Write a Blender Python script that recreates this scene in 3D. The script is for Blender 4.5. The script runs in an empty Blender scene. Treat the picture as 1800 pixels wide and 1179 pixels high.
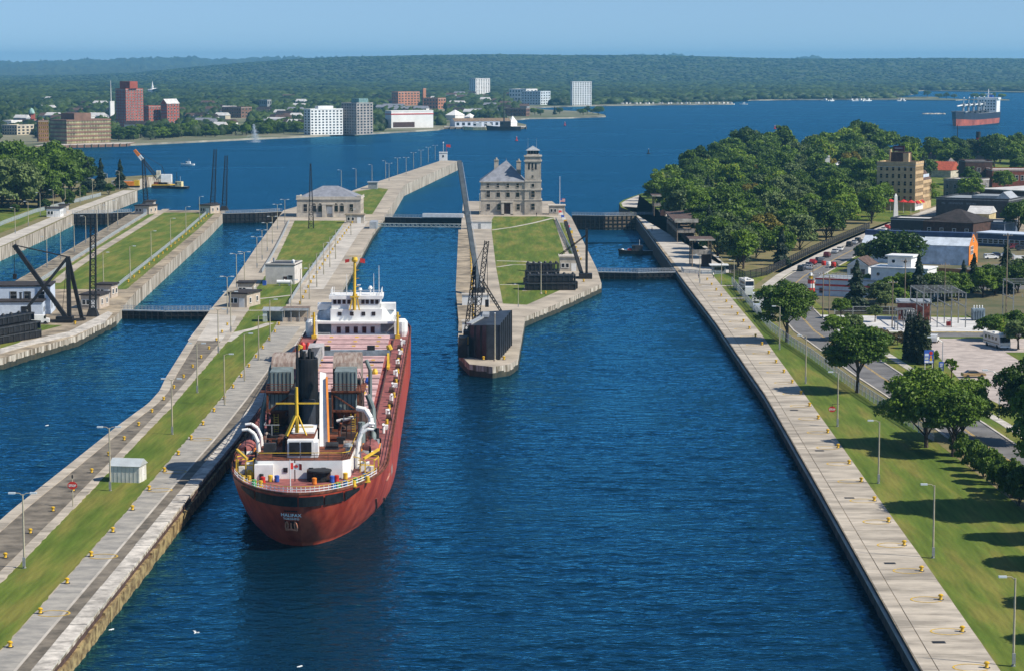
import bpy, bmesh, math, random
import numpy as np
from mathutils import Vector, Matrix
random.seed(7); rng = np.random.default_rng(7)
R = math.radians
sc = bpy.context.scene
COL = sc.collection
# ---------------------------------------------------------------- camera
F = 4100.0                      # focal length in photograph pixels (photo 1800 wide)
CAMZ = 64.5
PITCH = math.atan(479.5 / F)
cam_d = bpy.data.cameras.new('camera'); cam = bpy.data.objects.new('camera', cam_d); COL.objects.link(cam)
cam.location = (0, 0, CAMZ); cam.rotation_euler = (math.pi/2 - PITCH, 0, 0)
cam_d.sensor_width = 36; cam_d.lens = 36 * F / 1800; cam_d.clip_start = 1; cam_d.clip_end = 60000
sc.camera = cam
# ---------------------------------------------------------------- world, sun, exposure
SUN = Vector((0.665, -0.25, 0.70)).normalized()
w = bpy.data.worlds.new('World'); sc.world = w; w.use_nodes = True
nt = w.node_tree; nt.nodes.clear()
sky = nt.nodes.new('ShaderNodeTexSky'); sky.sky_type = 'NISHITA'; sky.sun_disc = False
sky.sun_elevation = math.asin(SUN.z); sky.sun_rotation = math.atan2(SUN.x, SUN.y)
sky.altitude = 200; sky.air_density = 1.0; sky.dust_density = 0.1; sky.ozone_density = 4.0
bg = nt.nodes.new('ShaderNodeBackground'); bg.inputs[1].default_value = 0.10
out = nt.nodes.new('ShaderNodeOutputWorld')
hs = nt.nodes.new('ShaderNodeHueSaturation'); hs.inputs['Saturation'].default_value = 1.05
tcw = nt.nodes.new('ShaderNodeTexCoord'); vm = nt.nodes.new('ShaderNodeVectorMath'); vm.operation = 'ADD'; vm.inputs[1].default_value = (0, 0, .105)
vn = nt.nodes.new('ShaderNodeVectorMath'); vn.operation = 'NORMALIZE'
nt.links.new(tcw.outputs['Generated'], vm.inputs[0]); nt.links.new(vm.outputs[0], vn.inputs[0]); nt.links.new(vn.outputs[0], sky.inputs[0])
nt.links.new(sky.outputs[0], hs.inputs['Color']); nt.links.new(hs.outputs[0], bg.inputs[0]); nt.links.new(bg.outputs[0], out.inputs[0])
sl = bpy.data.lights.new('sun', 'SUN'); so = bpy.data.objects.new('sun', sl); COL.objects.link(so)
sl.energy = 5.0; sl.angle = R(0.5); sl.color = (1.0, 0.93, 0.82)
so.rotation_euler = SUN.to_track_quat('Z', 'Y').to_euler(); so.location = (200, -80, 300)
vs = sc.view_settings; vs.view_transform = 'Standard'; vs.look = 'None'; vs.exposure = 0.35; vs.gamma = 1
vs.use_curve_mapping = False
sc.cycles.volume_bounces = 0; sc.cycles.diffuse_bounces = 2; sc.cycles.max_bounces = 6; sc.cycles.transparent_max_bounces = 8
# ---------------------------------------------------------------- helpers
GZ = 2.4; LZ = -3.2
SP, CP = math.sin(PITCH), math.cos(PITCH)
def G(x, y, z=GZ):
    dv = (589.5 - y) / F
    dz = -SP + dv * CP; dy = CP + dv * SP
    t = (z - CAMZ) / dz
    return ((x - 900) / F * t, dy * t)
def zat(Y, y):
    dv = (589.5 - y) / F
    return CAMZ + (-SP + dv * CP) / (CP + dv * SP) * Y
def xat(Y, x, z=GZ):
    return (x - 900) / F * (Y * CP - (z - CAMZ) * SP)
def lin(h):
    h = h.lstrip('#'); c = [int(h[i:i+2], 16) / 255 for i in (0, 2, 4)]
    return tuple(v / 12.92 if v <= .04045 else ((v + .055) / 1.055) ** 2.4 for v in c)
MATS = {}
def M(name, col, rough=.8, var=.18, scale=.6, bump=0.0, metal=0.0, rnd=0.0, col2=None, emis=None, spec=.4, gen='Object', stretch=None, sharp=.14):
    if name in MATS: return MATS[name]
    if isinstance(col, str): col = lin(col)
    m = bpy.data.materials.new(name); m.use_nodes = True
    n = m.node_tree.nodes; L = m.node_tree.links; b = n['Principled BSDF']
    b.inputs['Roughness'].default_value = rough; b.inputs['Metallic'].default_value = metal
    b.inputs['Specular IOR Level'].default_value = spec
    tc = n.new('ShaderNodeTexCoord'); src = tc.outputs[gen]
    if gen == 'World': pass
    if stretch:
        mp = n.new('ShaderNodeMapping'); mp.inputs['Scale'].default_value = stretch
        L.new(src, mp.inputs[0]); src = mp.outputs[0]
    tx = n.new('ShaderNodeTexNoise'); tx.inputs['Scale'].default_value = scale; tx.inputs['Detail'].default_value = 5
    tx.inputs['Roughness'].default_value = .62
    L.new(src, tx.inputs['Vector'])
    c2 = lin(col2) if isinstance(col2, str) else (col2 or tuple(v * (1 - 2.2 * var) if v * (1 - 2.2 * var) > 0 else 0 for v in col))
    c1 = tuple(min(1, v * (1 + var)) for v in col) if col2 is None else col
    rp = n.new('ShaderNodeValToRGB'); rp.color_ramp.elements[0].position = .5-sharp; rp.color_ramp.elements[1].position = .5+sharp
    rp.color_ramp.elements[0].color = (*c2, 1); rp.color_ramp.elements[1].color = (*c1, 1)
    L.new(tx.outputs[0], rp.inputs[0]); cs = rp.outputs[0]
    if rnd:
        oi = n.new('ShaderNodeObjectInfo'); mr = n.new('ShaderNodeMapRange')
        mr.inputs[3].default_value = 1 - rnd; mr.inputs[4].default_value = 1 + rnd
        L.new(oi.outputs['Random'], mr.inputs[0])
        mx = n.new('ShaderNodeMix'); mx.data_type = 'RGBA'; mx.blend_type = 'MULTIPLY'; mx.inputs[0].default_value = 1
        L.new(cs, mx.inputs[6]); L.new(mr.outputs[0], mx.inputs[7]); cs = mx.outputs[2]
    L.new(cs, b.inputs['Base Color'])
    if bump:
        bn = n.new('ShaderNodeBump'); bn.inputs['Strength'].default_value = bump; bn.inputs['Distance'].default_value = .1
        t2 = n.new('ShaderNodeTexNoise'); t2.inputs['Scale'].default_value = scale * 6; t2.inputs['Detail'].default_value = 4
        L.new(src, t2.inputs['Vector']); L.new(t2.outputs[0], bn.inputs['Height']); L.new(bn.outputs[0], b.inputs['Normal'])
    MATS[name] = m; return m
class MB:
    def __init__(s): s.v = []; s.f = []; s.m = []
    def add(s, vs, fs, mi=0):
        o = len(s.v); s.v += [tuple(p) for p in vs]; s.f += [tuple(i + o for i in f) for f in fs]; s.m += [mi] * len(fs); return s
    def box(s, x0, x1, y0, y1, z0, z1, mi=0):
        return s.add([(x0,y0,z0),(x1,y0,z0),(x1,y1,z0),(x0,y1,z0),(x0,y0,z1),(x1,y0,z1),(x1,y1,z1),(x0,y1,z1)],
                     [(0,3,2,1),(4,5,6,7),(0,1,5,4),(1,2,6,5),(2,3,7,6),(3,0,4,7)], mi)
    def cbox(s, c, d, mi=0, rz=0.0):
        x, y, z = c; a, b, h = d[0]/2, d[1]/2, d[2]/2; cs, sn = math.cos(rz), math.sin(rz)
        vs = []
        for zz in (-h, h):
            for (px, py) in ((-a,-b),(a,-b),(a,b),(-a,b)): vs.append((x+px*cs-py*sn, y+px*sn+py*cs, z+zz))
        return s.add(vs, [(0,3,2,1),(4,5,6,7),(0,1,5,4),(1,2,6,5),(2,3,7,6),(3,0,4,7)], mi)
    def tube(s, p0, p1, r0, r1=None, n=8, mi=0, cap=True):
        p0, p1 = Vector(p0), Vector(p1); r1 = r0 if r1 is None else r1
        d = (p1 - p0)
        if d.length < 1e-6: return s
        d.normalize(); a = d.orthogonal().normalized(); b = d.cross(a)
        ra = [p0 + (a*math.cos(2*math.pi*i/n) + b*math.sin(2*math.pi*i/n))*r0 for i in range(n)]
        rb = [p1 + (a*math.cos(2*math.pi*i/n) + b*math.sin(2*math.pi*i/n))*r1 for i in range(n)]
        fs = [(i, (i+1)%n, n+(i+1)%n, n+i) for i in range(n)]
        if cap: fs += [tuple(range(n-1,-1,-1)), tuple(range(n, 2*n))]
        return s.add(ra + rb, fs, mi)
    def bar(s, p0, p1, w=.2, h=None, mi=0):
        p0, p1 = Vector(p0), Vector(p1); h = h or w; d = (p1-p0)
        if d.length < 1e-6: return s
        d.normalize(); up = Vector((0,0,1)) if abs(d.z) < .95 else Vector((0,1,0))
        a = d.cross(up).normalized() * w/2; b = a.cross(d).normalized() * h/2
        vs = [p0-a-b, p0+a-b, p0+a+b, p0-a+b, p1-a-b, p1+a-b, p1+a+b, p1-a+b]
        return s.add(vs, [(0,3,2,1),(4,5,6,7),(0,1,5,4),(1,2,6,5),(2,3,7,6),(3,0,4,7)], mi)
    def path(s, pts, r, n=7, mi=0, r1=None):
        k = len(pts) - 1
        for i in range(k):
            ra = r if r1 is None else r + (r1-r)*i/k; rb = r if r1 is None else r + (r1-r)*(i+1)/k
            s.tube(pts[i], pts[i+1], ra, rb, n, mi)
        return s
    def prism(s, poly, z0, z1, mi=0, mtop=None, bottom=False):
        a = sum(poly[i][0]*poly[(i+1)%len(poly)][1] - poly[(i+1)%len(poly)][0]*poly[i][1] for i in range(len(poly)))
        if a < 0: poly = poly[::-1]
        n = len(poly)
        vs = [(p[0],p[1],z0) for p in poly] + [(p[0],p[1],z1) for p in poly]
        s.add(vs, [(i,(i+1)%n,n+(i+1)%n,n+i) for i in range(n)], mi)
        o = len(s.v) - 2*n
        s.f.append(tuple(range(o+n, o+2*n))); s.m.append(mi if mtop is None else mtop)
        if bottom: s.f.append(tuple(range(o+n-1, o-1, -1))); s.m.append(mi)
        return s
    def sheet(s, poly, z, mi=0):
        a = sum(poly[i][0]*poly[(i+1)%len(poly)][1] - poly[(i+1)%len(poly)][0]*poly[i][1] for i in range(len(poly)))
        if a < 0: poly = poly[::-1]
        return s.add([(p[0],p[1],z) for p in poly], [tuple(range(len(poly)))], mi)
    def lathe(s, c, prof, n=12, mi=0):
        x, y, z = c; k = len(prof); vs = []
        for (r, h) in prof:
            for i in range(n): vs.append((x+r*math.cos(2*math.pi*i/n), y+r*math.sin(2*math.pi*i/n), z+h))
        fs = [(j*n+i, j*n+(i+1)%n, (j+1)*n+(i+1)%n, (j+1)*n+i) for j in range(k-1) for i in range(n)]
        fs += [tuple(range(n-1,-1,-1)), tuple(range((k-1)*n, k*n))]
        return s.add(vs, fs, mi)
    def mesh(s, name, mats):
        me = bpy.data.meshes.new(name); me.from_pydata(s.v, [], s.f)
        for m in (mats if isinstance(mats, (list, tuple)) else [mats]): me.materials.append(m)
        if any(s.m): me.polygons.foreach_set('material_index', s.m)
        me.update(); return me
    def build(s, name, mats, parent=None, smooth=False):
        me = s.mesh(name, mats)
        if smooth: me.polygons.foreach_set('use_smooth', [True]*len(me.polygons))
        return inst(name, me, parent)
def inst(name, me, parent=None, loc=None, rz=None, scale=None):
    o = bpy.data.objects.new(name, me); COL.objects.link(o)
    if parent is not None: o.parent = parent
    if loc is not None: o.location = loc
    if rz is not None: o.rotation_euler = (0, 0, rz)
    if scale is not None: o.scale = scale if isinstance(scale, (tuple, list)) else (scale,)*3
    return o
def tag(o, label, cat, group=None):
    o['label'] = label; o['category'] = cat
    if group: o['group'] = group
    return o
def thing(name, label, cat, loc=(0,0,0), rz=0.0, group=None, scale=None):
    o = inst(name, None, None, loc, rz, scale); o.empty_display_size = .5
    return tag(o, label, cat, group)
def struct(o, kind='structure'):
    o['kind'] = kind; return o
def nth(i):
    i += 1
    w = ['first','second','third','fourth','fifth','sixth','seventh','eighth','ninth','tenth']
    if i <= 10: return w[i-1]
    return str(i) + ('th' if 10 < i % 100 < 14 else {1:'st',2:'nd',3:'rd'}.get(i % 10, 'th'))
def copy_tree(o, parent=None, loc=None, rz=None, label=None, group=None, scale=None):
    c = o.copy(); COL.objects.link(c); c.parent = parent
    if loc is not None: c.location = loc
    if rz is not None: c.rotation_euler = (0, 0, rz)
    if scale is not None: c.scale = scale if isinstance(scale, (tuple, list)) else (scale,)*3
    if label: c['label'] = label
    if group: c['group'] = group
    for ch in KIDS.get(o, None) or [k for k in o.children]:
        copy_tree(ch, c)
    return c
KIDS = {}
def interp(tab, y):
    return float(np.interp(y, [t[0] for t in tab], [t[1] for t in tab]))
# ---------------------------------------------------------------- materials
CONC = M('concrete', (.39,.335,.26), .9, .16, .12, .15)
CONC_OLD = M('old_concrete', (.32,.26,.18), .95, .26, .18, .2)
CONC_GR = M('grey_apron_concrete', (.36,.335,.29), .95, .25, .5, .2, stretch=(.7,1.1,1), col2=(.22,.21,.19))
CONC_LT = M('pale_concrete', (.47,.43,.37), .9, .12, .2, .1)
SLAB = M('slab_concrete', (.41,.36,.29), .9, .17, .3, .15, rnd=.09, stretch=(.5,1.3,1))
COPE = M('coping_concrete', (.50,.46,.40), .9, .2, .6, .25, rnd=.1)
ASPH = M('pier_asphalt', (.175,.15,.115), .95, .22, .35, .2)
ROADM = M('road_asphalt', (.15,.145,.14), .9, .15, .2, .1)
WALLS = M('lock_wall_concrete', (.52,.46,.38), .95, .5, .75, .4, stretch=(1.0,1.0,.12), col2=(.13,.10,.065), sharp=.09)
WALLD = M('quay_wall_shaded', (.06,.05,.04), .95, .3, .4, .3)  # wall colour darkened for the side turned away from the sun
TIMBER = M('fender_timber', (.34,.25,.11), .9, .3, .9, .4, stretch=(1,.6,1), col2=(.12,.075,.03), sharp=.1)
EARTH = M('dry_verge', (.21,.165,.075), 1, .25, .3, .2, col2=(.12,.12,.04))
GRAVEL = M('gravel_lot', (.42,.36,.32), 1, .12, .35, .25)
WHITE = M('white_paint', (.72,.72,.70), .55, .06, .7)
YEL = M('yellow_paint', (.65,.40,.02), .5, .1, 2)
YLINE = M('yellow_line_paint', (.55,.36,.08), .8, .25, 1.5)
RUST = M('rust_brown', (.16,.045,.018), .8, .3, 1.2, .1)
BLACK = M('black_steel', (.012,.012,.013), .6, .3, 1)
DKGREY = M('dark_grey_steel', (.035,.037,.04), .6, .25, .8)
GREY = M('grey_paint', (.27,.29,.30), .6, .12, .8)
GALV = M('galvanised_steel', (.42,.44,.45), .5, .12, 1, metal=.3)
GLASS = M('window_glass', (.012,.015,.02), .08, .3, .4, spec=.6)
BEIGE = M('beige_brick', (.44,.37,.30), .9, .10, .8, .1)
STONE = M('grey_limestone', (.42,.375,.31), .9, .13, .5, .15)
STONE_D = M('limestone_trim', (.50,.45,.38), .9, .10, .6)
SLATE = M('slate_roof', (.22,.23,.26), .75, .12, .6, .1)
DKROOF = M('dark_roof', (.035,.028,.026), .9, .25, .7, .1)
BRNROOF = M('brown_shingle_roof', (.11,.07,.055), .9, .2, .8, .1)
TARROOF = M('pale_flat_roof', (.55,.54,.52), .9, .1, .3)
REDBR = M('red_brick', (.22,.065,.04), .9, .18, .8, .1)
DKBR = M('dark_brown_brick_and_shade', (.075,.04,.03), .9, .2, .8, .1)
ORANGE = M('orange_paint', (.72,.22,.02), .6, .1, .6)
REDP = M('red_paint', (.50,.03,.02), .5, .1, 1)
BLUEP = M('blue_paint', (.03,.10,.42), .5, .1, 1)
PBLUE = M('pale_blue_siding_and_shade', (.50,.57,.66), .7, .06, .8)
WOOD = M('weathered_wood', (.22,.17,.12), .9, .25, 1, stretch=(1,1,.2))
BARK = M('bark', (.075,.055,.04), .95, .3, 2, .3)
def grass_mat():
    m = bpy.data.materials.new('lawn_grass'); m.use_nodes = True
    n = m.node_tree.nodes; L = m.node_tree.links; b = n['Principled BSDF']
    b.inputs['Roughness'].default_value = 1; b.inputs['Specular IOR Level'].default_value = .15
    g = n.new('ShaderNodeNewGeometry')
    def noise(s, d=4, st=None):
        t = n.new('ShaderNodeTexNoise'); t.inputs['Scale'].default_value = s; t.inputs['Detail'].default_value = d
        if st:
            mp = n.new('ShaderNodeMapping'); mp.inputs['Scale'].default_value = st; L.new(g.outputs['Position'], mp.inputs[0]); L.new(mp.outputs[0], t.inputs['Vector'])
        else: L.new(g.outputs['Position'], t.inputs['Vector'])
        return t
    a = noise(.3, 7, (1, .16, 1)); r = n.new('ShaderNodeValToRGB'); e = r.color_ramp.elements
    e[0].position = .38; e[0].color = (.080,.125,.017,1); e[1].position = .64; e[1].color = (.170,.168,.036,1)
    x = e.new(.5); x.color = (.112,.150,.024,1)
    L.new(a.outputs[0], r.inputs[0])
    bz = noise(1.4, 5, (1.0, .08, 1)); mr = n.new('ShaderNodeMapRange'); mr.inputs[1].default_value = .3; mr.inputs[2].default_value = .7; mr.inputs[3].default_value = .78; mr.inputs[4].default_value = 1.15
    L.new(bz.outputs[0], mr.inputs[0])
    mx = n.new('ShaderNodeMix'); mx.data_type = 'RGBA'; mx.blend_type = 'MULTIPLY'; mx.inputs[0].default_value = 1
    L.new(r.outputs[0], mx.inputs[6]); L.new(mr.outputs[0], mx.inputs[7]); L.new(mx.outputs[2], b.inputs['Base Color'])
    wv = n.new('ShaderNodeTexWave'); wv.inputs['Scale'].default_value = .42; wv.inputs['Distortion'].default_value = 6; wv.inputs['Detail'].default_value = 3
    mpw = n.new('ShaderNodeMapping'); mpw.inputs['Rotation'].default_value = (0,0,.06); L.new(g.outputs['Position'], mpw.inputs[0]); L.new(mpw.outputs[0], wv.inputs['Vector'])
    mrw = n.new('ShaderNodeMapRange'); mrw.inputs[3].default_value = .95; mrw.inputs[4].default_value = 1.04; L.new(wv.outputs['Fac'], mrw.inputs[0])
    mx2 = n.new('ShaderNodeMix'); mx2.data_type = 'RGBA'; mx2.blend_type = 'MULTIPLY'; mx2.inputs[0].default_value = 1
    L.new(mx.outputs[2], mx2.inputs[6]); L.new(mrw.outputs[0], mx2.inputs[7]); L.new(mx2.outputs[2], b.inputs['Base Color'])
    f = noise(6, 3); bn = n.new('ShaderNodeBump'); bn.inputs['Strength'].default_value = .6; bn.inputs['Distance'].default_value = .08
    L.new(f.outputs[0], bn.inputs['Height']); L.new(bn.outputs[0], b.inputs['Normal'])
    return m
GRASS = grass_mat()
def water_mat(name, base, rough, amp, tint):
    m = bpy.data.materials.new(name); m.use_nodes = True
    n = m.node_tree.nodes; L = m.node_tree.links; b = n['Principled BSDF']
    pass
    g = n.new('ShaderNodeNewGeometry')
    def noise(s, st, d=3):
        mp = n.new('ShaderNodeMapping'); mp.inputs['Scale'].default_value = st; mp.inputs['Rotation'].default_value = (0,0,.12)
        L.new(g.outputs['Position'], mp.inputs[0])
        t = n.new('ShaderNodeTexNoise'); t.inputs['Scale'].default_value = s; t.inputs['Detail'].default_value = d
        L.new(mp.outputs[0], t.inputs['Vector']); return t
    big = noise(.012, (.5, 1.6, 1), 4)
    r = n.new('ShaderNodeMapRange'); r.inputs[1].default_value = .35; r.inputs[2].default_value = .65
    r.inputs[3].default_value = rough * .7; r.inputs[4].default_value = rough * 1.4
    L.new(big.outputs[0], r.inputs[0]); pass
    cr = n.new('ShaderNodeValToRGB'); cr.color_ramp.elements[0].position = .3; cr.color_ramp.elements[1].position = .7
    cr.color_ramp.elements[0].color = (*[v*.82 for v in base], 1); cr.color_ramp.elements[1].color = (*[v*1.2 for v in base], 1)
    L.new(big.outputs[0], cr.inputs[0])
    w1 = noise(.55, (.55, 1, 1), 3); w2 = noise(1.9, (.6, 1, 1), 3); w3 = noise(.16, (.5, 1, 1), 2)
    ad = n.new('ShaderNodeMath'); ad.operation = 'MULTIPLY_ADD'; ad.inputs[1].default_value = .34
    L.new(w2.outputs[0], ad.inputs[0]); L.new(w1.outputs[0], ad.inputs[2])
    ad2 = n.new('ShaderNodeMath'); ad2.operation = 'MULTIPLY_ADD'; ad2.inputs[1].default_value = .9
    L.new(w3.outputs[0], ad2.inputs[0]); L.new(ad.outputs[0], ad2.inputs[2])
    bn = n.new('ShaderNodeBump'); bn.inputs['Strength'].default_value = 1; bn.inputs['Distance'].default_value = amp
    L.new(ad2.outputs[0], bn.inputs['Height'])
    o = n['Material Output']; n.remove(b)
    df = n.new('ShaderNodeBsdfDiffuse'); L.new(cr.outputs[0], df.inputs[0])
    gl = n.new('ShaderNodeBsdfGlossy'); gl.inputs['Color'].default_value = (*tint, 1); L.new(r.outputs[0], gl.inputs['Roughness']); L.new(bn.outputs[0], gl.inputs['Normal'])
    fr = n.new('ShaderNodeFresnel'); fr.inputs['IOR'].default_value = 1.33; L.new(bn.outputs[0], fr.inputs['Normal'])
    mx = n.new('ShaderNodeMixShader'); L.new(fr.outputs[0], mx.inputs[0]); L.new(df.outputs[0], mx.inputs[1]); L.new(gl.outputs[0], mx.inputs[2]); L.new(mx.outputs[0], o.inputs[0])
    return m
WATER = water_mat('canal_water', (.0016,.0135,.026), .06, .4, (.22,.72,.98))
RIVER = water_mat('river_water', (.002,.025,.060), .2, 1.6, (.22,.74,1.0))
# ================================================================ SETTING: water, piers, quays
def rect(x0, x1, y0, y1): return [(x0,y0),(x1,y0),(x1,y1),(x0,y1)]
mb = MB()
# rippled water surface in real relief where it can be seen close to
def waves(x0, x1, ya, yb, zl=0.0, name='water'):
    ys_ = [ya]
    while ys_[-1] < yb: ys_.append(ys_[-1] + .34*(ys_[-1]/230)**1.15)
    ys_[-1] = yb; Yv = np.array(ys_); Xv = np.linspace(x0, x1, int((x1-x0)/.62))
    Xg, Yg = np.meshgrid(Xv, Yv); Z = np.zeros_like(Xg); wr = np.random.default_rng(5)
    for lam, amp, k in ((1.2,.024,14),(2.1,.042,14),(3.8,.068,10),(7.0,.065,6),(17,.04,4)):
        for _ in range(k):
            th = math.pi/2 + wr.normal()*.62; l = lam*wr.uniform(.75,1.3); kk = 2*math.pi/l
            Z += amp/math.sqrt(k)*np.sin(kk*(Xg*math.cos(th)+Yg*math.sin(th)) + wr.uniform(0,6.28))
    gust = .60+.30*np.sin(Xg*.045+Yg*.021+1.2)*np.sin(Yg*.033-Xg*.018) + .22*np.sin(Xg*.13+Yg*.05+2*np.sin(Yg*.06))*np.sin(Yg*.11-Xg*.07+1.7*np.sin(Xg*.09)) + .12*np.sin(Xg*.31+Yg*.17); gust = np.clip(gust, .18, 1.15)
    r_ = np.hypot(Xg+32, (Yg-283)*.7); gust *= 1-.5*np.exp(-(r_/13)**2); Z += .035*np.exp(-(r_/12)**2)*np.sin(r_*1.1)
    for (cx_, cy_, sx_, sy_) in ((-15,437,10,4.5),(-13,484,10,5),(-18,395,6,3.5),(10,330,16,4),(20,470,14,6),(-5,262,14,3.5)): gust *= 1-.62*np.exp(-((Xg-cx_)/sx_)**2-((Yg-cy_)/sy_)**2)
    Z *= gust
    ny, nx = Z.shape; V = np.stack([Xg, Yg, Z+zl], -1).reshape(-1,3); i = np.arange(ny*nx).reshape(ny, nx)
    Fq = np.stack([i[:-1,:-1], i[:-1,1:], i[1:,1:], i[1:,:-1]], -1).reshape(-1,4); k = len(Fq)
    me = bpy.data.meshes.new('water'); me.vertices.add(len(V)); me.vertices.foreach_set('co', V.reshape(-1)); me.loops.add(4*k); me.loops.foreach_set('vertex_index', Fq.reshape(-1).astype(np.int32))
    me.polygons.add(k); me.polygons.foreach_set('loop_start', np.arange(0,4*k,4,dtype=np.int32)); me.update(calc_edges=True); me.polygons.foreach_set('use_smooth', [True]*k); me.materials.append(WATER)
    return struct(inst(name, me))
waves(-112, 53, 205, 588); waves(-75.2, 53, 588, 697); waves(-75.2, -9, 697, 940); waves(-130, -75.2, 588.2, 968, -1.5, 'lock_water'); waves(-190, -131, 588.2, 968, -2.2, 'lock_water'); waves(18, 53, 697.2, 950, -3.4, 'lock_water')
mb.sheet(rect(-900, 900, -400, 205), 0).sheet(rect(-900, -112, 205, 588), 0)
struct(mb.build('water', WATER))
struct(MB().sheet(rect(-16000, 16000, 880, 16000), LZ).build('river', RIVER))
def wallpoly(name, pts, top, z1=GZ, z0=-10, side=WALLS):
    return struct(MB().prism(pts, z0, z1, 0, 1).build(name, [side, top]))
P1_R = [(230,-47.4),(331,-46.4),(382,-45.6),(430,-45.6),(643,-47),(850,-51),(948,-51.6),(1188,-55)]
P1_L = [(230,-70.4),(322,-70),(358,-69),(397,-68),(424,-66.8),(440,-67.2),(459,-68.8),(519,-72.6),(586,-76.3),(639,-78.4),(794,-87),(985,-96.6)]
p1poly = [(x,y) for y,x in P1_R] + [(-34,1478),(-44.5,1495),(-70,1228),(-78.7,1125),(-92,1020)] + [(x,y) for y,x in P1_L[::-1]]
p1 = wallpoly('centre_pier', p1poly, CONC)
P2_L = [(498,-11.4),(519,-12.1),(640,-14.4),(865,-19),(1050,-22)]
p2poly = [(-11.4,498),(-8.8,480),(-4,476),(-.5,480),(1.2,489),(3.2,570),(12.4,604),(25.3,656),(25.7,702),(25,800),(24,940),(22.8,968),(18,1050),(-22,1050),(-19,865),(-14.4,640),(-12.1,519)]
p2 = wallpoly('lock_island_pier', p2poly, CONC)
P3_R = [(571,-97.6),(592,-99.4),(631,-102.4),(743,-107.9),(879,-114.6),(967,-119.8)]
P3_L = [(560,-136),(652,-141.5),(712,-144.4),(850,-152),(985,-159)]
p3poly = [(-185,440),(-140,455),(-118,478),(-107.8,491),(-104.9,506),(-99.6,530)] + [(x,y) for y,x in P3_R] + [(-121,985)] + [(x,y) for y,x in P3_L[::-1]] + [(-136,540),(-185,540)]
p3 = wallpoly('north_lock_pier', p3poly, CONC_OLD)
p4poly = [(-168,540),(-170,650),(-173,790),(-176.8,888),(-181,967),(-183,1140),(-199,1185),(-199,1272),(-189,1285),(-189,1300),(-205,1290),(-230,1240),(-290,1200),(-520,1190),(-520,540)]
p4 = wallpoly('north_bank', p4poly, EARTH)
R_E = [(150,40.4),(238,42.2),(335,45),(433,47.6),(491,48.2),(556,48.9),(664,49.1),(691,49.3),(737,49.7),(941,50.6)]
R_W = [(150,47.5),(238,50.4),(290,51.8),(335,52.8),(383,54),(444,55.4),(500,56.6),(533,57.5),(611,58.2),(680,59)]
ripoly = [(x,y) for y,x in R_E] + [(49.5,985),(47,1005),(47.5,1035),(50.5,1059),(60,1105),(80,1180),(118,1320),(165,1470),(260,1500),(900,1540),(900,150)]
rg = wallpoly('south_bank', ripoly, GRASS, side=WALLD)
def strip(tabL, tabR, ys, z, name, mat, parent=None):
    poly = [(interp(tabL, y) if isinstance(tabL, list) else tabL(y), y) for y in ys] + [(interp(tabR, y) if isinstance(tabR, list) else tabR(y), y) for y in ys[::-1]]
    if name == 'lawn':       # ragged turf edges
        yy = np.arange(ys[0], ys[-1], 1.6); fl = lambda t, y: interp(t, y) if isinstance(t, list) else t(y); jr = np.random.default_rng(3)
        poly = [(fl(tabL, y)+jr.uniform(-.16,.12), y) for y in yy] + [(fl(tabR, y)+jr.uniform(-.12,.16), y) for y in yy[::-1]]
    o = MB().sheet(poly, z).build(name, mat, parent)
    return o
# dark wet algae band along the upper-pool walls
ALG = M('wet_algae_wall', (.055,.05,.03), .7, .5, .8, .3, col2=(.02,.022,.014), stretch=(1,1,.4))
def wet_band(pts, top=1.0):
    jr = random.Random(2); m = MB()
    for (xa, ya), (xb, yb) in zip(pts[:-1], pts[1:]):
        L = math.hypot(xb-xa, yb-ya); k = max(1, int(L/1.5)); nx, ny = (yb-ya)/L*.05, -(xb-xa)/L*.05
        for i in range(k):
            a, b = i/k, (i+1)/k; z1 = top+jr.uniform(-.22,.16); p = (xa+(xb-xa)*a, ya+(yb-ya)*a); q = (xa+(xb-xa)*b, ya+(yb-ya)*b)
            m.prism([(p[0]+nx,p[1]+ny),(q[0]+nx,q[1]+ny),(q[0]-nx,q[1]-ny),(p[0]-nx,p[1]-ny)], -.6, z1)
    return struct(m.build('wet_wall_band', ALG))
wet_band([(-19,865),(-14.4,640),(-12.1,519),(-11.4,498),(-8.8,480),(-4,476),(-.5,480),(1.2,489),(3.2,570),(12.4,604),(25.3,656),(25.7,694)], 1.15)
wet_band([(-140,455),(-118,478),(-107.8,491),(-104.9,506),(-99.6,530),(-97.6,571),(-99.2,586)], 1.1)
wet_band([(x,y) for y,x in P1_L if y < 590], .9); wet_band([(-51.6,944),(-51,850),(-47,643),(-45.6,470)], 1.1)
# ---- south quay: paved apron of separate slabs with recessed joints
base = strip(R_E, R_W, list(range(150, 961, 15)), GZ+.006, 'quay_apron', CONC_OLD); struct(base)
y = 205.0; i = 0
while y < 690:
    L = 6.2 if i % 3 else 5.6
    for (ta, tb) in ((0.012, .215), (.222, .995)):
        q = []
        for yy in (y+.06, y+L-.06):
            a, b_ = interp(R_E, yy), interp(R_W, yy) if yy < 680 else 59
            q.append((a+(b_-a)*ta+.03, yy)); q.append((a+(b_-a)*tb-.03, yy))
        dz = rng.uniform(.012, .03)
        MB().prism([q[0],q[1],q[3],q[2]], GZ+.008, GZ+.03+dz, 0).build('pavement_slab', SLAB, base)
    y += L; i += 1
# quay edge kerb: pale timber-capped lip along the water
mb = MB()
for k in range(len(R_E)-1):
    (ya, xa), (yb, xb) = R_E[k], R_E[k+1]
    mb.bar((xa-.16, ya, GZ-.55), (xb-.16, yb, GZ-.55), .3, .22)
struct(mb.build('quay_rubbing_strip', CONC_LT))
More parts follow.
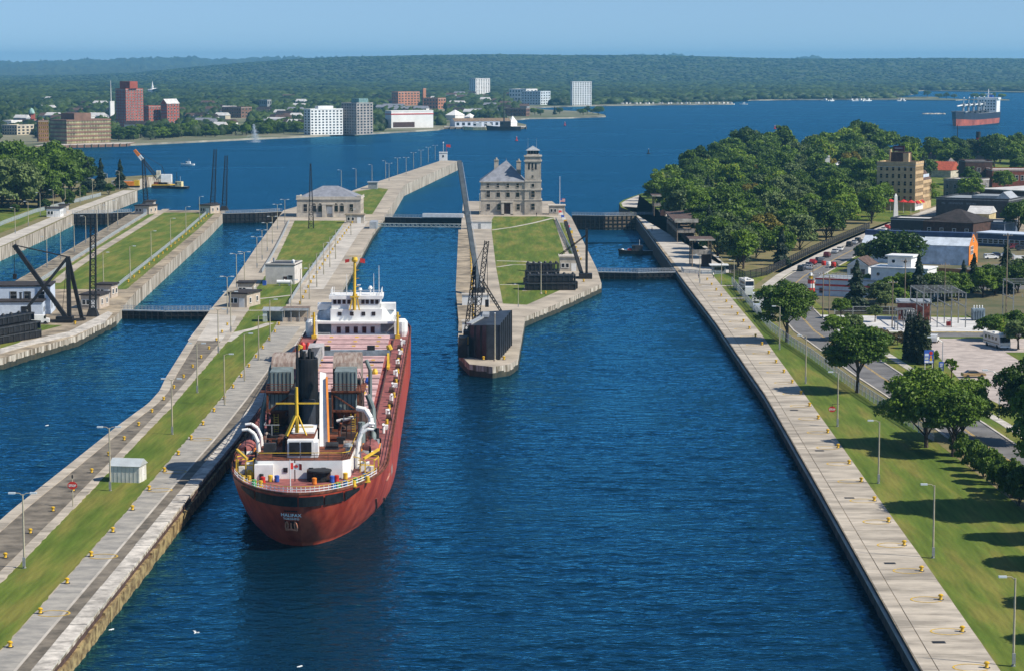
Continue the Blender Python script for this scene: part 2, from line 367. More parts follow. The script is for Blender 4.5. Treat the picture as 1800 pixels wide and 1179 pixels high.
# ---- centre pier surfaces
ysn = list(range(225, 640, 12))
P1A = lambda d: (lambda y: interp(P1_R, y) + d)
P1B = lambda d: (lambda y: interp(P1_L, y) + d)
GL = [(225,-61.4),(322,-61.4),(420,-61.8),(520,-63.8),(587,-66.6),(645,-70.8),(700,-73),(743,-75),(924,-86)]
GR = [(225,-54.6),(322,-53.8),(430,-54.2),(535,-55.6),(615,-58.8),(664,-60.6),(770,-63),(888,-65),(924,-66)]
struct(strip(GL, GR, list(range(225, 925, 12)), GZ+.02, 'lawn', GRASS))
struct(MB().sheet([(-75.5,1130),(-66,1160),(-61,1150),(-57.5,960),(-68,955),(-80,1000),(-82,1060)], GZ+.02).build('lawn', GRASS))
AL = lambda y: interp(GL, y) - 1.55
struct(strip(P1B(1.9), AL, list(range(225, 545, 12)), GZ+.012, 'asphalt_path', ASPH))
struct(strip(P1A(-3.6), P1A(-2.0), list(range(225, 500, 12)), GZ+.016, 'asphalt_path', ASPH))
struct(strip(lambda y: interp(GR, y)+.1, P1A(-3.7), list(range(225, 560, 12)), GZ+.01, 'worn_concrete_apron', CONC_GR))
struct(strip(P1A(-3.95), P1A(-3.62), list(range(225, 500, 12)), GZ+.02, 'pale_joint_strip', CONC_LT))
struct(strip(lambda y: interp(GR, y)+2.0, P1A(-5.0), list(range(640, 925, 12)), GZ+.012, 'pale_concrete_apron', CONC_LT))
# pier coping blocks and timber fender, real pieces
y = 226.0; i = 0; cope = struct(MB().sheet([(-49.2,226),(-47.5,226),(-47.5,227),(-49.2,227)], GZ+.01).build('pier_coping', CONC_OLD))
while y < 560:
    L = 3.9 + .5*math.sin(i*1.7); x0 = interp(P1_R, y); x1 = interp(P1_R, y+L)
    jz = rng.uniform(-.02, .05); jx = rng.uniform(-.05, .05)
    MB().prism([(x0-2.0, y+.06),(x0-.05+jx, y+.06),(x1-.05+jx, y+L-.06),(x1-2.0, y+L-.06)], GZ-.28, GZ+.18+jz, 0).build('coping_block', COPE, cope)
    y += L; i += 1
y = 226.0; fd = None
while y < 470:
    L = 3.0; x0 = interp(P1_R, y); x1 = interp(P1_R, y+L)
    o = MB().prism([(x0+.06, y),(x0+.46+rng.uniform(-.06,.06), y),(x1+.46+rng.uniform(-.06,.06), y+L-.12),(x1+.06, y+L-.12)], -.4, 1.72+rng.uniform(-.16,.12), 0).build('fender_timber', TIMBER, cope); MB().prism([(x0, y),(x0+.1, y),(x1+.1, y+L),(x1, y+L)], 1.4, GZ-.29, 0).build('shade_gap_strip', DKBR, cope); y += L  # second piece is a dark strip colouring in the shaded gap under the coping
y = 228.0
while y < 560:       # pale slab strip along the other side of the grass
    L = 2.6
    a = [(interp(GL, yy)-1.45, yy) for yy in (y, y+L-.15)]; b_ = [(interp(GL, yy)-.1, yy) for yy in (y, y+L-.15)]
    MB().prism([a[0], b_[0], b_[1], a[1]], GZ, GZ+.05, 0).build('path_slab', SLAB, cope); y += L
y = 228.0
while y < 560:       # north-edge coping blocks
    L = 4.4
    a = [(interp(P1_L, yy)+.05, yy) for yy in (y, y+L-.12)]; b_ = [(interp(P1_L, yy)+1.8, yy) for yy in (y, y+L-.12)]
    MB().prism([a[0], b_[0], b_[1], a[1]], GZ-.5, GZ+.06, 0).build('coping_block', SLAB, cope); y += L
# cross paths on the lawns
def pathline(pts, wd, z=GZ+.03, mat=CONC_LT, name='footpath'):
    W = [Vector(G(*p)) if not isinstance(p, Vector) else p for p in pts]
    L_, R_ = [], []
    for i, p in enumerate(W):
        d = (W[min(i+1, len(W)-1)] - W[max(i-1, 0)]).normalized(); n = Vector((-d.y, d.x)) * wd/2
        L_.append(tuple(p+n)); R_.append(tuple(p-n))
    return struct(MB().sheet(L_ + R_[::-1], z).build(name, mat))
pathline([(398,600),(420,584),(450,577),(475,568)], 2.2)
pathline([(408,546),(450,546),(500,545)], 1.5, GZ+.034)
pathline([(441,527),(480,523),(515,519)], 1.5)
struct(MB().sheet([G(*p) for p in ((330,598),(366,552),(416,556),(398,600))], GZ+.03).build('concrete_pad', CONC_LT))
# ---- lock island surfaces
struct(MB().sheet([G(*p) for p in ((864,404),(862,392),(868,381),(958,381),(973,383),(992,444),(1003,470),(960,478),(925,500),(918,512),(990,508),(926,536),(884,534),(872,470))], GZ+.02).build('lawn', GRASS))
struct(MB().sheet([G(*p) for p in ((984,392),(993,392),(1018,460),(1008,470))], GZ+.02).build('lawn', GRASS))
struct(MB().sheet([(-18.7,500),(-13.5,500),(-15.5,640),(-20,870),(-16,870),(-11.3,640),(-8,510)][2:6]+[(-8.6,520),(-11.6,520)], GZ+.012).build('asphalt_path', CONC_OLD))
pathline([(864,405),(900,400),(940,392),(972,384)], 1.6)
pathline([(873,459),(920,460),(945,463)], 1.5); pathline([(874,470),(900,466),(945,466)], 1.3, GZ+.036)
pathline([(879,501),(905,501),(930,500)], 1.2)
# ---- north lock pier
struct(strip(lambda y: interp(P3_L, y)+8.0, lambda y: interp(P3_R, y)-3.4, list(range(640, 985, 15)), GZ+.02, 'lawn', GRASS))
struct(MB().sheet([G(*p) for p in ((0,640-45),(60,600-30),(110,592-20),(60,585),(0,622))], GZ+.02).build('lawn', GRASS))
pathline([(292,368),(240,401),(178,439),(130,471),(97,498)], 3.0, GZ+.04, CONC)
struct(strip(lambda y: interp(P3_L, y)+.4, lambda y: interp(P3_L, y)+5.4, list(range(600, 985, 15)), GZ+.012, 'worn_concrete_apron', M('lichen_concrete', (.25,.21,.15), 1, .3, .3, .2)))
struct(MB().prism([G(*p) for p in ((0,622),(50,607),(130,590),(185,566),(198,551),(190,548),(122,583),(40,601),(0,613))], GZ-.2, GZ+.12).build('quay_coping', COPE))
# ---- north bank verge, wall top
struct(strip(lambda y: interp([(540,-176),(790,-180.5),(967,-187),(1140,-190)], y), lambda y: interp([(540,-168.6),(790,-173.6),(967,-181.6),(1140,-183.6)], y), list(range(640, 1141, 20)), GZ+.014, 'bank_coping', CONC_LT))
struct(MB().sheet([(-520,640),(-182,640),(-190,960),(-200,1000),(-520,1000)], GZ+.01).build('lawn', GRASS))
# ---- south bank: road, parking, paths
RC = [(150,82),(330,79),(400,77),(460,73.5),(540,70.5),(600,72),(650,78.5),(682,86),(754,107),(815,126),(877,146),(960,175),(1060,210),(1200,262)]
def offpath(tab, off, ys):
    o = []
    for y in ys:
        x = interp(tab, y); dx = (interp(tab, y+8) - interp(tab, y-8)) / 16; n = math.hypot(1, dx)
        o.append((x + off/n, y - off*dx/n))
    return o
yr = list(range(160, 1200, 10))
def ribbon(tab, a, b, ys, z, name, mat, z0=None):
    pts = offpath(tab, a, ys) + offpath(tab, b, ys)[::-1]
    m = MB()
    k = len(ys)
    A, B = pts[:k], pts[k:][::-1]
    for i in range(k-1):
        if z0 is None: m.add([(*A[i],z),(*B[i],z),(*B[i+1],z),(*A[i+1],z)], [(0,1,2,3)])
        else: m.prism([A[i],B[i],B[i+1],A[i+1]], z0, z)
    return m.build(name, mat)
struct(ribbon(RC, -4.6, 4.6, yr, GZ+.02, 'road', ROADM))
struct(ribbon(RC, -5.0, -4.6, yr, GZ+.14, 'kerb', CONC_LT, GZ)); struct(ribbon(RC, 4.6, 5.0, yr, GZ+.14, 'kerb', CONC_LT, GZ))
struct(ribbon(RC, -.22, -.08, yr, GZ+.026, 'road_marking', YLINE)); struct(ribbon(RC, .08, .22, yr, GZ+.026, 'road_marking', YLINE))
struct(ribbon(RC, -8.4, -5.4, list(range(640, 1060, 10)), GZ+.05, 'sidewalk', CONC_LT))
struct(ribbon(RC, -10.5, -8.4, list(range(640, 1060, 10)), GZ+.012, 'dry_verge', EARTH))
struct(ribbon(RC, -7.6, -5.05, list(range(200, 640, 10)), GZ+.012, 'dry_verge', EARTH))
swr = struct(ribbon(RC, 7.4, 9.2, list(range(300, 530, 10)), GZ+.012, 'sidewalk', CONC_OLD))
for y in np.arange(300, 525, 1.9):
    a = offpath(RC, 7.45, [y, y+1.82]); b_ = offpath(RC, 9.15, [y, y+1.82])
    MB().prism([a[0], b_[0], b_[1], a[1]], GZ+.013, GZ+.05).build('sidewalk_slab', COPE, swr)
struct(MB().sheet([(74,528),(300,528),(300,536.5),(74,536.5)], GZ+.024).build('road', ROADM))
struct(MB().prism([(96,537),(140,537),(140,537.4),(96,537.4)], GZ, GZ+.14).build('kerb', YLINE))
struct(MB().sheet([(76,538),(92,538),(140,538),(150,560),(76,575)], GZ+.016).build('substation_gravel', TARROOF))
struct(MB().sheet([(93,525),(125,525),(118,500),(106.5,500),(106.5,482),(115,430),(96,405),(90,415),(88.7,429),(88,452)], GZ+.022).build('gravel_lot', GRAVEL))
struct(MB().sheet([(79,576),(260,556),(260,860),(150,860),(132,800),(112,735),(92,680),(80,640)], GZ+.013).build('dry_verge', M('dry_town_ground', (.15,.125,.065), 1, .3, .1, .2, col2=(.07,.08,.03))))
struct(MB().sheet([(112,640),(240,640),(240,720),(150,720),(120,690)], GZ+.02).build('car_park', ROADM))
struct(MB().sheet([(150,860),(420,860),(420,1000),(175,1000)], GZ+.015).build('town_pavement', CONC_OLD))
struct(MB().sheet([(80,690),(108,770),(150,910),(110,940),(60,900),(62,700)], GZ+.012).build('park_ground', EARTH))
# paved viewing terrace beside the southern lock
struct(MB().sheet([(50.6,690),(66,690),(66,960),(58,1000),(48,1010),(48.5,1035),(51.5,1057),(60,1100),(51,960)], GZ+.018).build('terrace', CONC_LT))
for p in ((1233,503,1289,503),(1262,525,1290,525)):
    a = G(p[0],p[1]); b_ = G(p[2],p[3])
    struct(MB().prism([(a[0],a[1]-.8),(b_[0]+3,b_[1]-.8),(b_[0]+3,b_[1]+.8),(a[0],a[1]+.8)], GZ, GZ+.1).build('footpath', CONC_LT))
# lawn texture on the south lawn already the bank itself; dry strip by the fence
# ================================================================ far shore
shore = [(-160,276),(0,268),(70,262),(120,259.5),(225,257),(330,252),(440,246.5),(545,242),(650,237),(770,230),(785,226.5),(922,226.5),(925,222),(890,214),(930,210),(1000,209),(1065,206.5),(1062,204),(1035,199),(960,195),(930,191),(985,189),(1060,187),(1180,185.5),(1290,184.5),(1285,181),(1240,179),(1330,177.5),(1390,176.5),(1470,176.5),(1560,176.8),(1680,177.6),(1700,176.5),(1640,174),(1560,172.5),(1500,171),(1580,169.5),(1606,167),(1600,162),(1625,160.5),(1700,162),(1810,164),(2000,166)]
sp_ = [G(x, y, LZ) for x, y in shore]
poly = [sp_[0]] + sp_[1:] + [(3600, 13000), (-4200, 13000)]
SHM = M('shore_rubble', (.30,.27,.21), 1, .3, .02)
TOWNG = M('town_ground', (.075,.095,.035), 1, .35, .006, col2=(.22,.20,.13), gen='Object')
struct(MB().prism(poly, LZ-3, LZ+1.6, 0, 1).build('far_shore', [SHM, TOWNG]))
for (x0, x1, y, w_) in ((1655,1690,176.6,60),(1712,1775,176.8,70),(1604,1650,172.6,60)):
    a, b_ = G(x0, y, LZ), G(x1, y, LZ)
    struct(MB().prism([(a[0],a[1]),((a[0]+b_[0])/2,a[1]-20),(b_[0],b_[1]),(b_[0],b_[1]+w_),(a[0],a[1]+w_)], LZ-2, LZ+1.2).build('islet', EARTH))
a = G(1640, 201, LZ)
rk = MB()
for k in range(26):
    t = k/25-.5; r_ = rng.uniform(1.5, 3.4)*(1.2-abs(t))
    rk.lathe((a[0]+t*28+rng.normal()*1, a[1]+rng.normal()*4, LZ-1), [(r_*1.2,0),(r_,1.2),(r_*.4,2.3)], 6)
struct(rk.build('rock_reef', M('pale_rock', (.42,.39,.33), 1, .25, .2)))
# hills as one height field each, broken crown texture in real relief
HILLS = []
def hills(name, prof_px, D0, D1, nx, ny, mat, rough):
    xs = np.linspace(-160, 1960, nx)
    ridge = np.interp(xs, [p[0] for p in prof_px], [p[1] for p in prof_px])
    v = []; 
    n1 = rng.normal(size=(ny, nx))
    for j in range(ny):
        t = j/(ny-1); D = D0 + (D1-D0)*t
        for i in range(nx):
            zr = zat(D1, ridge[i]); s = t*t*(3-2*t)
            z = LZ+1.2 + (zr-(LZ+1.2))*s + n1[j,i]*rough*min(1, 3*t)*(1 if j < ny-1 else .6)
            v.append(((xs[i]-900)/F*D*1.0, D, z))
    HILLS.append((xs, ridge, D0, D1))
    b0 = len(v)
    for i in range(nx): v.append(((xs[i]-900)/F*D1, D1+600, -40))
    f = []
    for j in range(ny-1):
        for i in range(nx-1): f.append((j*nx+i, j*nx+i+1, (j+1)*nx+i+1, (j+1)*nx+i))
    for i in range(nx-1): f.append(((ny-1)*nx+i, (ny-1)*nx+i+1, b0+i+1, b0+i))
    m = MB(); m.v = v; m.f = f; m.m = [0]*len(f)
    return struct(m.build(name, mat, smooth=True))
FOREST = M('hill_forest', (.060,.085,.024), 1, .35, .006, col2=(.014,.026,.009), sharp=.11)
hills('hills', [(-160,138),(0,134),(150,132),(250,128),(330,120),(420,112),(520,105),(620,100.5),(760,98),(880,96.5),(1000,98),(1150,98),(1260,101),(1340,103.5),(1480,104.5),(1650,103),(1800,104),(1960,105)], 6400, 10500, 420, 46, FOREST, 1.5)
hills('hills', [(-160,113),(0,109),(60,110),(130,107),(190,106.5),(205,104.5),(260,103.5),(330,101.5),(350,102.5),(375,106.5),(440,103.5),(490,101.5),(530,100.5),(548,103.5),(640,102),(700,112),(1000,115),(1090,98.5),(1130,97),(1150,98.5),(1180,96),(1200,99),(1240,108),(1380,108),(1400,103),(1425,99.5),(1442,103),(1470,112),(1960,115)], 10600, 17500, 420, 24, FOREST, 9)
# ================================================================ TREES
def leaf_mat(name, dark, light, auto=None, nsc=.7, rk=.42):
    m = bpy.data.materials.new(name); m.use_nodes = True
    n = m.node_tree.nodes; L = m.node_tree.links; b = n['Principled BSDF']; o = n['Material Output']
    b.inputs['Roughness'].default_value = .55; b.inputs['Specular IOR Level'].default_value = .25
    g = n.new('ShaderNodeNewGeometry'); t = n.new('ShaderNodeTexNoise'); t.inputs['Scale'].default_value = nsc; t.inputs['Detail'].default_value = 6
    L.new(g.outputs['Position'], t.inputs['Vector'])
    oi = n.new('ShaderNodeObjectInfo')
    ad = n.new('ShaderNodeMath'); ad.operation = 'MULTIPLY_ADD'; ad.inputs[1].default_value = rk
    L.new(oi.outputs['Random'], ad.inputs[0]); L.new(t.outputs[0], ad.inputs[2])
    r = n.new('ShaderNodeValToRGB'); e = r.color_ramp.elements
    e[0].position = .35; e[0].color = (*dark, 1); e[1].position = 1.0 if rk else .66; e[1].color = (*light, 1)
    if auto: x = e.new(.955); x.color = (*light, 1); e[2].color = (*auto, 1)
    L.new(ad.outputs[0], r.inputs[0]); L.new(r.outputs[0], b.inputs['Base Color'])
    tr = n.new('ShaderNodeBsdfTranslucent'); L.new(r.outputs[0], tr.inputs[0])
    mx = n.new('ShaderNodeMixShader'); mx.inputs[0].default_value = .22
    L.new(b.outputs[0], mx.inputs[1]); L.new(tr.outputs[0], mx.inputs[2]); L.new(mx.outputs[0], o.inputs[0])
    return m
LEAF = leaf_mat('broadleaf_foliage', (.026,.068,.006), (.165,.262,.020), (.24,.25,.022))
LEAF_K = leaf_mat('dark_broadleaf_foliage', (.018,.048,.005), (.095,.165,.014))
LEAF_G = leaf_mat('greygreen_foliage', (.045,.078,.022), (.150,.205,.060))
LEAF_D = leaf_mat('conifer_foliage', (.014,.030,.016), (.035,.060,.025))
LEAF_B = leaf_mat('brown_shrub_foliage', (.06,.05,.02), (.12,.085,.035))
def quads(me_name, C, N, S, asp=.7):
    k = len(C); up = rng.normal(size=(k,3)); a = np.cross(N, up); a /= np.linalg.norm(a,axis=1)[:,None]+1e-9
    b = np.cross(N, a); S = S[:,None]; v = np.empty((k,4,3))
    v[:,0] = C - a*S - b*S*asp; v[:,1] = C + a*S - b*S*asp; v[:,2] = C + a*S + b*S*asp; v[:,3] = C - a*S + b*S*asp
    me = bpy.data.meshes.new(me_name); me.vertices.add(4*k); me.vertices.foreach_set('co', v.reshape(-1))
    me.loops.add(4*k); me.loops.foreach_set('vertex_index', np.arange(4*k, dtype=np.int32))
    me.polygons.add(k); me.polygons.foreach_set('loop_start', np.arange(0,4*k,4,dtype=np.int32))
    try: me.polygons.foreach_set('loop_total', np.full(k,4,dtype=np.int32))
    except Exception: pass
    me.update(calc_edges=True); me.validate(); return me
def broad(seed, H=14., Wd=12., n=9500, base=.16, mat=None, leaf=.31, lobes=62, taper=0.0):
    """trunk mesh and leafy crown mesh of one broadleaf tree"""
    global rng
    keep = rng; rng = np.random.default_rng(seed)
    zc = H*(base + (1-base)*.5); rz = H*(1-base)*.5; rx = Wd*.5
    bumps = rng.normal(size=(7,3)); bumps /= np.linalg.norm(bumps,axis=1)[:,None]; bw = rng.uniform(-.28,.22,7)
    cs = []; rs = []
    for i in range(lobes):
        d = rng.normal(size=3); d /= np.linalg.norm(d)
        if d[2] < -.6: d[2] *= -.5
        env = 1 + float(np.sum(bw*np.maximum(0, bumps@d)**3)); rr = rng.uniform(.30, 1)**.55*.86*env
        tz = 1 - taper*max(0, d[2])
        cs.append((d[0]*rx*rr*tz, d[1]*rx*rr*tz, zc + d[2]*rz*rr)); rs.append(rng.uniform(.085,.175)*Wd)
    cs = np.array(cs); rs = np.array(rs)
    pick = rng.choice(lobes, n, p=rs**2/np.sum(rs**2)); d = rng.normal(size=(n,3)); d /= np.linalg.norm(d,axis=1)[:,None]
    d[:,2] = np.where(d[:,2] < -.35, -d[:,2]*.7, d[:,2])
    rad = rs[pick]*rng.uniform(.6,1.18,n)
    C = cs[pick] + d*rad[:,None]*np.array([1,1,.72])
    keepm = np.ones(n, bool)
    for i in range(lobes):
        dd = (C - cs[i])/np.array([1,1,.72]); keepm &= (np.linalg.norm(dd,axis=1) > rs[i]*.5)
    C = C[keepm]; d = d[keepm]
    N = d + rng.normal(size=d.shape)*.8; N[:,2] += .3; N /= np.linalg.norm(N,axis=1)[:,None]
    me = quads('crown', C, N, rng.uniform(.55,1.3,len(C))*leaf)
    me.materials.append(mat or LEAF)
    t = MB(); tr = H*.026
    t.tube((0,0,-.2),(0.1,0,H*base),tr*1.25,tr*.9,8); t.tube((.1,0,H*base),(.15,.1,H*.62),tr*.9,tr*.35,7)
    for i in range(9):
        c = cs[i]; z0 = H*(base+rng.uniform(-.02,.2)); t.tube((.1,0,z0), tuple(c), tr*.45, tr*.12, 6)
    tm = t.mesh('trunk', BARK); rng = keep
    return tm, me
def conifer(seed, H=12., Wd=5.5, n=3600, mat=None, pw=1.0, base=.06, jag=1.0):
    global rng
    keep = rng; rng = np.random.default_rng(seed)
    u = 1-np.sqrt(rng.uniform(0,1,n)); z = H*(base+(1-base)*u)
    lay = (z/H*16) % 1.0
    rmax = Wd*.5*np.power(1-u, pw)*(1+.12*jag-.45*jag*lay); a = rng.uniform(0,2*np.pi,n)
    a += .35*np.sin(a*7+z*2.3); br = 1-.22*jag+.3*jag*np.sin(np.round(a*2.6)*12.9+np.floor(z/H*16)*7.7)
    r = rmax*rng.uniform(.55,1.0,n)*br
    C = np.stack([r*np.cos(a), r*np.sin(a), z-.12*r],1)
    N = np.stack([np.cos(a)*.6,np.sin(a)*.6,np.full(n,.75)],1)+rng.normal(size=(n,3))*.35; N /= np.linalg.norm(N,axis=1)[:,None]
    me = quads('crown', C, N, rng.uniform(.6,1.2,n)*.27); me.materials.append(mat or LEAF_D)
    t = MB().tube((0,0,-.2),(0,0,H*.93),H*.02,H*.004,7); rng = keep
    return t.mesh('trunk', BARK), me
TB = [broad(11,14,12.5), broad(12,15,13,10000,mat=LEAF_K), broad(13,13,13.5,10000,.14), broad(14,16,11.5,10000,.15,LEAF_K,taper=.4), broad(15,12,10,8000,.2,LEAF_G), broad(16,14,14,10500,.13,lobes=72)]
LEAF_Y = leaf_mat('turning_foliage', (.10,.10,.012), (.24,.19,.022))
TP = [broad(51,14,13,9500,.03), broad(52,15,13.5,9500,.04,LEAF_K), broad(53,13,14,9500,.02,LEAF_G), broad(54,17,11.5,9500,.04,taper=.5), broad(56,14,12,9500,.03,LEAF_K,taper=.3), broad(57,12,13,9500,.02)]; TPY = broad(55,14,12,9000,.03,LEAF_Y)
TN = [broad(61,14,13,24000,.14,leaf=.2,lobes=85), broad(62,15,13.5,24000,.13,LEAF_K,leaf=.2,lobes=85), broad(63,13,13.5,24000,.12,leaf=.2,lobes=85)]
TS = broad(21, 6, 3.6, 900, .3, leaf=.26, lobes=20)                    # sapling
TU = broad(22, 3.2, 3.4, 3600, .0, LEAF_K, leaf=.13, lobes=24)                 # rounded shrub
TBR = broad(23, 4, 4.6, 1300, .12, LEAF_B, leaf=.2, lobes=24)
TW = broad(24, 13, 17, 9000, .05, LEAF_K, leaf=.32, lobes=80)                  # wide willow
TC = [conifer(31, 12, 6.6, 5200, None, .85), conifer(32, 13, 8.0, 6000, None, .8), conifer(33, 11, 6, 4600, None, .85)]
TCOL = conifer(41, 11.5, 3.8, 5200, leaf_mat('arborvitae_foliage', (.012,.024,.010), (.04,.06,.018)), .22, .01, .25)
def tree(tmpl, xy, sc_, label, cat='tree', group=None, rz=None, z=GZ, name='tree', zs=1.0):
    t = thing(name, label, cat, (xy[0], xy[1], z), random.uniform(0, 6.28) if rz is None else rz, group, (sc_, sc_, sc_*zs))
    inst('trunk', tmpl[0], t); inst('crown', tmpl[1], t); return t
# --- single trees of the south lawn and roadside (base pixel, template, scale)
tree(TN[1], G(1384,601), 1.08, 'tall dark tree standing before the white vans by the fence', zs=.86)
tree(TN[0], G(1507,690), 1.02, 'broad tree on the lawn above the red hanging sign', zs=.98)
tree(TN[2], G(1628,786), 1.02, 'left one of the touching lawn trees by the fence end')
tree(TN[0], G(1675,802), .86, 'right lower one of the touching lawn trees by the fence end')
tree(TN[2], G(1692,772), .8, 'rear tree of the touching lawn group beside the road')
tree(TN[1], (85.0,378), .86, 'tree cut by the right edge beside the driveway mouth', zs=1.1)
tree(TN[1], (78.2,315), 1.5, 'lower dark tree cut by the right edge below the driveway')
for i, (x, y, s) in enumerate(((84,330,.9),(73.5,298,.8),(69.5,283,.78),(67.5,262,.7),(66.2,244,.72))):
    tree(TN[i % 3], (x, y), s, f'lawn tree beyond the right edge casting shade, {nth(i)} from the road bend', group='lawn trees beyond the right edge')
for i, (x, y, s) in enumerate(((1698,812,.8),(1712,826,.95),(1728,838,.9),(1745,850,1.05),(1760,862,1.0),(1776,874,1.1),(1793,888,1.1),(1690,800,.8))):
    tree(TU, G(x, y), s*1.35, f'round clipped shrub in the roadside hedge, {nth(i)} from its far end' if i < 7 else 'small shrub under the touching lawn trees', 'shrub', 'roadside hedge shrubs', name='shrub', zs=1.45, z=GZ-.75)
for (x, y, s, l) in ((1570,716,.72,'small leafy sapling between fence and road below the broad tree'),(1672,668,.8,'sapling beside the blue information sign'),(1726,706,.85,'sapling on the verge below the parked dark car'),(1641,648,.7,'light green sapling behind the colourful sign')):
    tree(TS, G(x, y), s, l, 'sapling', name='sapling')
for i, (x, y, s) in enumerate(((1598,632,.82),(1612,636,.92),(1625,640,.86))):
    tree(TCOL, G(x, y), s, f'dark columnar evergreen, {("left","middle","right")[i]} of the tight trio by the parking lot', 'evergreen', 'columnar evergreens', name='evergreen_tree')
for i, (x, y, s) in enumerate(((1545,604,1.0),(1560,610,.9),(1578,606,.8),(1592,612,.7))):
    tree(TBR, G(x, y), s, f'brownish garden shrub left of the columnar evergreens, {nth(i)} from the left', 'shrub', 'brownish shrubs', name='shrub')
tree(TB[4], G(1790,614), .70, 'round tree right of the white motorhome', zs=.8)
tree(TB[2], G(1742,598), .62, 'spreading tree behind the white motorhome', zs=.75)
tree(TC[1], G(1505,546), 1.0, 'dark spruce before the red striped white building', name='spruce_tree')
tree(TC[0], G(1614,534), 1.08, 'tall spruce at the right end of the white building', name='spruce_tree')
tree(TC[0], G(1693,512), .72, 'left one of two slim spruces below the orange gable', name='spruce_tree')
tree(TC[2], G(1711,514), .98, 'right taller one of two slim spruces below the orange gable', name='spruce_tree')
tree(TC[1], G(1768,514), 1.05, 'big dark spruce near the right edge behind the substation', name='spruce_tree')
tree(TW, G(1577,478), 1.12, 'wide dark willow in front of the pale blue building', name='willow_tree', zs=.85)
tree(TB[4], G(1516,470), .62, 'small round tree left of the wide willow')
tree(TB[2], G(1790,418), .98, 'tall pale willow cut by the right edge above the car park', zs=1.1)
for i, (x, y, k, s) in enumerate(((1478,560,0,.42),(1500,596,4,.55),(1466,598,2,.5),(1556,548,4,.5),(1580,545,0,.48),(1640,520,3,.55),(1662,516,5,.5),(1676,520,0,.5),(1735,512,2,.5),(1530,520,1,.42),(1538,566,4,.4))):
    tree(TB[k], G(x, y), s, f'small garden tree around the substation and white building, {nth(i)} from the left', group='small garden trees', zs=.9)
for i, (x, y, k, s) in enumerate(((1548,536,2,.62),(1566,532,0,.68),(1590,530,3,.66),(1632,528,1,.7),(1652,530,2,.7),(1672,524,0,.66),(1684,528,4,.7),(1728,524,3,.7),(1748,520,1,.8),(1790,516,5,.8),(1800,500,2,.8),(1756,600,4,.5),(1786,592,0,.6))):
    tree(TP[k % 4], G(x, y), s*.9, f'dense bushy tree in the belt behind the substation, {nth(i)} of the belt', group='tree belt behind the substation', zs=.85)
# --- park trees
park = []
yy = 700.0
while yy < 1450:
    xr = interp(RC, min(yy, 1190)) - 13 if yy < 905 else interp([(905,140),(960,146),(985,170),(1060,190),(1450,235)], yy)
    xl = 66 if yy < 980 else interp([(980,62),(1105,68),(1180,88),(1320,126),(1450,170)], yy)
    x = xl + random.uniform(0, 5)
    while x < xr:
        park.append((x + random.uniform(-2.5, 2.5), yy + random.uniform(-4, 4))); x += 13.5 + (yy-700)*.006
    yy += 15 + (yy-700)*.022
park = [p for p in park if not (1010 < p[1] and 0)]
rows = {}
for p in park: rows.setdefault(int((p[1]-690)//60), []).append(p)
for rk_ in sorted(rows):
    for i, p in enumerate(sorted(rows[rk_])):
        s = random.uniform(.66, .98) * (1.0 if p[1] < 1180 else 1.22)
        if random.random() < .05: tree(TC[0], p, s*1.2, f'dark spruce among the park trees, {nth(i)} from left in the {nth(rk_)} band from the lock', group='park trees', name='spruce_tree')
        else: tree(TPY if random.random() < .05 else random.choice(TP), p, s*1.18, f'leafy park tree, {nth(i)} from left in the {nth(rk_)} band back from the lock', group='park trees', zs=random.uniform(.9,1.15))
for i, (x, y, s) in enumerate(((1286,300,1.45),(1312,296,1.6),(1340,293,1.65),(1372,292,1.6),(1428,290,1.55),(1456,291,1.5),(1494,288,1.7),(1520,287,1.75),(1548,288,1.7),(1212,330,1.25),(1232,326,1.3))):
    tree(TB[i % 6], G(x, y), s, f'tall dark tree on the far waterside edge of the park, {nth(i)} of the back row', group='tall back row of park trees')
for i, (x, y, s) in enumerate(((1600,291,1.3),(1640,287,1.2),(1660,289,1.3),(1682,288,1.25),(1702,287,1.2),(1740,288,1.3),(1758,287,1.35),(1776,288,1.4),(1796,287,1.4),(1815,290,1.4),(1748,296,1.2),(1786,298,1.2),(1668,297,1.1))):
    tree(TP[(1,0,5,4,2)[i % 5]], G(x, y), s, f'waterside tree behind the town roofs, {nth(i)} of the shore row', group='town shore trees')
# --- town trees behind the hotel
tt = [(215+random.uniform(0,14)+k*17, 1230+random.uniform(-40,150)) for k in range(13)] + [(178,1130),(196,1150),(214,1090),(236,1120),(262,1150),(300,1100),(322,1160),(205,1040),(280,1060)]
for i, p in enumerate(sorted(tt)):
    tree(TB[i % 6], p, random.uniform(.75, 1.0), f'town tree behind the hotel and shops, {nth(i)} from the left', group='town trees')
for i,(x,y,s) in enumerate(((1700,318,.8),(1690,352,.45),(1712,350,.4),(1765,324,.6),(1625,318,.9))):
    tree(TB[(i+2)%6], G(x,y), s, f'small street tree between the town buildings, {nth(i)} of them', group='street trees between buildings')
tree(TC[1], G(1622,322), 1.2, 'slender spruce rising behind the tan hotel', name='spruce_tree')
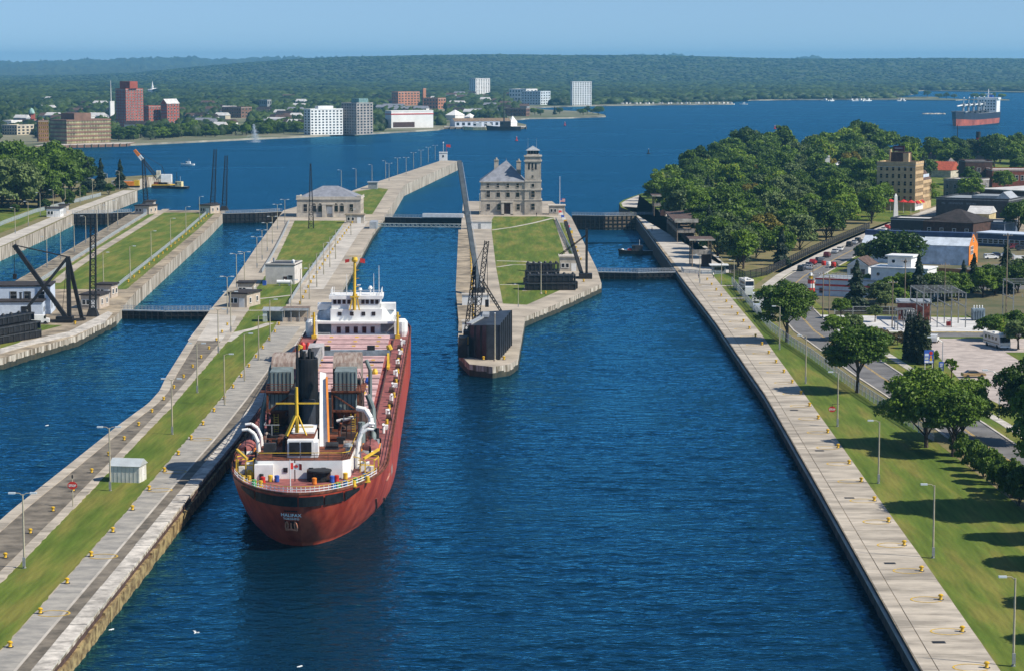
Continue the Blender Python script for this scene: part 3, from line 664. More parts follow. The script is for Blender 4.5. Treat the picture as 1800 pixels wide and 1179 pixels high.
# --- trees of the north bank (left edge)
nb = [(-205,1010),(-214,1045),(-222,985),(-232,1020),(-226,1070),(-243,1050),(-238,1100),(-252,1010),(-255,1085),(-265,1040),(-272,1090),(-268,985),(-284,1050),(-246,970),(-215,1105),(-207,975),(-230,955),(-260,950),(-280,960),(-210,1070),(-200,1040),(-290,1010),(-222,1130),(-202,1000),(-213,1020),(-206,1085),(-219,1000),(-228,1045),(-240,1010),(-236,985),(-248,1035),(-258,985),(-262,1065),(-275,1030),(-250,1120),(-230,1140),(-212,1150),(-240,1160)]
for i, p in enumerate(sorted(nb)):
    tree(TP[(1,4,0,2,1,5)[i % 6]], p, random.uniform(1.25, 1.7), f'big dark tree on the north bank, {nth(i)} from the left', group='north bank trees', zs=random.uniform(.95,1.15))
for i, p in enumerate(((-199,1130),(-204,1120),(-193,1150))):
    tree(TC[i], p, 1.35, f'dark evergreen at the right end of the north bank wood, {("middle","left","right")[i]} one', 'evergreen', 'north bank evergreens', name='evergreen_tree')
for i, p in enumerate(((-192,1010),(-196,1060),(-190,1100),(-201,1140),(-197,985),(-206,965),(-220,950),(-236,940),(-250,935),(-265,930),(-280,930),(-196,1030),(-204,1110))):
    tree(TU, p, random.uniform(1.3,2.2), f'low shrub on the north bank below the wood, {nth(i)} from the near end', 'shrub', 'north bank shrubs', name='shrub')
# --- far shore: front row trees one by one, the town woods behind as one mass
def icos(sub):
    bm = bmesh.new(); bmesh.ops.create_icosphere(bm, subdivisions=sub, radius=1); V = np.array([v.co[:] for v in bm.verts]); Fc = np.array([[v.index for v in f.verts] for f in bm.faces]); bm.free(); return V, Fc
I1, I2 = icos(1), icos(2)
FARLEAF = leaf_mat('distant_foliage', (.006,.018,.003), (.070,.112,.020), None, .0075, 0.0)
def mass(pts, name):
    Vs, Fs, o = [], [], 0
    for (x, y, z, r, h, hi) in pts:
        V, Fc = I2 if hi else I1
        nz = 1 + rng.normal(size=(len(V),1))*.17; P = V*nz*np.array([r, r, h]); P[:,2] += z
        P[:,0] += x; P[:,1] += y; Vs.append(P); Fs.append(Fc+o); o += len(V)
    V = np.concatenate(Vs); Fc = np.concatenate(Fs); k = len(Fc)
    me = bpy.data.meshes.new(name); me.vertices.add(len(V)); me.vertices.foreach_set('co', V.reshape(-1))
    me.loops.add(3*k); me.loops.foreach_set('vertex_index', Fc.reshape(-1).astype(np.int32))
    me.polygons.add(k); me.polygons.foreach_set('loop_start', np.arange(0,3*k,3,dtype=np.int32))
    me.update(calc_edges=True); me.materials.append(FARLEAF)
    return me
SHX = [p[0] for p in shore[:28]]
def shoreD(x):           # depth of the first land at that photo column
    tab = [(0,268),(225,257),(440,246.5),(650,237),(770,230),(925,222),(926,190),(1290,181),(1330,177.5),(1560,176),(1600,166),(1605,160.5),(1810,163)]
    return G(0, interp(tab, x), LZ)[1]
CLEAR = []    # photo-space boxes of building fronts kept free of woods: (x0,x1,Dmin,Dmax)
def clear_for(x0, x1, D, back=60): CLEAR.append((x0-3, x1+3, D-520 if D > 2600 else D-150, D+back))
# ================================================================ THE RED LAKE FREIGHTER
HULL = M('ship_hull_red', (.46,.075,.036), .45, .22, .4, .1, stretch=(1.2,1.2,.18), col2=(.26,.030,.014), sharp=.11)
DECK = M('ship_deck_red', (.27,.085,.075), .8, .2, .3, .1)
HATCH = M('ship_hatch_pink', (.56,.36,.34), .75, .14, .5, rnd=.12)
COAM = M('ship_coaming_red', (.42,.032,.012), .7, .2, .6)
SHW = M('ship_white', (.78,.77,.74), .5, .05, .6)
SHY = M('ship_yellow', (.66,.42,.03), .5, .1, 1)
FUN = M('funnel_black', (.010,.010,.011), .45, .3, .6)
GRN = M('unloader_grey_green', (.17,.21,.205), .6, .15, .4, stretch=(2,2,.3))
HOOD = M('weathered_hood', (.34,.29,.25), .85, .3, .8, .2, stretch=(3,.5,1), col2=(.16,.10,.075))
ship = thing('freighter', 'long red self-unloading lake freighter with black funnel entering the lock', 'freighter', (-28.1, 302.8, 0), .0234)
SB, SLEN, SDZ = 11.1, 222.0, 8.0
def s0(z): t = max(0, min(1, z/SDZ)); return 5.4*(1-t)**1.7
def lw(z): t = max(0, min(1, z/SDZ)); return 60+(26-60)*t**.5
def hb(s, z):
    u = min(1, max(0, (s - s0(z))/lw(z))); b = SB*math.sqrt(max(0, 1-(1-u)**2))
    v = min(1, max(0, (SLEN - 8*(1-z/SDZ) - s)/34)); return min(b, SB*math.sqrt(max(0, 1-(1-v)**2))**1.0 if v < 1 else b)
def hs_(x, z):        # stern surface: distance forward at offset x
    return s0(z) + lw(z)*(1-math.sqrt(max(0, 1-(x/SB)**2)))
def hullmesh():
    zs = [-1.5,0,.8,1.6,2.6,3.6,4.6,5.6,6.6,7.4,8.0,8.9]; us = [0,.01,.03,.06,.1,.15,.22,.3,.4,.5,.62,.75,.88,1.0]
    rows = []
    for z in zs:
        zz = min(max(z,0),SDZ); ss = [s0(zz)+lw(zz)*u for u in us] + list(np.linspace(s0(zz)+lw(zz)+4, SLEN-8*(1-zz/SDZ), 22))
        ss = ss[:-1] + [SLEN-8*(1-zz/SDZ)]
        hbv = [hb(s, zz) for s in ss]
        rows.append(list(zip(ss, hbv)))
    m = MB(); nc = len(rows[0])
    for sgn in (1, -1):
        o = len(m.v); 
        for r_, z in zip(rows[:11], zs[:11]): m.v += [(sgn*b, s, z) for s, b in r_]
        for j in range(10):
            for i in range(nc-1):
                q = (o+j*nc+i, o+j*nc+i+1, o+(j+1)*nc+i+1, o+(j+1)*nc+i); m.f.append(q if sgn > 0 else q[::-1]); m.m.append(0)
    return m, rows[10]
hm, drow = hullmesh()
hull = hm.build('hull', HULL, ship, smooth=True)
dk = MB().sheet([(b, s) for s, b in drow] + [(-b, s) for s, b in drow[::-1] if b > .01], SDZ-.02).build('deck', DECK, ship)
# bulwark lip round the deck edge
lip = MB()
for sgn in (1,-1):
    for (sa,ba),(sb,bb) in zip(drow[:-1], drow[1:]):
        lip.bar((sgn*ba,sa,SDZ+.12),(sgn*bb,sb,SDZ+.12),.16,.3)
lip.build('deck_edge', RUST, ship)
def onstern(x, z, off=.03):
    s = hs_(x, z); e = .05
    dsx = (hs_(x+e, z)-hs_(x-e, z))/(2*e); n = Vector((dsx, -1, -.25)).normalized()
    return Vector((x, s, z)) + n*off
# dark mooring openings under the poop deck
for k, (xa, xb, za) in enumerate(((-8.3,-6.2,6.9),(-6.0,-.2,5.7),(0,3.1,5.7),(3.3,5.6,5.7),(5.8,7.6,6.4))):
    m = MB(); N = 7
    for i in range(N):
        x0 = xa+(xb-xa)*i/N; x1 = xa+(xb-xa)*(i+1)/N
        lo0 = 6.35 + (.9*(1-i/N) if k == 0 else 0) + (.9*i/N if k == 4 else 0); lo1 = 6.35 + (.9*(1-(i+1)/N) if k == 0 else 0) + (.9*(i+1)/N if k == 4 else 0)
        m.add([onstern(x0,lo0,.14),onstern(x1,lo1,.14),onstern(x1,7.72,.14),onstern(x0,7.72,.14)], [(0,1,2,3)])
    m.build('mooring_opening', BLACK, hull)
def text_mesh(txt, size, bold=.012):
    cu = bpy.data.curves.new('t', 'FONT'); cu.body = txt; cu.size = size; cu.align_x = 'CENTER'; cu.offset = bold*size; cu.resolution_u = 2
    o = bpy.data.objects.new('t', cu); COL.objects.link(o)
    dg = bpy.context.evaluated_depsgraph_get(); me = bpy.data.meshes.new_from_object(o.evaluated_get(dg))
    bpy.data.objects.remove(o); me.materials.clear(); return me
def stern_text(name, txt, size, x0, z0):
    me = text_mesh(txt, size, .02)
    for v in me.vertices:
        p = onstern(x0+v.co.x, z0+v.co.y, .12); v.co = p
    me.materials.append(M('lettering_white', (.9,.9,.88), .6, .02, 1)); inst(name, me, hull)
stern_text('ship_name', 'HALIFAX', .68, -1.1, 4.85); stern_text('home_port', 'TORONTO', .42, -1.1, 4.38)
# welded-over older name band and stern anchor in its pocket
m = MB()
for i in range(6):
    x0 = -2.0+i*.3; m.add([onstern(x0,5.55,.05),onstern(x0+.25,5.55,.05),onstern(x0+.25,5.75,.05),onstern(x0,5.75,.05)], [(0,1,2,3)])
m.build('name_plate', BLACK, hull)
m = MB()
pk = [onstern(-1.1+dx*.62, 4.15+(z-2.8)*.75, .05) for dx, z in ((-1.5,2.8),(1.4,2.8),(1.4,.9),(-1.5,.9))]; m.add(pk, [(0,3,2,1)])
m.build('anchor_pocket', M('anchor_pocket_dark', (.05,.012,.008), .8), hull)
m = MB(); an = lambda dx, z: onstern(-1.13+dx*.66, 4.15+(z-2.8)*.78, .16)
m.path([an(-1.1,1.0),an(-.5,1.15),an(0,1.2),an(.5,1.15),an(1.1,1.0)], .15, 6)
for sg in (-1,1):
    m.path([an(sg*1.0,1.0),an(sg*1.15,1.7),an(sg*1.0,2.5),an(sg*.8,2.75)], .16, 6, 0, .09); m.path([an(sg*.8,2.75),an(sg*.62,2.2),an(sg*.7,1.4)], .1, 5)
m.path([an(0,1.1),an(-.05,1.9),an(0,2.4)], .11, 6)
m.build('stern_anchor', M('anchor_paint', (.62,.22,.13), .7), hull)
# draught scuff plate on the quarter
m = MB()
def onside(s, z, off=.04): return Vector((hb(s, z)+off, s, z))
m.add([onside(38,3.6),onside(42,3.6),onside(42,5.0),onside(38,5.0)], [(0,1,2,3)]); m.build('quarter_patch', M('primer_grey', (.36,.32,.28), .8), hull)
m = MB()
for (sa, za, sb, zb) in ((19,3.9,27,.4),(29,2.2,36,.2),(30,5.6,25,5.3)):
    for i in range(8):
        p, q = [onside(sa+(sb-sa)*t, za+(zb-za)*t, .03) for t in (i/8, (i+1)/8)]
        m.bar(p, q, .22, .06)
m.build('rub_marks', M('scraped_paint', (.38,.20,.15), .8), hull)
# ---- railings along the stern arc and sides
def rail(name, pts, h=1.05, rows=(1.05,.7,.35), mat=SHW, top=SHY, parent=ship, step=2.0):
    m = MB(); acc = 0
    for p, q in zip(pts[:-1], pts[1:]):
        for r_ in rows: m.bar((*p[:2], p[2]+r_), (*q[:2], q[2]+r_), .07, .07, 1 if r_ == rows[0] else 0)
        L = (Vector(q)-Vector(p)).length; k = max(1, round(L/step))
        for i in range(k):
            a = Vector(p).lerp(Vector(q), i/k); m.bar(a, a+Vector((0,0,h)), .07)
    a = Vector(pts[-1]); m.bar(a, a+Vector((0,0,h)), .07)
    return m.build(name, [mat, top], parent)
arc = []
for x in np.linspace(-9.9, 9.9, 34): arc.append((x*.985, hs_(x, SDZ)+.15, SDZ))
rail('stern_railing', arc)
for sgn in (1,-1):
    rail('side_railing', [(sgn*hb(s, SDZ)*.985, s, SDZ) for s in np.arange(15.5, 172, 4)], rows=(1.0,.5), mat=RUST, top=RUST, step=4)
for i, (x, c) in enumerate(((-6.6,'green'),(4.6,'blue'),(6.1,'blue2'),(5.2,'green2'),(7.4,'green'),(8.6,'blue'))):
    m = MB(); xx = x; m.lathe((xx*.965, hs_(xx, SDZ)+.7, SDZ), [(.32,0),(.34,.5),(.32,1.0)], 10)
    m.build('drum', M('drum_'+c.rstrip('2'), (.02,.35,.10) if 'green' in c else (.03,.20,.50), .5), ship)
# ---- aft house
aft = MB().box(-6.6, 5.2, 12.0, 13.6, SDZ, 10.5).box(-6.6,-4.6,12.0,11.4,SDZ,10.5)
aft = MB().prism([(-6.4,12),(5.2,12),(6.2,13.2),(6.6,30),(-6.8,30),(-6.8,13.2)], SDZ, 10.5, 0, 1).build('aft_house', [SHW, RUST], ship)
MB().box(-6.75,-4.2,10.9,11.95,SDZ,10.1).build('vent_trunk', SHW, aft)
for x in (-2.6,.9,2.6): MB().box(x-.3,x+.3,11.9,11.98,8.9,9.55).build('porthole', GLASS, aft)
m = MB(); m.lathe((2.2,10.4,SDZ), [(1.5,0),(1.5,.2),(.9,.2),(.9,1.3),(1.6,1.3),(1.6,1.5)], 14); m.build('capstan', BLACK, ship)
m = MB(); m.bar((-1.2,10.2,SDZ),(-1.2,10.2,11),.15); m.box(.4,3.6,10.6,11.8,SDZ,9.4); m.build('mooring_winch', DKBR, ship)
for i, (x, s, mt) in enumerate(((-3.6,9.6,BLUEP),(-4.5,9.8,SHY),(3.9,9.2,BLUEP),(4.5,9.6,REDP),(-5.8,11,DKGREY),(5.6,11.4,SHY),(-7.2,12.5,SHY),(-7.7,14,SHY),(-5.4,8.6,REDP),(1.6,7.6,ORANGE))):
    MB().lathe((x, s, SDZ), [(.3,0),(.34,.08),(.31,.45),(.34,.85),(.22,.92)], 10).build('deck_drum', mt, ship)
for x in (-6.3, 6.2, -8.2, 7.9):
    m = MB(); y_ = hs_(x, SDZ)+1.6; m.tube((x,y_,SDZ),(x,y_,SDZ+.8),.28); m.tube((x+.8,y_,SDZ),(x+.8,y_,SDZ+.8),.28); m.box(x-.4,x+1.2,y_-.4,y_+.4,SDZ-.05,SDZ+.1); m.build('mooring_bitts', SHY, ship)
rail('aft_house_railing', [(-6.6,13.2,10.5),(-6.2,12.15,10.5),(5.1,12.15,10.5),(6.1,13.3,10.5),(6.5,29.8,10.5)], mat=DKBR)
# flag on its staff
m = MB().tube((-1.15,1.2,SDZ-1.0),(-1.15,.6,SDZ+4.6),.07,.05); m.build('flag_staff', SHW, ship)
def canada_flag(parent, o, w=2.2, h=1.15):
    x, y, z = o; wv = lambda u: .18*math.sin(u*2.2); 
    def q(m, u0, u1, v0, v1, mi, off=0):
        for i in range(4):
            a = u0+(u1-u0)*i/4; b = u0+(u1-u0)*(i+1)/4
            m.add([(x+a, y+wv(a)-off, z+v0-.12*a), (x+b, y+wv(b)-off, z+v0-.12*b), (x+b, y+wv(b)-off, z+v1-.12*b), (x+a, y+wv(a)-off, z+v1-.12*a)], [(0,1,2,3)], mi)
    m = MB(); q(m,0,w*.25,0,h,0); q(m,w*.25,w*.75,0,h,1); q(m,w*.75,w,0,h,0)
    leaf = [(0,-.5),(.06,-.2),(.36,-.25),(.30,-.1),(.5,.12),(.38,.16),(.34,.32),(.16,.16),(.2,.42),(.1,.36),(0,.52)]
    lf = leaf + [(-a,b) for a,b in leaf[::-1][1:-1]]
    c = (w*.5, h*.5); vs = [(x+c[0]+a*h*.72, y+wv(c[0])-.08, z+c[1]+b*h*.75-.12*c[0]) for a,b in lf]
    m.add(vs, [tuple(range(len(vs)))], 0)
    return m.build('canadian_flag', [REDP, SHW], parent)
canada_flag(ship, (-1.1, .75, SDZ+3.3), 1.5, .85)
# ---- louvre house, funnel, masts
lh = MB().box(-2.5, 1.1, 14.5, 24, 10.5, 12.9).box(-2.3,.9,20,27,12.9,13.2).build('funnel_casing', [SHW], ship)
MB().box(-2.5,1.1,16,24,12.905,12.98).build('casing_roof', RUST, lh)
for x in (-2.25, -.62): MB().box(x, x+1.45, 14.40, 14.52, 10.75, 12.65).build('louvre_panel', BLACK, lh)
MB().box(1.12,1.7,14.6,17.5,10.5,12.6).build('locker', SHW, lh)
m = MB(); n = 20
fx, fs = -.9, 33.0
fn = MB().lathe((fx, fs, 10.5), [(1.62,0),(1.62,11.4),(1.5,11.5),(1.45,11.5),(1.4,11.0)], 22).build('funnel', FUN, ship, smooth=False)
MB().lathe((fx+.35, fs-2.2, 10.5), [(1.0,0),(1.0,5.6),(.9,5.7)], 16).build('funnel_foot', M('funnel_slate', (.035,.04,.05), .5), fn)
for i in range(6):
    a = i*1.05; MB().tube((fx+.8*math.cos(a), fs+.8*math.sin(a), 21), (fx+.8*math.cos(a), fs+.8*math.sin(a), 22.9+.4*(i%2)), .22).build('exhaust_pipe', BLACK, fn)
MB().tube((fx-1.3,fs-1.4,12),(fx-1.3,fs-1.4,24),.16).build('exhaust_pipe', BLACK, fn)
# white tapered screen with orange edge beside the funnel
m = MB(); m.add([(1.35,24,10.5),(2.5,24,10.5),(2.0,30,20),(1.15,30,20.2),(1.35,25,10.5),(2.5,25,10.5),(2.0,31,20),(1.15,31,20.2)], [(0,1,2,3),(5,4,7,6),(1,5,6,2),(4,0,3,7),(3,2,6,7)])
m.build('white_screen', SHW, ship)
MB().bar((2.7,23.6,10.5),(2.15,29.5,19.6),.28,.45).build('orange_strut', ORANGE, ship)
m = MB(); m.tube((-1.5,19.5,13.2),(-1.5,19.5,19.6),.28,.2); m.bar((-4.4,19.5,17.3),(1.6,19.5,17.3),.2); m.bar((-2.9,18.5,12.9),(-1.7,19.4,15.6),.5,.25); m.bar((-.1,18.5,12.9),(-1.3,19.4,15.6),.16); m.bar((-1.4,22,13.2),(-1.5,19.6,16),.16); m.bar((-2.2,19.5,14),(.8,19.5,14),.14)
m.build('aft_mast', SHY, ship)
# ---- twin unloading elevator towers
for sg, xc in ((-1,-5.15),(1,4.35)):
    tw = MB().box(xc-1.55,xc+1.55,38,44.5,13.6,19.3).build('elevator_tower', GRN, ship)
    for k in range(6): MB().box(xc-1.52+k*.6,xc-1.42+k*.6,37.93,38.0,13.7,19.2).build('cladding_rib', DKGREY, tw)
    m = MB()
    for (dx) in (-1.9, 1.9):
        m.bar((xc+dx,37.6,10.5),(xc+dx,37.6,16.2),.28); m.bar((xc+dx,44.6,10.5),(xc+dx,44.6,16.2),.28)
    for z in (10.6, 13.5, 16.2): m.bar((xc-2.1,37.6,z),(xc+2.1,37.6,z),.3)
    m.bar((xc-1.9*-sg,37.6,13.5),(xc+1.9*-sg,37.6,16.1),.2); m.bar((xc+1.9*sg,37.5,13.3),(xc+.1*sg,37.5,11.2),.2)
    m.box(xc-2.9*(1 if sg<0 else .7),xc+2.9*(.7 if sg<0 else 1),37.3,46,16.3,16.5)
    m.build('tower_frame', RUST, tw)
    m = MB(); m.add([(xc-1.7,38,13.5),(xc+1.7,38,13.5),(xc+1.7,43,13.5),(xc-1.7,43,13.5),(xc-.2,40,10.9),(xc+.2,40,10.9),(xc+.2,41,10.9),(xc-.2,41,10.9)], [(0,4,5,1),(1,5,6,2),(2,6,7,3),(3,7,4,0)])
    m.build('hopper', RUST, tw)
    hd = MB()
    for j in range(7):
        a0, a1 = math.pi*j/7, math.pi*(j+1)/7
        y0, z0, y1, z1 = 48-4.2*math.cos(a0), 19.0+1.9*math.sin(a0), 48-4.2*math.cos(a1), 19.0+1.9*math.sin(a1)
        x0, x1 = xc-1.4*(1 if sg < 0 else 1.2)-.4, xc+2.1
        hd.add([(x0,y0,z0),(x1,y0,z0),(x1,y1,z1),(x0,y1,z1)], [(0,1,2,3)])
        hd.add([(x0,y0,16),(x0,y0,z0),(x0,y1,z1),(x0,y1,16)], [(0,1,2,3)]); hd.add([(x1,y0,16),(x1,y0,z0),(x1,y1,z1),(x1,y1,16)], [(0,3,2,1)])
    hd.build('conveyor_hood', HOOD, tw)
    MB().box(xc-1.9,xc+2.2,44,54,10.5,16.2).build('conveyor_casing', DKBR, tw)
    m = MB()
    for z in np.arange(9.2, 13, .35): m.bar((xc+.9*sg,36.9,z),(xc+.9*sg+.6,36.9,z),.08)
    m.bar((xc+.9*sg,36.9,9),(xc+.9*sg,36.9,13.2),.08); m.bar((xc+.9*sg+.6,36.9,9),(xc+.9*sg+.6,36.9,13.2),.08); m.build('ladder', SHY, tw)
    rail('tower_railing', [(xc-2.0,37.4,16.5),(xc+2.0,37.4,16.5)], parent=tw, mat=RUST, top=RUST)
MB().box(-7.4,7.2,36,56,SDZ,10.45).build('unloader_base', DKBR, ship)
MB().tube((-6.6,29,9.2),(-2.8,29,9.2),.9,.9,12).build('grey_tank', M('tank_bluegrey', (.22,.25,.28), .5), ship)
# dense machinery between and around the towers
MB().box(-3.2,2.4,36.5,44,10.5,15.5).build('engine_casing', DKGREY, ship); MB().box(-3.4,-2.6,30,44,10.5,17).build('uptake_duct', BLACK, ship)
mr_ = random.Random(4)
for i in range(46):
    x = mr_.uniform(-6.3,6.2); s = mr_.uniform(17.5,35); k = i % 5; zb = 10.5
    if -2.7 < x < 2.9 and s < 27: continue
    mt_ = (DKBR, RUST, GREY, BLACK, DKGREY, HOOD)[mr_.randrange(6)]; m = MB()
    if k == 0: m.path([(x,s,zb),(x,s,zb+mr_.uniform(.9,2.2)),(x+.3,s-.5,zb+2.2)], .2, 7); nm = 'vent_pipe'
    elif k == 1: a_ = mr_.uniform(.4,.9); m.box(x-a_,x+a_,s-.5,s+.6,zb,zb+mr_.uniform(.6,1.7)); nm = 'machinery_box'
    elif k == 2: m.tube((x-.9,s,zb+.6),(x+.9,s,zb+.6),.45,.45,10); m.box(x-1,x+1,s-.3,s+.3,zb,zb+.3); nm = 'winch_drum'
    elif k == 3: m.lathe((x,s,zb), [(.35,0),(.4,.9),(.65,1.0),(.6,1.35),(.1,1.5)], 9); nm = 'mushroom_vent'
    else: h_ = mr_.uniform(1.5,3.2); m.bar((x,s,zb),(x,s,zb+h_),.14); m.bar((x-1.1,s,zb+h_),(x+1.1,s,zb+h_),.12); m.bar((x-1.1,s,zb+h_),(x-1.1,s+2.5,zb+h_),.1); nm = 'pipe_frame'
    m.build(nm, mt_, ship)
for sg in (1,-1):
    for i in range(9):
        s = 30+i*2.4; x = sg*mr_.uniform(7.3,9.3); m = MB(); m.tube((x,s,SDZ),(x,s,SDZ+mr_.uniform(.8,2.6)),.3,.3,8); m.box(x-.6,x+.6,s-.5,s+.5,SDZ,SDZ+.7); m.build('deck_machinery', (DKBR, BLACK, RUST, GREY)[i % 4], ship)
    m = MB(); m.path([(sg*7.4,44,15),(sg*8.2,44,13),(sg*8.4,43,10),(sg*8.4,40,8.3)], .4, 8); m.path([(sg*7.6,50,12),(sg*7.6,50,18),(sg*7.0,50,19.5)], .3, 8); m.build('bent_duct', GRN, ship)
# curved white discharge pipes
m = MB(); m.path([(6.3,33,14.6),(7.6,32.6,14.4),(8.3,32.3,13.3),(8.4,32,12)], .42, 9); m.build('vent_cowl', SHW, ship)
m = MB(); m.path([(6.9,34,SDZ),(6.9,34,12.4)], .55, 9); m.build('vent_pipe', GRN, ship)
m = MB(); m.path([(3.2,36.3,12.2),(5.6,36.0,12.8)], .25, 8); m.build('white_pipe', SHW, ship)
# unloading boom resting forward over the hatches
m = MB(); A = [Vector((-1.9+dx, 52, 17.6+dz)) for dx, dz in ((-1.2,0),(1.2,0),(1.2,2),(-1.2,2))]; B = [Vector((-4.9+dx, 122, 11.2+dz)) for dx, dz in ((-.9,0),(.9,0),(.9,1.5),(-.9,1.5))]
for a, b in zip(A, B): m.bar(a, b, .3)
for i in range(15):
    t0, t1 = i/15, (i+1)/15
    for k in range(4): m.bar(A[k].lerp(B[k],t0), A[(k+1)%4].lerp(B[(k+1)%4],t1), .14)
m.build('unloading_boom', M('boom_paint', (.33,.31,.29), .7, .2, .5), ship)
MB().box(-6.2,-3.6,118,124,11.0,13.2).box(-5.9,-3.9,124,126,11.5,12.6).build('boom_head', M('boom_head_grey', (.45,.43,.42), .7), ship)
for (x, s, z) in ((-8.2,121,9.4),(-7.7,127,9.2),(-9.3,150,9),(-7.6,141,10)):
    MB().lathe((x, s, z), [(.3,-1),(.55,0),(.55,.8),(.3,1.3)], 10).build('deck_light_housing', REDP, ship)
# ---- cargo hatches
i = 0; s = 62.0
while s < 170:
    h = MB().box(-7.0,7.0,s,s+5.2,SDZ,9.0).build('hatch_coaming', COAM, ship)
    for k in range(2):
        MB().box(-7.2,7.2,s-.2+k*2.75,s+2.45+k*2.75,9.0,9.32).build('hatch_cover', HATCH, h)
    for x in (-4.5, 0.6, 5.2):
        MB().box(x-.35,x+.35,s+1.8,s+2.3,9.32,9.5).build('hatch_clamp', SHY, h)
    s += 7.25; i += 1
m = MB()
for sg in (1,-1): m.bar((sg*7.9,60,8.25),(sg*7.9,172,8.25),.12,.5)
m.build('hatch_crane_rail', DKBR, ship)
gt = MB().box(-8.4,8.4,126,127.2,10.6,11.6).build('hatch_crane_beam', M('crane_bluegrey', (.22,.27,.30), .6), ship)
for sg in (1,-1):
    m = MB(); m.bar((sg*8.1,124.6,8.2),(sg*8.1,126.4,11.4),.4); m.bar((sg*8.1,128.8,8.2),(sg*8.1,126.8,11.4),.4); m.bar((sg*8.1,124,8.5),(sg*8.1,129.4,8.5),.5); m.tube((sg*8.5,126.6,11.6),(sg*8.1,126.6,12.5),.5); m.build('crane_leg', SHY, gt)
MB().box(-4,-2.6,126,127.2,11.6,12.3).build('crane_hoist', BLACK, gt); MB().box(4.2,5.6,126,127.2,11.6,12.4).build('crane_hoist', BLACK, gt)
# deck fittings on the starboard walkway
for i in range(30):
    s = 52 + i*3.9 + random.uniform(-1,1); x = 10.0+random.uniform(-.5,.15); k = i % 4
    m = MB()
    if k == 0: m.path([(x,s,SDZ),(x,s,9.1),(x,s-.4,9.4)], .22, 7); m.build('deck_vent', SHW, ship)
    elif k == 1: m.box(x-.3,x+.3,s-.5,s+.5,SDZ,8.7); m.build('deck_locker', SHW if i % 8 else SHY, ship)
    elif k == 2: m.tube((x,s-.4,SDZ),(x,s-.4,8.7),.22); m.tube((x,s+.5,SDZ),(x,s+.5,8.7),.22); m.box(x-.3,x+.3,s-.7,s+.8,SDZ-.05,SDZ+.1); m.build('mooring_bitts', SHY, ship)
    else: m.tube((x-.5,s,8.5),(x+.3,s,8.5),.45,.45,10); m.box(x-.6,x+.4,s-.5,s+.5,SDZ,8.3); m.build('mooring_winch', DKBR, ship)
for i, (x, s, c) in enumerate(((5.4,98,BLUEP),(6.2,110,SHY),(4.9,84,SHY),(6.8,72,GREY))):
    MB().lathe((x, s, 9.3), [(.5,0),(.55,.4),(.3,1.0)], 9).build('deck_fitting', c, ship)
# stays
m = MB()
for p, q in (((6.4,37,19),(8.6,30,SDZ)),((8.6,60,SDZ),(6.4,40,19)),((-6.8,37,19),(-8.8,30,SDZ))): m.tube(p, q, .05, .05, 5)
m.build('wire_stay', BLACK, ship)
# ---- lifeboats with davits
for sg in (1, -1):
    lb = MB(); n = 12; L = 6.4; xc, yc, zc = sg*8.7, 22.5, 10.6
    prof = [(-1,0,.9),(-.8,.75,.35),(-.3,1.1,.08),(.3,1.1,.08),(.8,.75,.35),(1,0,.9)]
    sec = []
    for t in np.linspace(-1,1,11):
        wv_ = 1.15*math.sqrt(max(.02,1-t*t*t*t)); kz = .45*t*t
        sec.append([(xc+wv_*math.cos(a)*1.0, yc+t*L/2, zc + (kz-.1 if False else 0) + (-(.95-kz)*math.sin(a))) for a in np.linspace(0, math.pi, 9)])
    for j in range(10):
        for i in range(8): lb.add([sec[j][i],sec[j+1][i],sec[j+1][i+1],sec[j][i+1]], [(0,1,2,3)])
    b_ = lb.build('lifeboat', SHW, ship)
    cv = MB(); cs = [[(xc+1.15*math.sqrt(max(.02,1-t**4))*math.cos(a), yc+t*L/2, zc+.75*math.sin(a)) for a in np.linspace(0, math.pi, 7)] for t in np.linspace(-1,1,11)]
    for j in range(10):
        for i in range(6): cv.add([cs[j][i],cs[j][i+1],cs[j+1][i+1],cs[j+1][i]], [(0,1,2,3)])
    cv.build('boat_cover', DECK, b_)
    MB().tube((xc+sg*.0-1.2,yc-3.0,zc),(xc-1.2,yc+3.0,zc),.12).tube((xc+1.2,yc-3.0,zc),(xc+1.2,yc+3.0,zc),.12).build('boat_fender', ORANGE, b_)
    for dy in (-2.6, 2.4):
        m = MB(); m.path([(sg*6.9,yc+dy,SDZ),(sg*6.9,yc+dy,10.2),(sg*7.0,yc+dy,11.8),(sg*7.5,yc+dy,13.0),(sg*8.3,yc+dy,13.6),(sg*9.2,yc+dy,13.5)], .34, 8, 0, .2); m.build('davit', SHW, ship)
        MB().tube((xc,yc+dy,zc),(xc,yc+dy,13.4),.05).build('davit_fall', BLACK, ship)
    m = MB(); rr = [(sg*9.6,16,SDZ),(sg*10.2,19,SDZ)]
    for (x,y,z) in ((9.4,15.5,8),(8.2,14.2,8),(9.9,18.3,8),(7.4,16.8,8)): m.bar((sg*x,y,z),(sg*x,y,10),.16); m.bar((sg*x,y,10),(sg*(x-1.0),y+1.2,10),.12)
    m.bar((sg*9.4,15.5,9.9),(sg*9.9,18.3,9.9),.14); m.bar((sg*7.2,14.5,9.5),(sg*9.4,15.5,9.2),.14); m.bar((sg*8,14,10.4),(sg*9.9,19.5,10.8),.3)
    m.build('boat_cradle', SHY, ship)
    MB().box(sg*8.0-.6,sg*8.0+.6,17.5,19,SDZ,9.2).box(sg*9-.4,sg*9+.4,15.8,16.8,SDZ,9.0).build('winch_box', SHW, ship)
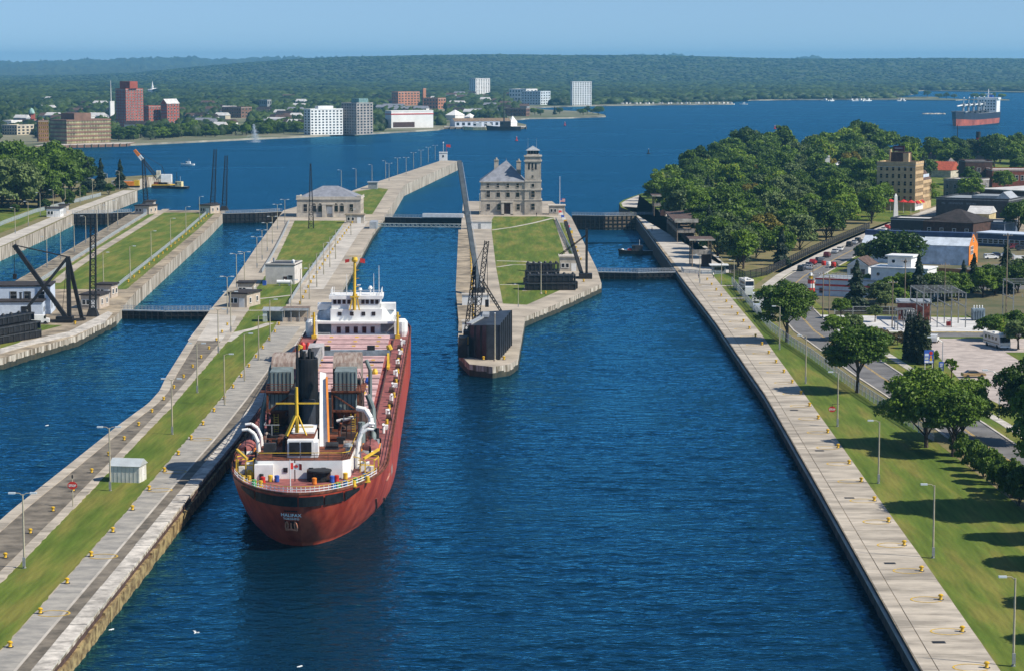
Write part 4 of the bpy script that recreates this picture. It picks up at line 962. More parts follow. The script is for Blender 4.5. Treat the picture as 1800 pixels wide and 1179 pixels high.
# ---- forward pilot house
z0, z1, z2, z3 = SDZ, 10.95, 13.85, 16.2
b0 = 176.0
fh = MB().box(-5.2,5.0,b0+1.0,b0+12,z0,z1).build('forecastle_house', SHW, ship)
MB().box(-8.2,8.1,b0+4.6,b0+12,z0,z1).build('recessed_wall', M('shade_grey_white', (.46,.48,.49), .6), fh)  # white greyed in colour for the shade on the set-back wall
for x in np.linspace(-3.6,3.4,5): MB().box(x-.42,x+.42,b0+.9,b0+1.02,z0+.9,z0+2.2).build('window', M('maroon_glass', (.07,.015,.015), .2), fh)
MB().box(-8.3,8.3,b0-.4,b0+12,z1,z1+.45).box(-8.3,-7.9,b0-.4,b0+.2,z0,z1).box(7.9,8.3,b0-.4,b0+.2,z0,z1).build('promenade_deck', SHW, fh)
MB().box(-8.3,8.3,b0-.6,b0-.35,z0,z0+.75).build('breakwater', SHW, fh)
tx_ = MB().box(-5.3,5.3,b0+1.2,b0+10,z1+.45,z2).build('texas_house', SHW, ship)
for x in (-3.4,-.9,1.5,3.6): MB().box(x-.38,x+.38,b0+1.1,b0+1.22,z1+1.5,z1+2.3).build('window', GLASS, tx_)
for sg in (1,-1):
    m = MB(); m.add([(sg*5.35,b0+2.5,z1+.45),(sg*8.1,b0+4,z1+.45),(sg*8.1,b0+10,z1+.45),(sg*5.35,b0+10,z1+.45),(sg*5.35,b0+2.5,z2),(sg*8.0,b0+4,z1+2.0),(sg*8.0,b0+10,z1+2.0),(sg*5.35,b0+10,z2)], [(0,1,5,4),(1,2,6,5),(4,5,6,7),(2,3,7,6)]); m.build('side_cabin', SHW if sg > 0 else M('blue_shade_white', (.42,.47,.54), .6), tx_)  # port cabin's white is tinted blue and darker as its shaded side
    MB().box(sg*6.6-1.5,sg*6.6+1.5,b0+3,b0+6,z2-.4,z2+.9).build('bridge_wing', SHW, tx_)
wh = MB().box(-5.1,5.0,b0+1.6,b0+8.5,z2,z3-.35).build('wheelhouse', SHW, ship)
for x in (-4.4,-3.5,-2.5,-1.5,1.4,2.3,3.3,4.3): MB().box(x-.34,x+.34,b0+1.5,b0+1.62,z2+1.0,z3-.5).build('window', M('wheelhouse_glass', (.03,.012,.012), .1), wh)
MB().box(-5.6,5.5,b0+1.1,b0+9,z3-.35,z3+.35).build('wheelhouse_roof', SHW, wh)
rail('roof_railing', [(-5.2,b0+9,z3+.35),(-5.2,b0+1.5,z3+.35),(5.2,b0+1.5,z3+.35),(5.2,b0+9,z3+.35)], parent=wh, top=SHW, rows=(1.1,.55))
rail('promenade_railing', [(-8.2,b0+8,z1+.45),(-8.2,b0-.3,z1+.45)], parent=fh, top=SHW); rail('promenade_railing', [(8.2,b0-.3,z1+.45),(8.2,b0+8,z1+.45)], parent=fh, top=SHW)
rail('deck_railing', [(-8.2,b0+.3,z0),(-5.4,b0+.3,z0)], parent=fh, top=SHW); rail('deck_railing', [(5.2,b0+.3,z0),(8.2,b0+.3,z0)], parent=fh, top=SHW)
m = MB(); m.tube((-.35,b0+.6,z2-.2),(-.2,b0+.9,24.3),.34,.26); m.bar((-1.3,b0+.4,z2-.2),(-.5,b0+.8,17),.25); m.bar((.7,b0+.4,z2-.2),(.1,b0+.8,17),.25); m.bar((-1.2,b0+.5,16.4),(.7,b0+.5,16.4),.25); m.lathe((-.2,b0+.9,23.6), [(.5,0),(.65,.4),(.5,1.0)], 10); m.bar((-1.4,b0+.9,24.8),(1.2,b0+.9,24.8),.08)
for i in range(7): m.bar((-.2,b0+.9,17.6+i*.85),(.7 if i%2 else -.9,b0+.9,17.7+i*.85),.09)
m.build('fore_mast', SHY, ship)
MB().box(.2,.9,b0+2,b0+2.5,18.6,18.8).lathe((.8,b0+2.2,z3+1.4), [(.1,-1.4),(.1,0),(.45,.1),(.3,.5)], 10).build('radar_scanner', SHW, wh)
MB().lathe((2.9,b0+3,z3+.35), [(.1,0),(.1,1.1),(.4,1.2),(.45,1.5),(.2,1.9)], 10).build('satellite_dome', SHW, wh)
for x, h in ((-2.0,4.4),(3.6,4.5),(4.7,6.2),(-4.6,1.8)): MB().tube((x,b0+3,z3+.3),(x,b0+3,z3+.3+h),.09,.04,6).build('whip_antenna', SHW, wh)
for sg in (1,-1):
    m = MB(); m.tube((sg*8.6,b0-1,SDZ),(sg*8.6,b0-1,13.4),.28,.24); m.bar((sg*8.3,b0-1,12.6),(sg*9.2,b0-1,12.6),.3); m.box(sg*8.6-.5,sg*8.6+.5,b0-1.6,b0-.6,SDZ,8.7); m.build('king_post', SHY, ship)
    MB().lathe((sg*9.4,b0+3,SDZ), [(.9,0),(1.2,1.0),(1.2,3.0),(.7,3.6)], 12).build('boat_tender', SHW, ship)
fl = MB()
fl.add([(.9,b0+.9,23.5),(1.9,b0+1.0,23.3),(1.9,b0+1.0,24.2),(.9,b0+.9,24.4)], [(0,1,2,3)]); fl.build('signal_flag', REDP, ship)
MB().add([(-2.2,b0+.9,23.4),(-1.3,b0+.9,23.6),(-1.3,b0+.9,24.2),(-2.2,b0+.9,24.1)], [(0,1,2,3)]).build('signal_flag', REDP, ship)
# ================================================================ BUILDING KIT
WIN = {}
def win_mesh(w_, h_, frame, arched=False):
    key = (round(w_,2), round(h_,2), frame.name, arched)
    if key in WIN: return WIN[key]
    m = MB(); a = w_/2; t = min(.12, w_*.12)
    if arched:
        arc_ = [(a*math.cos(u), h_+a*math.sin(u)) for u in np.linspace(0, math.pi, 9)]
        pl = [(-a,0),(a,0)] + arc_
        m.add([(x,-.03,z) for x,z in pl], [tuple(range(len(pl)))], 1)
        m.box(-a-t,a+t,-.14,0,-.16,0,0).box(-a-t,-a,-.1,0,0,h_,0).box(a,a+t,-.1,0,0,h_,0).box(-a,a,-.09,-.03,h_-.12,h_+.12,0)
        for u0, u1 in zip(arc_[:-1], arc_[1:]): m.bar((u0[0],-.05,u0[1]),(u1[0],-.05,u1[1]),.1,t,0)
    else:
        m.box(-a,a,-.03,0,0,h_,1)
        m.box(-a-t,a+t,-.14,0,-t,0,0).box(-a-t,a+t,-.1,0,h_,h_+t,0).box(-a-t,-a,-.1,0,0,h_,0).box(a,a+t,-.1,0,0,h_,0)
        if h_ > 1.3: m.box(-a,a,-.07,-.03,h_*.5-.04,h_*.5+.04,0)
    WIN[key] = m.mesh('window', [frame, GLASS]); return WIN[key]
def face_at(W, D, face, u, z):
    """(location, rotation) on a face; u measured from the face's left end seen from outside"""
    if face == 'F': return (-W/2+u, 0, z), 0
    if face == 'R': return (W/2, u, z), math.pi/2
    return (-W/2, D-u, z), -math.pi/2
def windows(par, W, D, specs):
    for sp in specs:
        face, n, rows, w_, h_, z_, dz = sp[:7]; fr = sp[7] if len(sp) > 7 and sp[7] else STONE_D; arched = len(sp) > 8 and sp[8]
        Lf = W if face == 'F' else D; u0, u1 = (sp[9] if len(sp) > 9 else (0, Lf)); me = win_mesh(w_, h_, fr, arched)
        for r_ in range(rows):
            for c in range(n):
                loc, rz = face_at(W, D, face, u0+(u1-u0)*(c+.5)/n, z_+r_*dz); inst('window', me, par, loc, rz)
def building(name, label, p0, p1, depth, h, wall, roof, kind='flat', wins=(), z=GZ, cat='building', roofh=2.5, eave=.4, door=None, parapet=.5, doormat=None):
    A, B = Vector(p0), Vector(p1); W = (B-A).length; rz = math.atan2(B.y-A.y, B.x-A.x); mid = (A+B)/2
    t = thing(name, label, cat, (mid.x, mid.y, z), rz)
    a = W/2
    wl = MB().box(-a,a,0,depth,-.3,h).build('wall', wall, t)
    if kind == 'flat':
        rf = MB().box(-a-.12,a+.12,-.12,depth+.12,h,h+.25).build('roof', roof, t)
        if parapet:
            MB().box(-a-.1,a+.1,-.1,.25,h+.25,h+.25+parapet).box(-a-.1,a+.1,depth-.25,depth+.1,h+.25,h+.25+parapet).box(-a-.1,-a+.25,.25,depth-.25,h+.25,h+.25+parapet).box(a-.25,a+.1,.25,depth-.25,h+.25,h+.25+parapet).build('parapet', wall, t)
    elif kind == 'slab':
        rf = MB().box(-a-eave,a+eave,-eave,depth+eave,h,h+.4).build('roof', roof, t)
    elif kind == 'hip':
        r_ = min(a, depth/2)*.98; e = eave
        m = MB(); vs_ = [(-a-e,-e,h),(a+e,-e,h),(a+e,depth+e,h),(-a-e,depth+e,h),(-a+r_,depth/2,h+roofh),(a-r_,depth/2,h+roofh)]
        m.add(vs_, [(0,1,5,4),(1,2,5),(2,3,4,5),(3,0,4),(0,3,2,1)]); rf = m.build('roof', roof, t)
    elif kind in ('gable', 'gable_y'):
        e = eave; m = MB()
        if kind == 'gable': vs_ = [(-a-e,-e,h),(a+e,-e,h),(a+e,depth+e,h),(-a-e,depth+e,h),(-a-e,depth/2,h+roofh),(a+e,depth/2,h+roofh)]; fs_ = [(0,1,5,4),(2,3,4,5),(1,2,5),(3,0,4),(0,3,2,1)]
        else: vs_ = [(-a-e,-e,h),(a+e,-e,h),(a+e,depth+e,h),(-a-e,depth+e,h),(0,-e,h+roofh),(0,depth+e,h+roofh)]; fs_ = [(1,2,5,4),(3,0,4,5),(0,1,4),(2,3,5),(0,3,2,1)]
        m.add(vs_, fs_); rf = m.build('roof', roof, t)
        g = MB()
        if kind == 'gable': g.add([(a+.01,0,h),(a+.01,depth,h),(a+.01,depth/2,h+roofh*.96)], [(0,1,2)]); g.add([(-a-.01,0,h),(-a-.01,depth,h),(-a-.01,depth/2,h+roofh*.96)], [(0,2,1)])
        else: g.add([(-a,-e-.03,h),(a,-e-.03,h),(0,-e-.03,h+roofh*.94)], [(0,1,2)])
        g.build('gable', wall, t)
    windows(t, W, depth, wins)
    if door:
        for (face, u, dw, dh) in door:
            loc, r2 = face_at(W, depth, face, u, 0); d = MB().box(-dw/2,dw/2,-.06,0,0,dh).build('door', doormat or DKBR, t); d.location = loc; d.rotation_euler = (0,0,r2)
            MB().box(dw*.28,dw*.36,-.12,-.06,dh*.45,dh*.52).build('handle', GALV, d)
    t['_W'] = W; t['_D'] = depth
    return t
# ================================================================ lock administration building
A, B = Vector(G(845,378)), Vector(G(922,378)); TW0, TW1 = Vector(G(922,378)), Vector(G(953,378))
W = (B-A).length
ad = thing('administration_building', 'stone lock office with hipped slate roof and tall lookout tower', 'building', ((A.x+B.x)/2, A.y, GZ), .0)
a = W/2; dp = 19.0; h = 13.3
MB().box(-a,a,0,dp,-.3,h).build('wall', STONE, ad)
MB().box(-a-.2,a+.02,-.2,dp,5.9,6.15).box(-a-.3,a+.02,-.3,dp,10.1,10.5).box(-a-.2,a+.02,-.25,dp,0,.9).box(-a-.5,a+.02,-.5,dp+.5,h,h+.35).build('stringcourse', STONE_D, ad)
rf = MB().add([(-a-.5,-.5,h+.35),(a+.3,-.5,h+.35),(a+.3,dp+.5,h+.35),(-a-.5,dp+.5,h+.35),(1.5,dp/2,h+8.6)], [(0,1,4),(1,2,4),(2,3,4),(3,0,4)]).build('roof', SLATE, ad)
MB().tube((1.5,dp/2,h+8.4),(1.5,dp/2,h+9.6),.12,.03).build('finial', SLATE, rf)
for (x, y, zt) in ((-2.6,6.5,9.0),(6.6,9.0,8.4)):
    MB().box(x-.9,x+.9,y,y+1.6,h+2.5,h+zt).box(x-1.05,x+1.05,y-.15,y+1.75,h+zt-.5,h+zt-.2).lathe((x,y+.8,h+zt), [(.45,0),(.35,.8)], 8).build('chimney', STONE, rf)
windows(ad, W, dp, [('F',4,1,1.1,1.7,11.1,0,None,False,(1.0,W-.8)),('F',1,1,1.5,2.6,7.2,0,None,False,(1.0,5.2)),('F',3,1,1.5,2.1,7.2,0,None,True,(5.2,W-.8)),('F',2,1,1.4,2.4,2.0,0,None,False,(1.0,9.6)),('F',1,1,1.4,2.4,2.0,0,None,False,(W-4.4,W-.8)),('L',4,2,1.3,2.3,2.2,5.2,None)])
px = 1.9
po = MB().box(px-2.4,px-1.3,-1.5,0,0,5.0).box(px+1.3,px+2.4,-1.5,0,0,5.0).box(px-2.6,px+2.6,-1.7,0,5.0,5.7).box(px-2.4,px+2.4,-1.5,0,-.1,.35).build('portico', STONE_D, ad)
MB().box(px-1.3,px+1.3,-.4,-.05,.35,4.6).build('door', DKBR, ad)
tw = TW1.x-TW0.x; tx0 = a+.01; tx1 = a+tw; th = zat(A.y, 276)-GZ
tow = MB().box(tx0,tx1,-.6,6.8,-.3,6.2).box(tx0+.05,tx1-.4,-.45,6.6,6.2,13.8).box(tx0+.1,tx1-.5,-.3,6.4,13.8,th).build('tower', STONE, ad)
for q_ in ((tx0-.15,tx1,-.8,6.9,5.95,6.25),(tx0-.1,tx1,-.75,6.8,10.1,10.55),(tx0-.05,tx1-.2,-.6,6.7,13.6,13.95),(tx0-.25,tx1-.1,-.7,6.8,th-2.0,th-1.5),(tx0-.25,tx1-.1,-.7,6.8,th,th+.5)): MB().box(*q_).build('tower_cornice', STONE_D, tow)
for k in range(3): MB().box(tx0+1.5+k*1.4,tx0+2.15+k*1.4,-.36,-.28,th-5.2,th-2.6).build('belfry_slot', GLASS, tow)
me = win_mesh(1.5, 2.6, STONE_D)
for z_ in (2.0, 7.2): inst('window', me, tow, ((tx0+tx1)/2-.2, -.62, z_), 0)
inst('window', win_mesh(1.1,1.3,STONE_D), tow, ((tx0+tx1)/2-.2, -.47, 11.4), 0)
for z_ in (15.4, 18.2): inst('window', win_mesh(.5,.8,STONE_D), tow, ((tx0+tx1)/2-.2, -.32, z_), 0)
cx, cy = (tx0+tx1)/2-.2, 3.0
lk = MB().box(cx-2.6,cx+2.6,cy-2.6,cy+2.6,th+.5,th+1.0).build('lookout', STONE_D, tow)
for k in range(4): 
    x = cx-2.05+k*1.15; MB().box(x,x+.95,cy-2.5,cy-2.35,th+1.0,th+2.4).build('lookout_pane', GLASS, lk)
MB().box(cx-2.3,cx+2.3,cy-2.3,cy+2.3,th+1.0,th+2.5).build('lookout_cabin', STONE, lk)
MB().add([(cx-2.9,cy-2.9,th+2.5),(cx+2.9,cy-2.9,th+2.5),(cx+2.9,cy+2.9,th+2.5),(cx-2.9,cy+2.9,th+2.5),(cx,cy,th+4.4)], [(0,1,4),(1,2,4),(2,3,4),(3,0,4),(0,3,2,1)]).build('lookout_roof', GALV, lk)
for dx in (-2, 1.5): MB().tube((cx+dx,cy,th+3),(cx+dx,cy,th+7.5),.06,.03,5).build('aerial', GALV, lk)
# ================================================================ pump house on the centre pier
ph = building('pump_house', 'single storey stone pump house with grey hipped roof and arched windows', G(522,382), G(634,382), 20, 7.7, STONE, SLATE, 'hip', cat='building', roofh=4.4, eave=-.6,
  wins=[('F',1,1,1.5,3.0,2.2,0,None,False,(2.2,4.6)),('F',1,1,1.5,3.0,2.2,0,None,False,(20.8,23.2)),('F',2,1,1.6,2.7,2.1,0,None,True,(5.8,10.6)),('F',2,1,1.6,2.7,2.1,0,None,True,(14.6,19.4)),('R',4,1,1.5,2.8,2.2,0)])
W = ph['_W']; a = W/2
MB().box(-a-.35,a+.35,-.35,20.3,7.0,7.35).box(-a-.2,a+.2,-.2,.2,7.35,8.2).box(-a-.2,-a+.2,.2,20,7.35,8.0).box(a-.2,a+.2,.2,20,7.35,8.0).box(-a-.2,-a+1.6,-.25,1.6,8.2,8.7).box(a-1.6,a+.2,-.25,1.6,8.2,8.7).build('cornice', STONE_D, ph)
MB().box(-a-.15,a+.15,-.3,0,0,1.4).build('plinth', STONE_D, ph)
MB().box(-2.6,-1.0,-1.2,0,0,5.0).box(1.6,2.2,-1.2,0,0,5.0).box(-2.8,2.4,-1.3,0,5.0,5.5).build('porch', STONE_D, ph)
MB().box(-.9,1.5,-.2,-.04,0,4.2).build('door', WHITE, ph)
# ================================================================ small lock houses
def lockhouse(label, p0, p1, depth, h=3.4, wall=BEIGE, roof=DKROOF, wins=None, name='control_house'):
    W = (Vector(p1)-Vector(p0)).length
    return building(name, label, p0, p1, depth, h, wall, roof, 'slab', wins if wins is not None else [('F',2,1,.9,1.2,1.1,0,WHITE,False,(.3,W*.5)),('R',2,1,1.0,1.2,1.1,0,WHITE)], cat='control house', eave=.35, door=[('F',W*.72,1.5,2.3)], doormat=WHITE)
lockhouse('beige gatehouse with white door beside the black lattice tower, left pier', G(142,543), G(175,543.5), 8)
lockhouse('beige gatehouse just behind the one at the black lattice tower', G(169,524), G(196,524.5), 5)
lockhouse('beige gatehouse with white double door left of the boxy white house', G(402,540), G(434,541), 9)
lockhouse('beige gatehouse partly hidden behind the white double door gatehouse', G(418,521), G(446,521), 5)
lockhouse('pale lookout hut at the far lock gate, middle of the north lock pier', G(237,377), G(262,377.5), 8)
lockhouse('small annex hut behind the pale lookout hut on the north pier', G(256,369), G(270,369), 6)
lockhouse('pale gatehouse with dark boom beside the far gate of the wide lock', G(351,376), G(370,376.5), 8)
lockhouse('small annex hut right of the far gate boom on the north pier', G(368,374), G(378,374), 6)
lockhouse('white gatehouse among lamp posts on the far left bank', G(82,382), G(106,382), 7, wall=WHITE)
lockhouse('small pale hut right of the white gatehouse, far left bank', G(104,376), G(117,376), 5, wall=BEIGE)
lockhouse('stone gatehouse on the lock island behind the black girders', G(984,477), G(1018,477), 6.5, 4.2, STONE, STONE_D)
lockhouse('small stone gatehouse right of the lookout tower building', G(965,378), G(993,378), 6, 3.6, STONE, STONE_D)
lockhouse('low stone gatehouse at the right foot of the pump house', G(608,393), G(640,393), 4, 3.2, STONE, CONC_OLD)
wh_ = building('service_building', 'boxy white windowless service building on the centre pier lawn', G(467,500), G(518,500.5), 11, 5.3, M('off_white_block', (.56,.52,.47), .9, .08, .5), DKGREY, 'flat', [('F',1,1,1.2,1.5,1.0,0,GREY,False,(6.2,8.0))], door=[('F',5.6,1.1,2.2)], parapet=.35)
MB().lathe((3.2,3,5.8), [(.4,0),(.5,.7),(.2,1.0)], 9).build('roof_vent', WHITE, wh_); MB().lathe((-3.2,7,5.8), [(.3,0),(.3,1.1)], 8).build('roof_vent', GREY, wh_)
tk = thing('gas_tank', 'white horizontal gas tank in front of the boxy white building', 'tank', (*G(500,502.5), GZ))
MB().tube((-2.1,0,1.0),(2.1,0,1.0),.62,.62,14).lathe((0,0,1.55), [(.2,0),(.2,.25)], 8).build('shell', WHITE, tk); MB().box(-1.5,-1.2,-.5,.5,0,.6).box(1.2,1.5,-.5,.5,0,.6).build('saddle', GREY, tk)
b_ = thing('blue_bin', 'small blue bin at the left corner of the boxy white building', 'bin', (*G(465,502), GZ)); MB().box(-.5,.5,-.5,.5,0,1.1).build('body', BLUEP, b_); MB().box(-.55,.55,-.55,.55,1.1,1.22).build('lid', BLUEP, b_)
sh = building('storage_shed', 'long white gabled metal shed beside the lamp post, left pier', G(194,847), G(245,848.5), 3.4, 2.5, M('white_sheet_metal', (.62,.62,.57), .6, .08, .6), M('pale_metal_roof', (.52,.56,.56), .45, .06, .5, metal=.2), 'gable', cat='shed', roofh=.95, eave=.2, door=[('R',1.7,1.1,2.0)], doormat=WHITE)
for u in np.arange(.55, 4.4, .62): MB().box(-sh['_W']/2+u-.03,-sh['_W']/2+u+.03,-.03,0,0,2.45).build('panel_seam', GALV, sh)
# open-fronted shelters near the lock entry
st = thing('shelter', 'flat roofed open shelter beside the ship bow, gravel on its roof', 'shelter', (*G(519,566), GZ))
MB().box(-3.2,3.2,0,6,2.9,3.2).build('roof', M('gravel_roof', (.20,.15,.12), 1, .3, 2), st); MB().box(-3.3,3.3,-.15,0,2.75,3.3).build('fascia', GALV, st)
for x in (-3,-1,1,3): MB().bar((x,.1,0),(x,.1,2.9),.18).build('post', GREY, st)
MB().box(-3.1,3.1,5.6,5.9,0,2.9).build('wall', BEIGE, st); MB().box(-3.1,3.1,.3,.45,0,1.0).build('low_wall', BEIGE, st)
st = thing('lean_to_shed', 'pale green lean-to shed left of the flat roofed shelter', 'shed', (*G(481,566), GZ))
MB().box(-2.6,-1.6,0,4,0,2.7).box(-2.6,2.2,3.7,4,0,2.7).build('wall', M('pale_green_sheet', (.45,.50,.44), .6), st); MB().add([(-2.8,-.2,2.75),(2.4,-.2,2.75),(2.4,4.2,3.2),(-2.8,4.2,3.2),(-2.8,-.2,2.6),(2.4,-.2,2.6),(2.4,4.2,3.05),(-2.8,4.2,3.05)], [(0,1,2,3),(7,6,5,4),(0,4,5,1),(1,5,6,2),(2,6,7,3),(3,7,4,0)]).build('roof', GALV, st)
# white/pale blue works building at the left edge
wb = building('works_building', 'two storey pale blue works building behind the derrick, left edge', G(-25,553), G(89,552), 11, 6.8, PBLUE, DKROOF, 'slab', [('F',3,1,1.5,1.7,3.9,0,GREY,False,(5.2,15.4)),('R',2,1,.9,1.6,1.2,0,GREY)], eave=.2)
W = wb['_W']; MB().box(-W/2,W/2-1.2,-6.2,-.02,0,3.6).build('front_wing', PBLUE, wb); MB().box(-W/2-.2,W/2-1.0,-6.5,-.02,3.6,3.9).build('wing_roof', DKROOF, wb)
MB().box(W/2-6.4,W/2-4.0,-6.3,-6.18,0,2.6).build('bay_door', BLACK, wb)
for x in (3.2,4.8): MB().box(W/2-1.2,W/2-1.1,-x,-x+.8,1,2.2).build('side_window', GREY, wb)
for x in (1,3.2): MB().lathe((x-W/2+8,-3,3.9), [(.3,0),(.3,1.6),(.5,1.8)], 8).build('roof_vent', DKGREY, wb)
building('workshop', 'small white workshop at the left edge beside the works building', G(-40,545), G(6,545), 8, 5.4, WHITE, DKROOF, 'slab', eave=.2)
van = thing('panel_van', 'white panel van parked before the pale blue works building', 'van', (*G(70,569), GZ), .1)
MB().prism([(-2.3,.35),(2.3,.35),(2.3,1.2),(1.5,1.35),(1.0,2.1),(-2.3,2.15)], -.95, .95, 0, bottom=True).build('body', WHITE, van).rotation_euler = (math.pi/2, 0, 0)
for x in (-1.4,1.4):
    for s in (-.95,.95): MB().tube((x,s-.1,.36),(x,s+.1,.36),.36,.36,12).build('wheel', BLACK, van)
MB().box(1.1,1.55,-.97,.97,1.3,1.95).build('window', GLASS, van)
# ================================================================ lock gates
def gate(name, label, A, B, ztop, zbot, bow=3.0, mat=BLACK, rib=BLACK, lite=None, rails=True):
    A, B = Vector(A), Vector(B); mid = (A+B)/2; d = (B-A).normalized(); n = Vector((-d.y, d.x)) * -bow
    t = thing(name, label, 'lock gate', (mid.x, mid.y, 0)); C = n
    for k, (p, q) in enumerate(((A-mid, C), (C, B-mid))):
        dd = (q-p).normalized(); nn = Vector((dd.y, -dd.x))
        poly = [tuple(p), tuple(q), tuple(q - nn*1.6), tuple(p - nn*1.6)]
        lf = MB().prism(poly, zbot, ztop-.35).build('leaf', lite if (lite and k) else mat, t)
        N = 7; L = (q-p).length
        for i in range(N+1):
            c = p + dd*L*min(max(i/N,.02),.98); MB().bar((c.x+nn.x*.15, c.y+nn.y*.15, zbot),(c.x+nn.x*.15, c.y+nn.y*.15, ztop-.4),.3,.3).build('frame_rib', rib, lf)
        for z in np.arange(zbot+1.2, ztop-.6, 1.5): MB().bar((p.x+nn.x*.1,p.y+nn.y*.1,z),(q.x+nn.x*.1,q.y+nn.y*.1,z),.35,.25).build('girder', rib, lf)
        MB().bar((p.x-nn.x*.8,p.y-nn.y*.8,ztop-.2),(q.x-nn.x*.8,q.y-nn.y*.8,ztop-.2),2.0,.22).build('walkway', GREY, t)
        if rails:
            m = MB()
            for o in (.1,-1.7):
                for z in (.45,.95): m.bar((p.x+nn.x*o,p.y+nn.y*o,ztop+z),(q.x+nn.x*o,q.y+nn.y*o,ztop+z),.07)
                for i in range(13):
                    c = p.lerp(q,i/12); m.bar((c.x+nn.x*o,c.y+nn.y*o,ztop-.1),(c.x+nn.x*o,c.y+nn.y*o,ztop+.95),.07)
            m.build('handrail', GALV, t)
    return t
TIMW = M('gate_timber', (.16,.125,.085), .9, .3, .6, stretch=(.3,.3,2))
gate('lock_gate', 'deep black steel gate across the far end of the southern lock', (24.4,950), (50.6,950), GZ+.4, -8, 3.2, lite=TIMW)
gate('lock_gate', 'low dark gate with pale walkway across the near end of the southern lock', (25.7,697), (49.4,697), GZ-.2, -8, 2.2)
gate('lock_gate', 'dark gate across the far end of the wide middle left lock', (-119.8,962), (-96.2,975), GZ+.3, -8, 2.5)
gate('lock_gate', 'dark gate across the far end of the leftmost lock', (-181,960), (-158.6,972), GZ+.3, -8, 2.5)
gate('lock_gate', 'low dark gate with pale walkway at the near end of the left lock', (-99.4,590), (-76.4,588), GZ-.3, -8, 1.6)
g5 = gate('lock_gate', 'dark gate with white footbridge across the big ship lock', (-51.6,944), (-20.6,938), GZ, -8, 1.5)
fb = thing('footbridge', 'white girder footbridge on the big ship lock gate', 'footbridge', (0,0,0))
MB().bar((-36,937.5,GZ+.9),(-19.5,935.5,GZ+.9),.3,1.4).bar((-36,941,GZ+.9),(-19.5,939,GZ+.9),.3,1.4).bar((-36,939.2,GZ+.25),(-19.5,937.2,GZ+.25),3.4,.2).build('girder', WHITE, fb)
bm_ = thing('ship_arrestor_boom', 'pale lattice boom lowered across the big ship lock near the gate', 'boom', (0,0,0)); m = MB()
a0, a1 = Vector((-50.6,880,GZ+.5)), Vector((-19.2,876,GZ+.5))
for dz, dy in ((0,0),(1.1,0),(0,1.2),(1.1,1.2)): m.bar(a0+Vector((0,dy,dz)), a1+Vector((0,dy,dz)), .22)
for i in range(18):
    p, q = a0.lerp(a1,i/18), a0.lerp(a1,(i+1)/18); m.bar(p,q+Vector((0,0,1.1)),.14); m.bar(p+Vector((0,1.2,1.1)),q+Vector((0,1.2,0)),.14)
m.build('truss', M('pale_green_steel', (.42,.47,.44), .6), bm_)
MB().box(-53.5,-50.8,874,884,GZ,GZ+2.6).build('hinge_block', GALV, bm_)
# raised booms / lattice towers
def lattice(name, label, base, top, w0, w1, mat=BLACK, n=16, foot=True, cat='boom'):
    b0_, t0_ = Vector(base), Vector(top); o = thing(name, label, cat, base); d = t0_-b0_; m = MB()
    cs = [(-1,-1),(1,-1),(1,1),(-1,1)]
    P = lambda k, t: d*t + Vector((cs[k][0]*(w0+(w1-w0)*t)/2, cs[k][1]*(w0+(w1-w0)*t)/2, 0))
    for k in range(4):
        m.bar(P(k,0), P(k,1), .2)
        for i in range(n):
            m.bar(P(k,i/n), P((k+1)%4,(i+1)/n), .1); m.bar(P(k,i/n), P((k+1)%4,i/n), .1)
    m.build('lattice_mast', mat, o)
    if foot: MB().add([(-w0,-w0,-.1),(w0,-w0,-.1),(w0,w0,-.1),(-w0,w0,-.1),(-w0*.55,-w0*.55,2.0),(w0*.55,-w0*.55,2.0),(w0*.55,w0*.55,2.0),(-w0*.55,w0*.55,2.0)], [(0,1,5,4),(1,2,6,5),(2,3,7,6),(3,0,4,7),(4,5,6,7)]).build('pedestal', mat, o)
    return o
def boomtop(p, top): 
    b0_ = G(*p); return (xat(b0_[1], top[0]), b0_[1], zat(b0_[1], top[1]))
lattice('lattice_tower', 'slim black lattice tower beside the beige gatehouses, left pier', (*G(163,556),GZ), boomtop((163,556),(167,394)), 1.5, 1.2)
lattice('raised_boom', 'raised dark boom leaning right at the far gate, taller of the pair', (*G(373,374),GZ), boomtop((373,374),(380,263)), 2.0, 1.0)
lattice('raised_boom', 'raised dark boom right of the taller one, across the lock gate', (*G(394,371),GZ), boomtop((394,371),(399,274)), 2.0, 1.0)
lattice('raised_boom', 'raised dark boom standing before the floating crane', (*G(257,362),GZ), boomtop((257,362),(253,278)), 2.0, 1.0)
lattice('radio_mast', 'thin dark radio mast on the lawn before the pump house', (*G(547,402),GZ), boomtop((547,402),(547,288)), 1.9, .3, n=14, foot=False, cat='mast')
# long grey boom standing over the lock island
bs = G(842,520); o = thing('steel_boom', 'long grey box girder boom rising above the lock island', 'boom', (*bs, GZ)); tp = Vector((xat(bs[1],816)-bs[0]-2.6, 60, zat(bs[1]+60,286)-GZ))
MB().bar((0,0,1.5), tp, 1.2, 1.4).build('box_girder', M('boom_grey_blue', (.065,.08,.09), .5, .15, .5), o); MB().box(-1.6,1.6,-1.6,1.6,0,2.2).build('hinge_pedestal', DKGREY, o)
MB().bar((0.9,.2,2.4), tp+Vector((.9,0,0)), .1, .1).build('handrail', GALV, o)
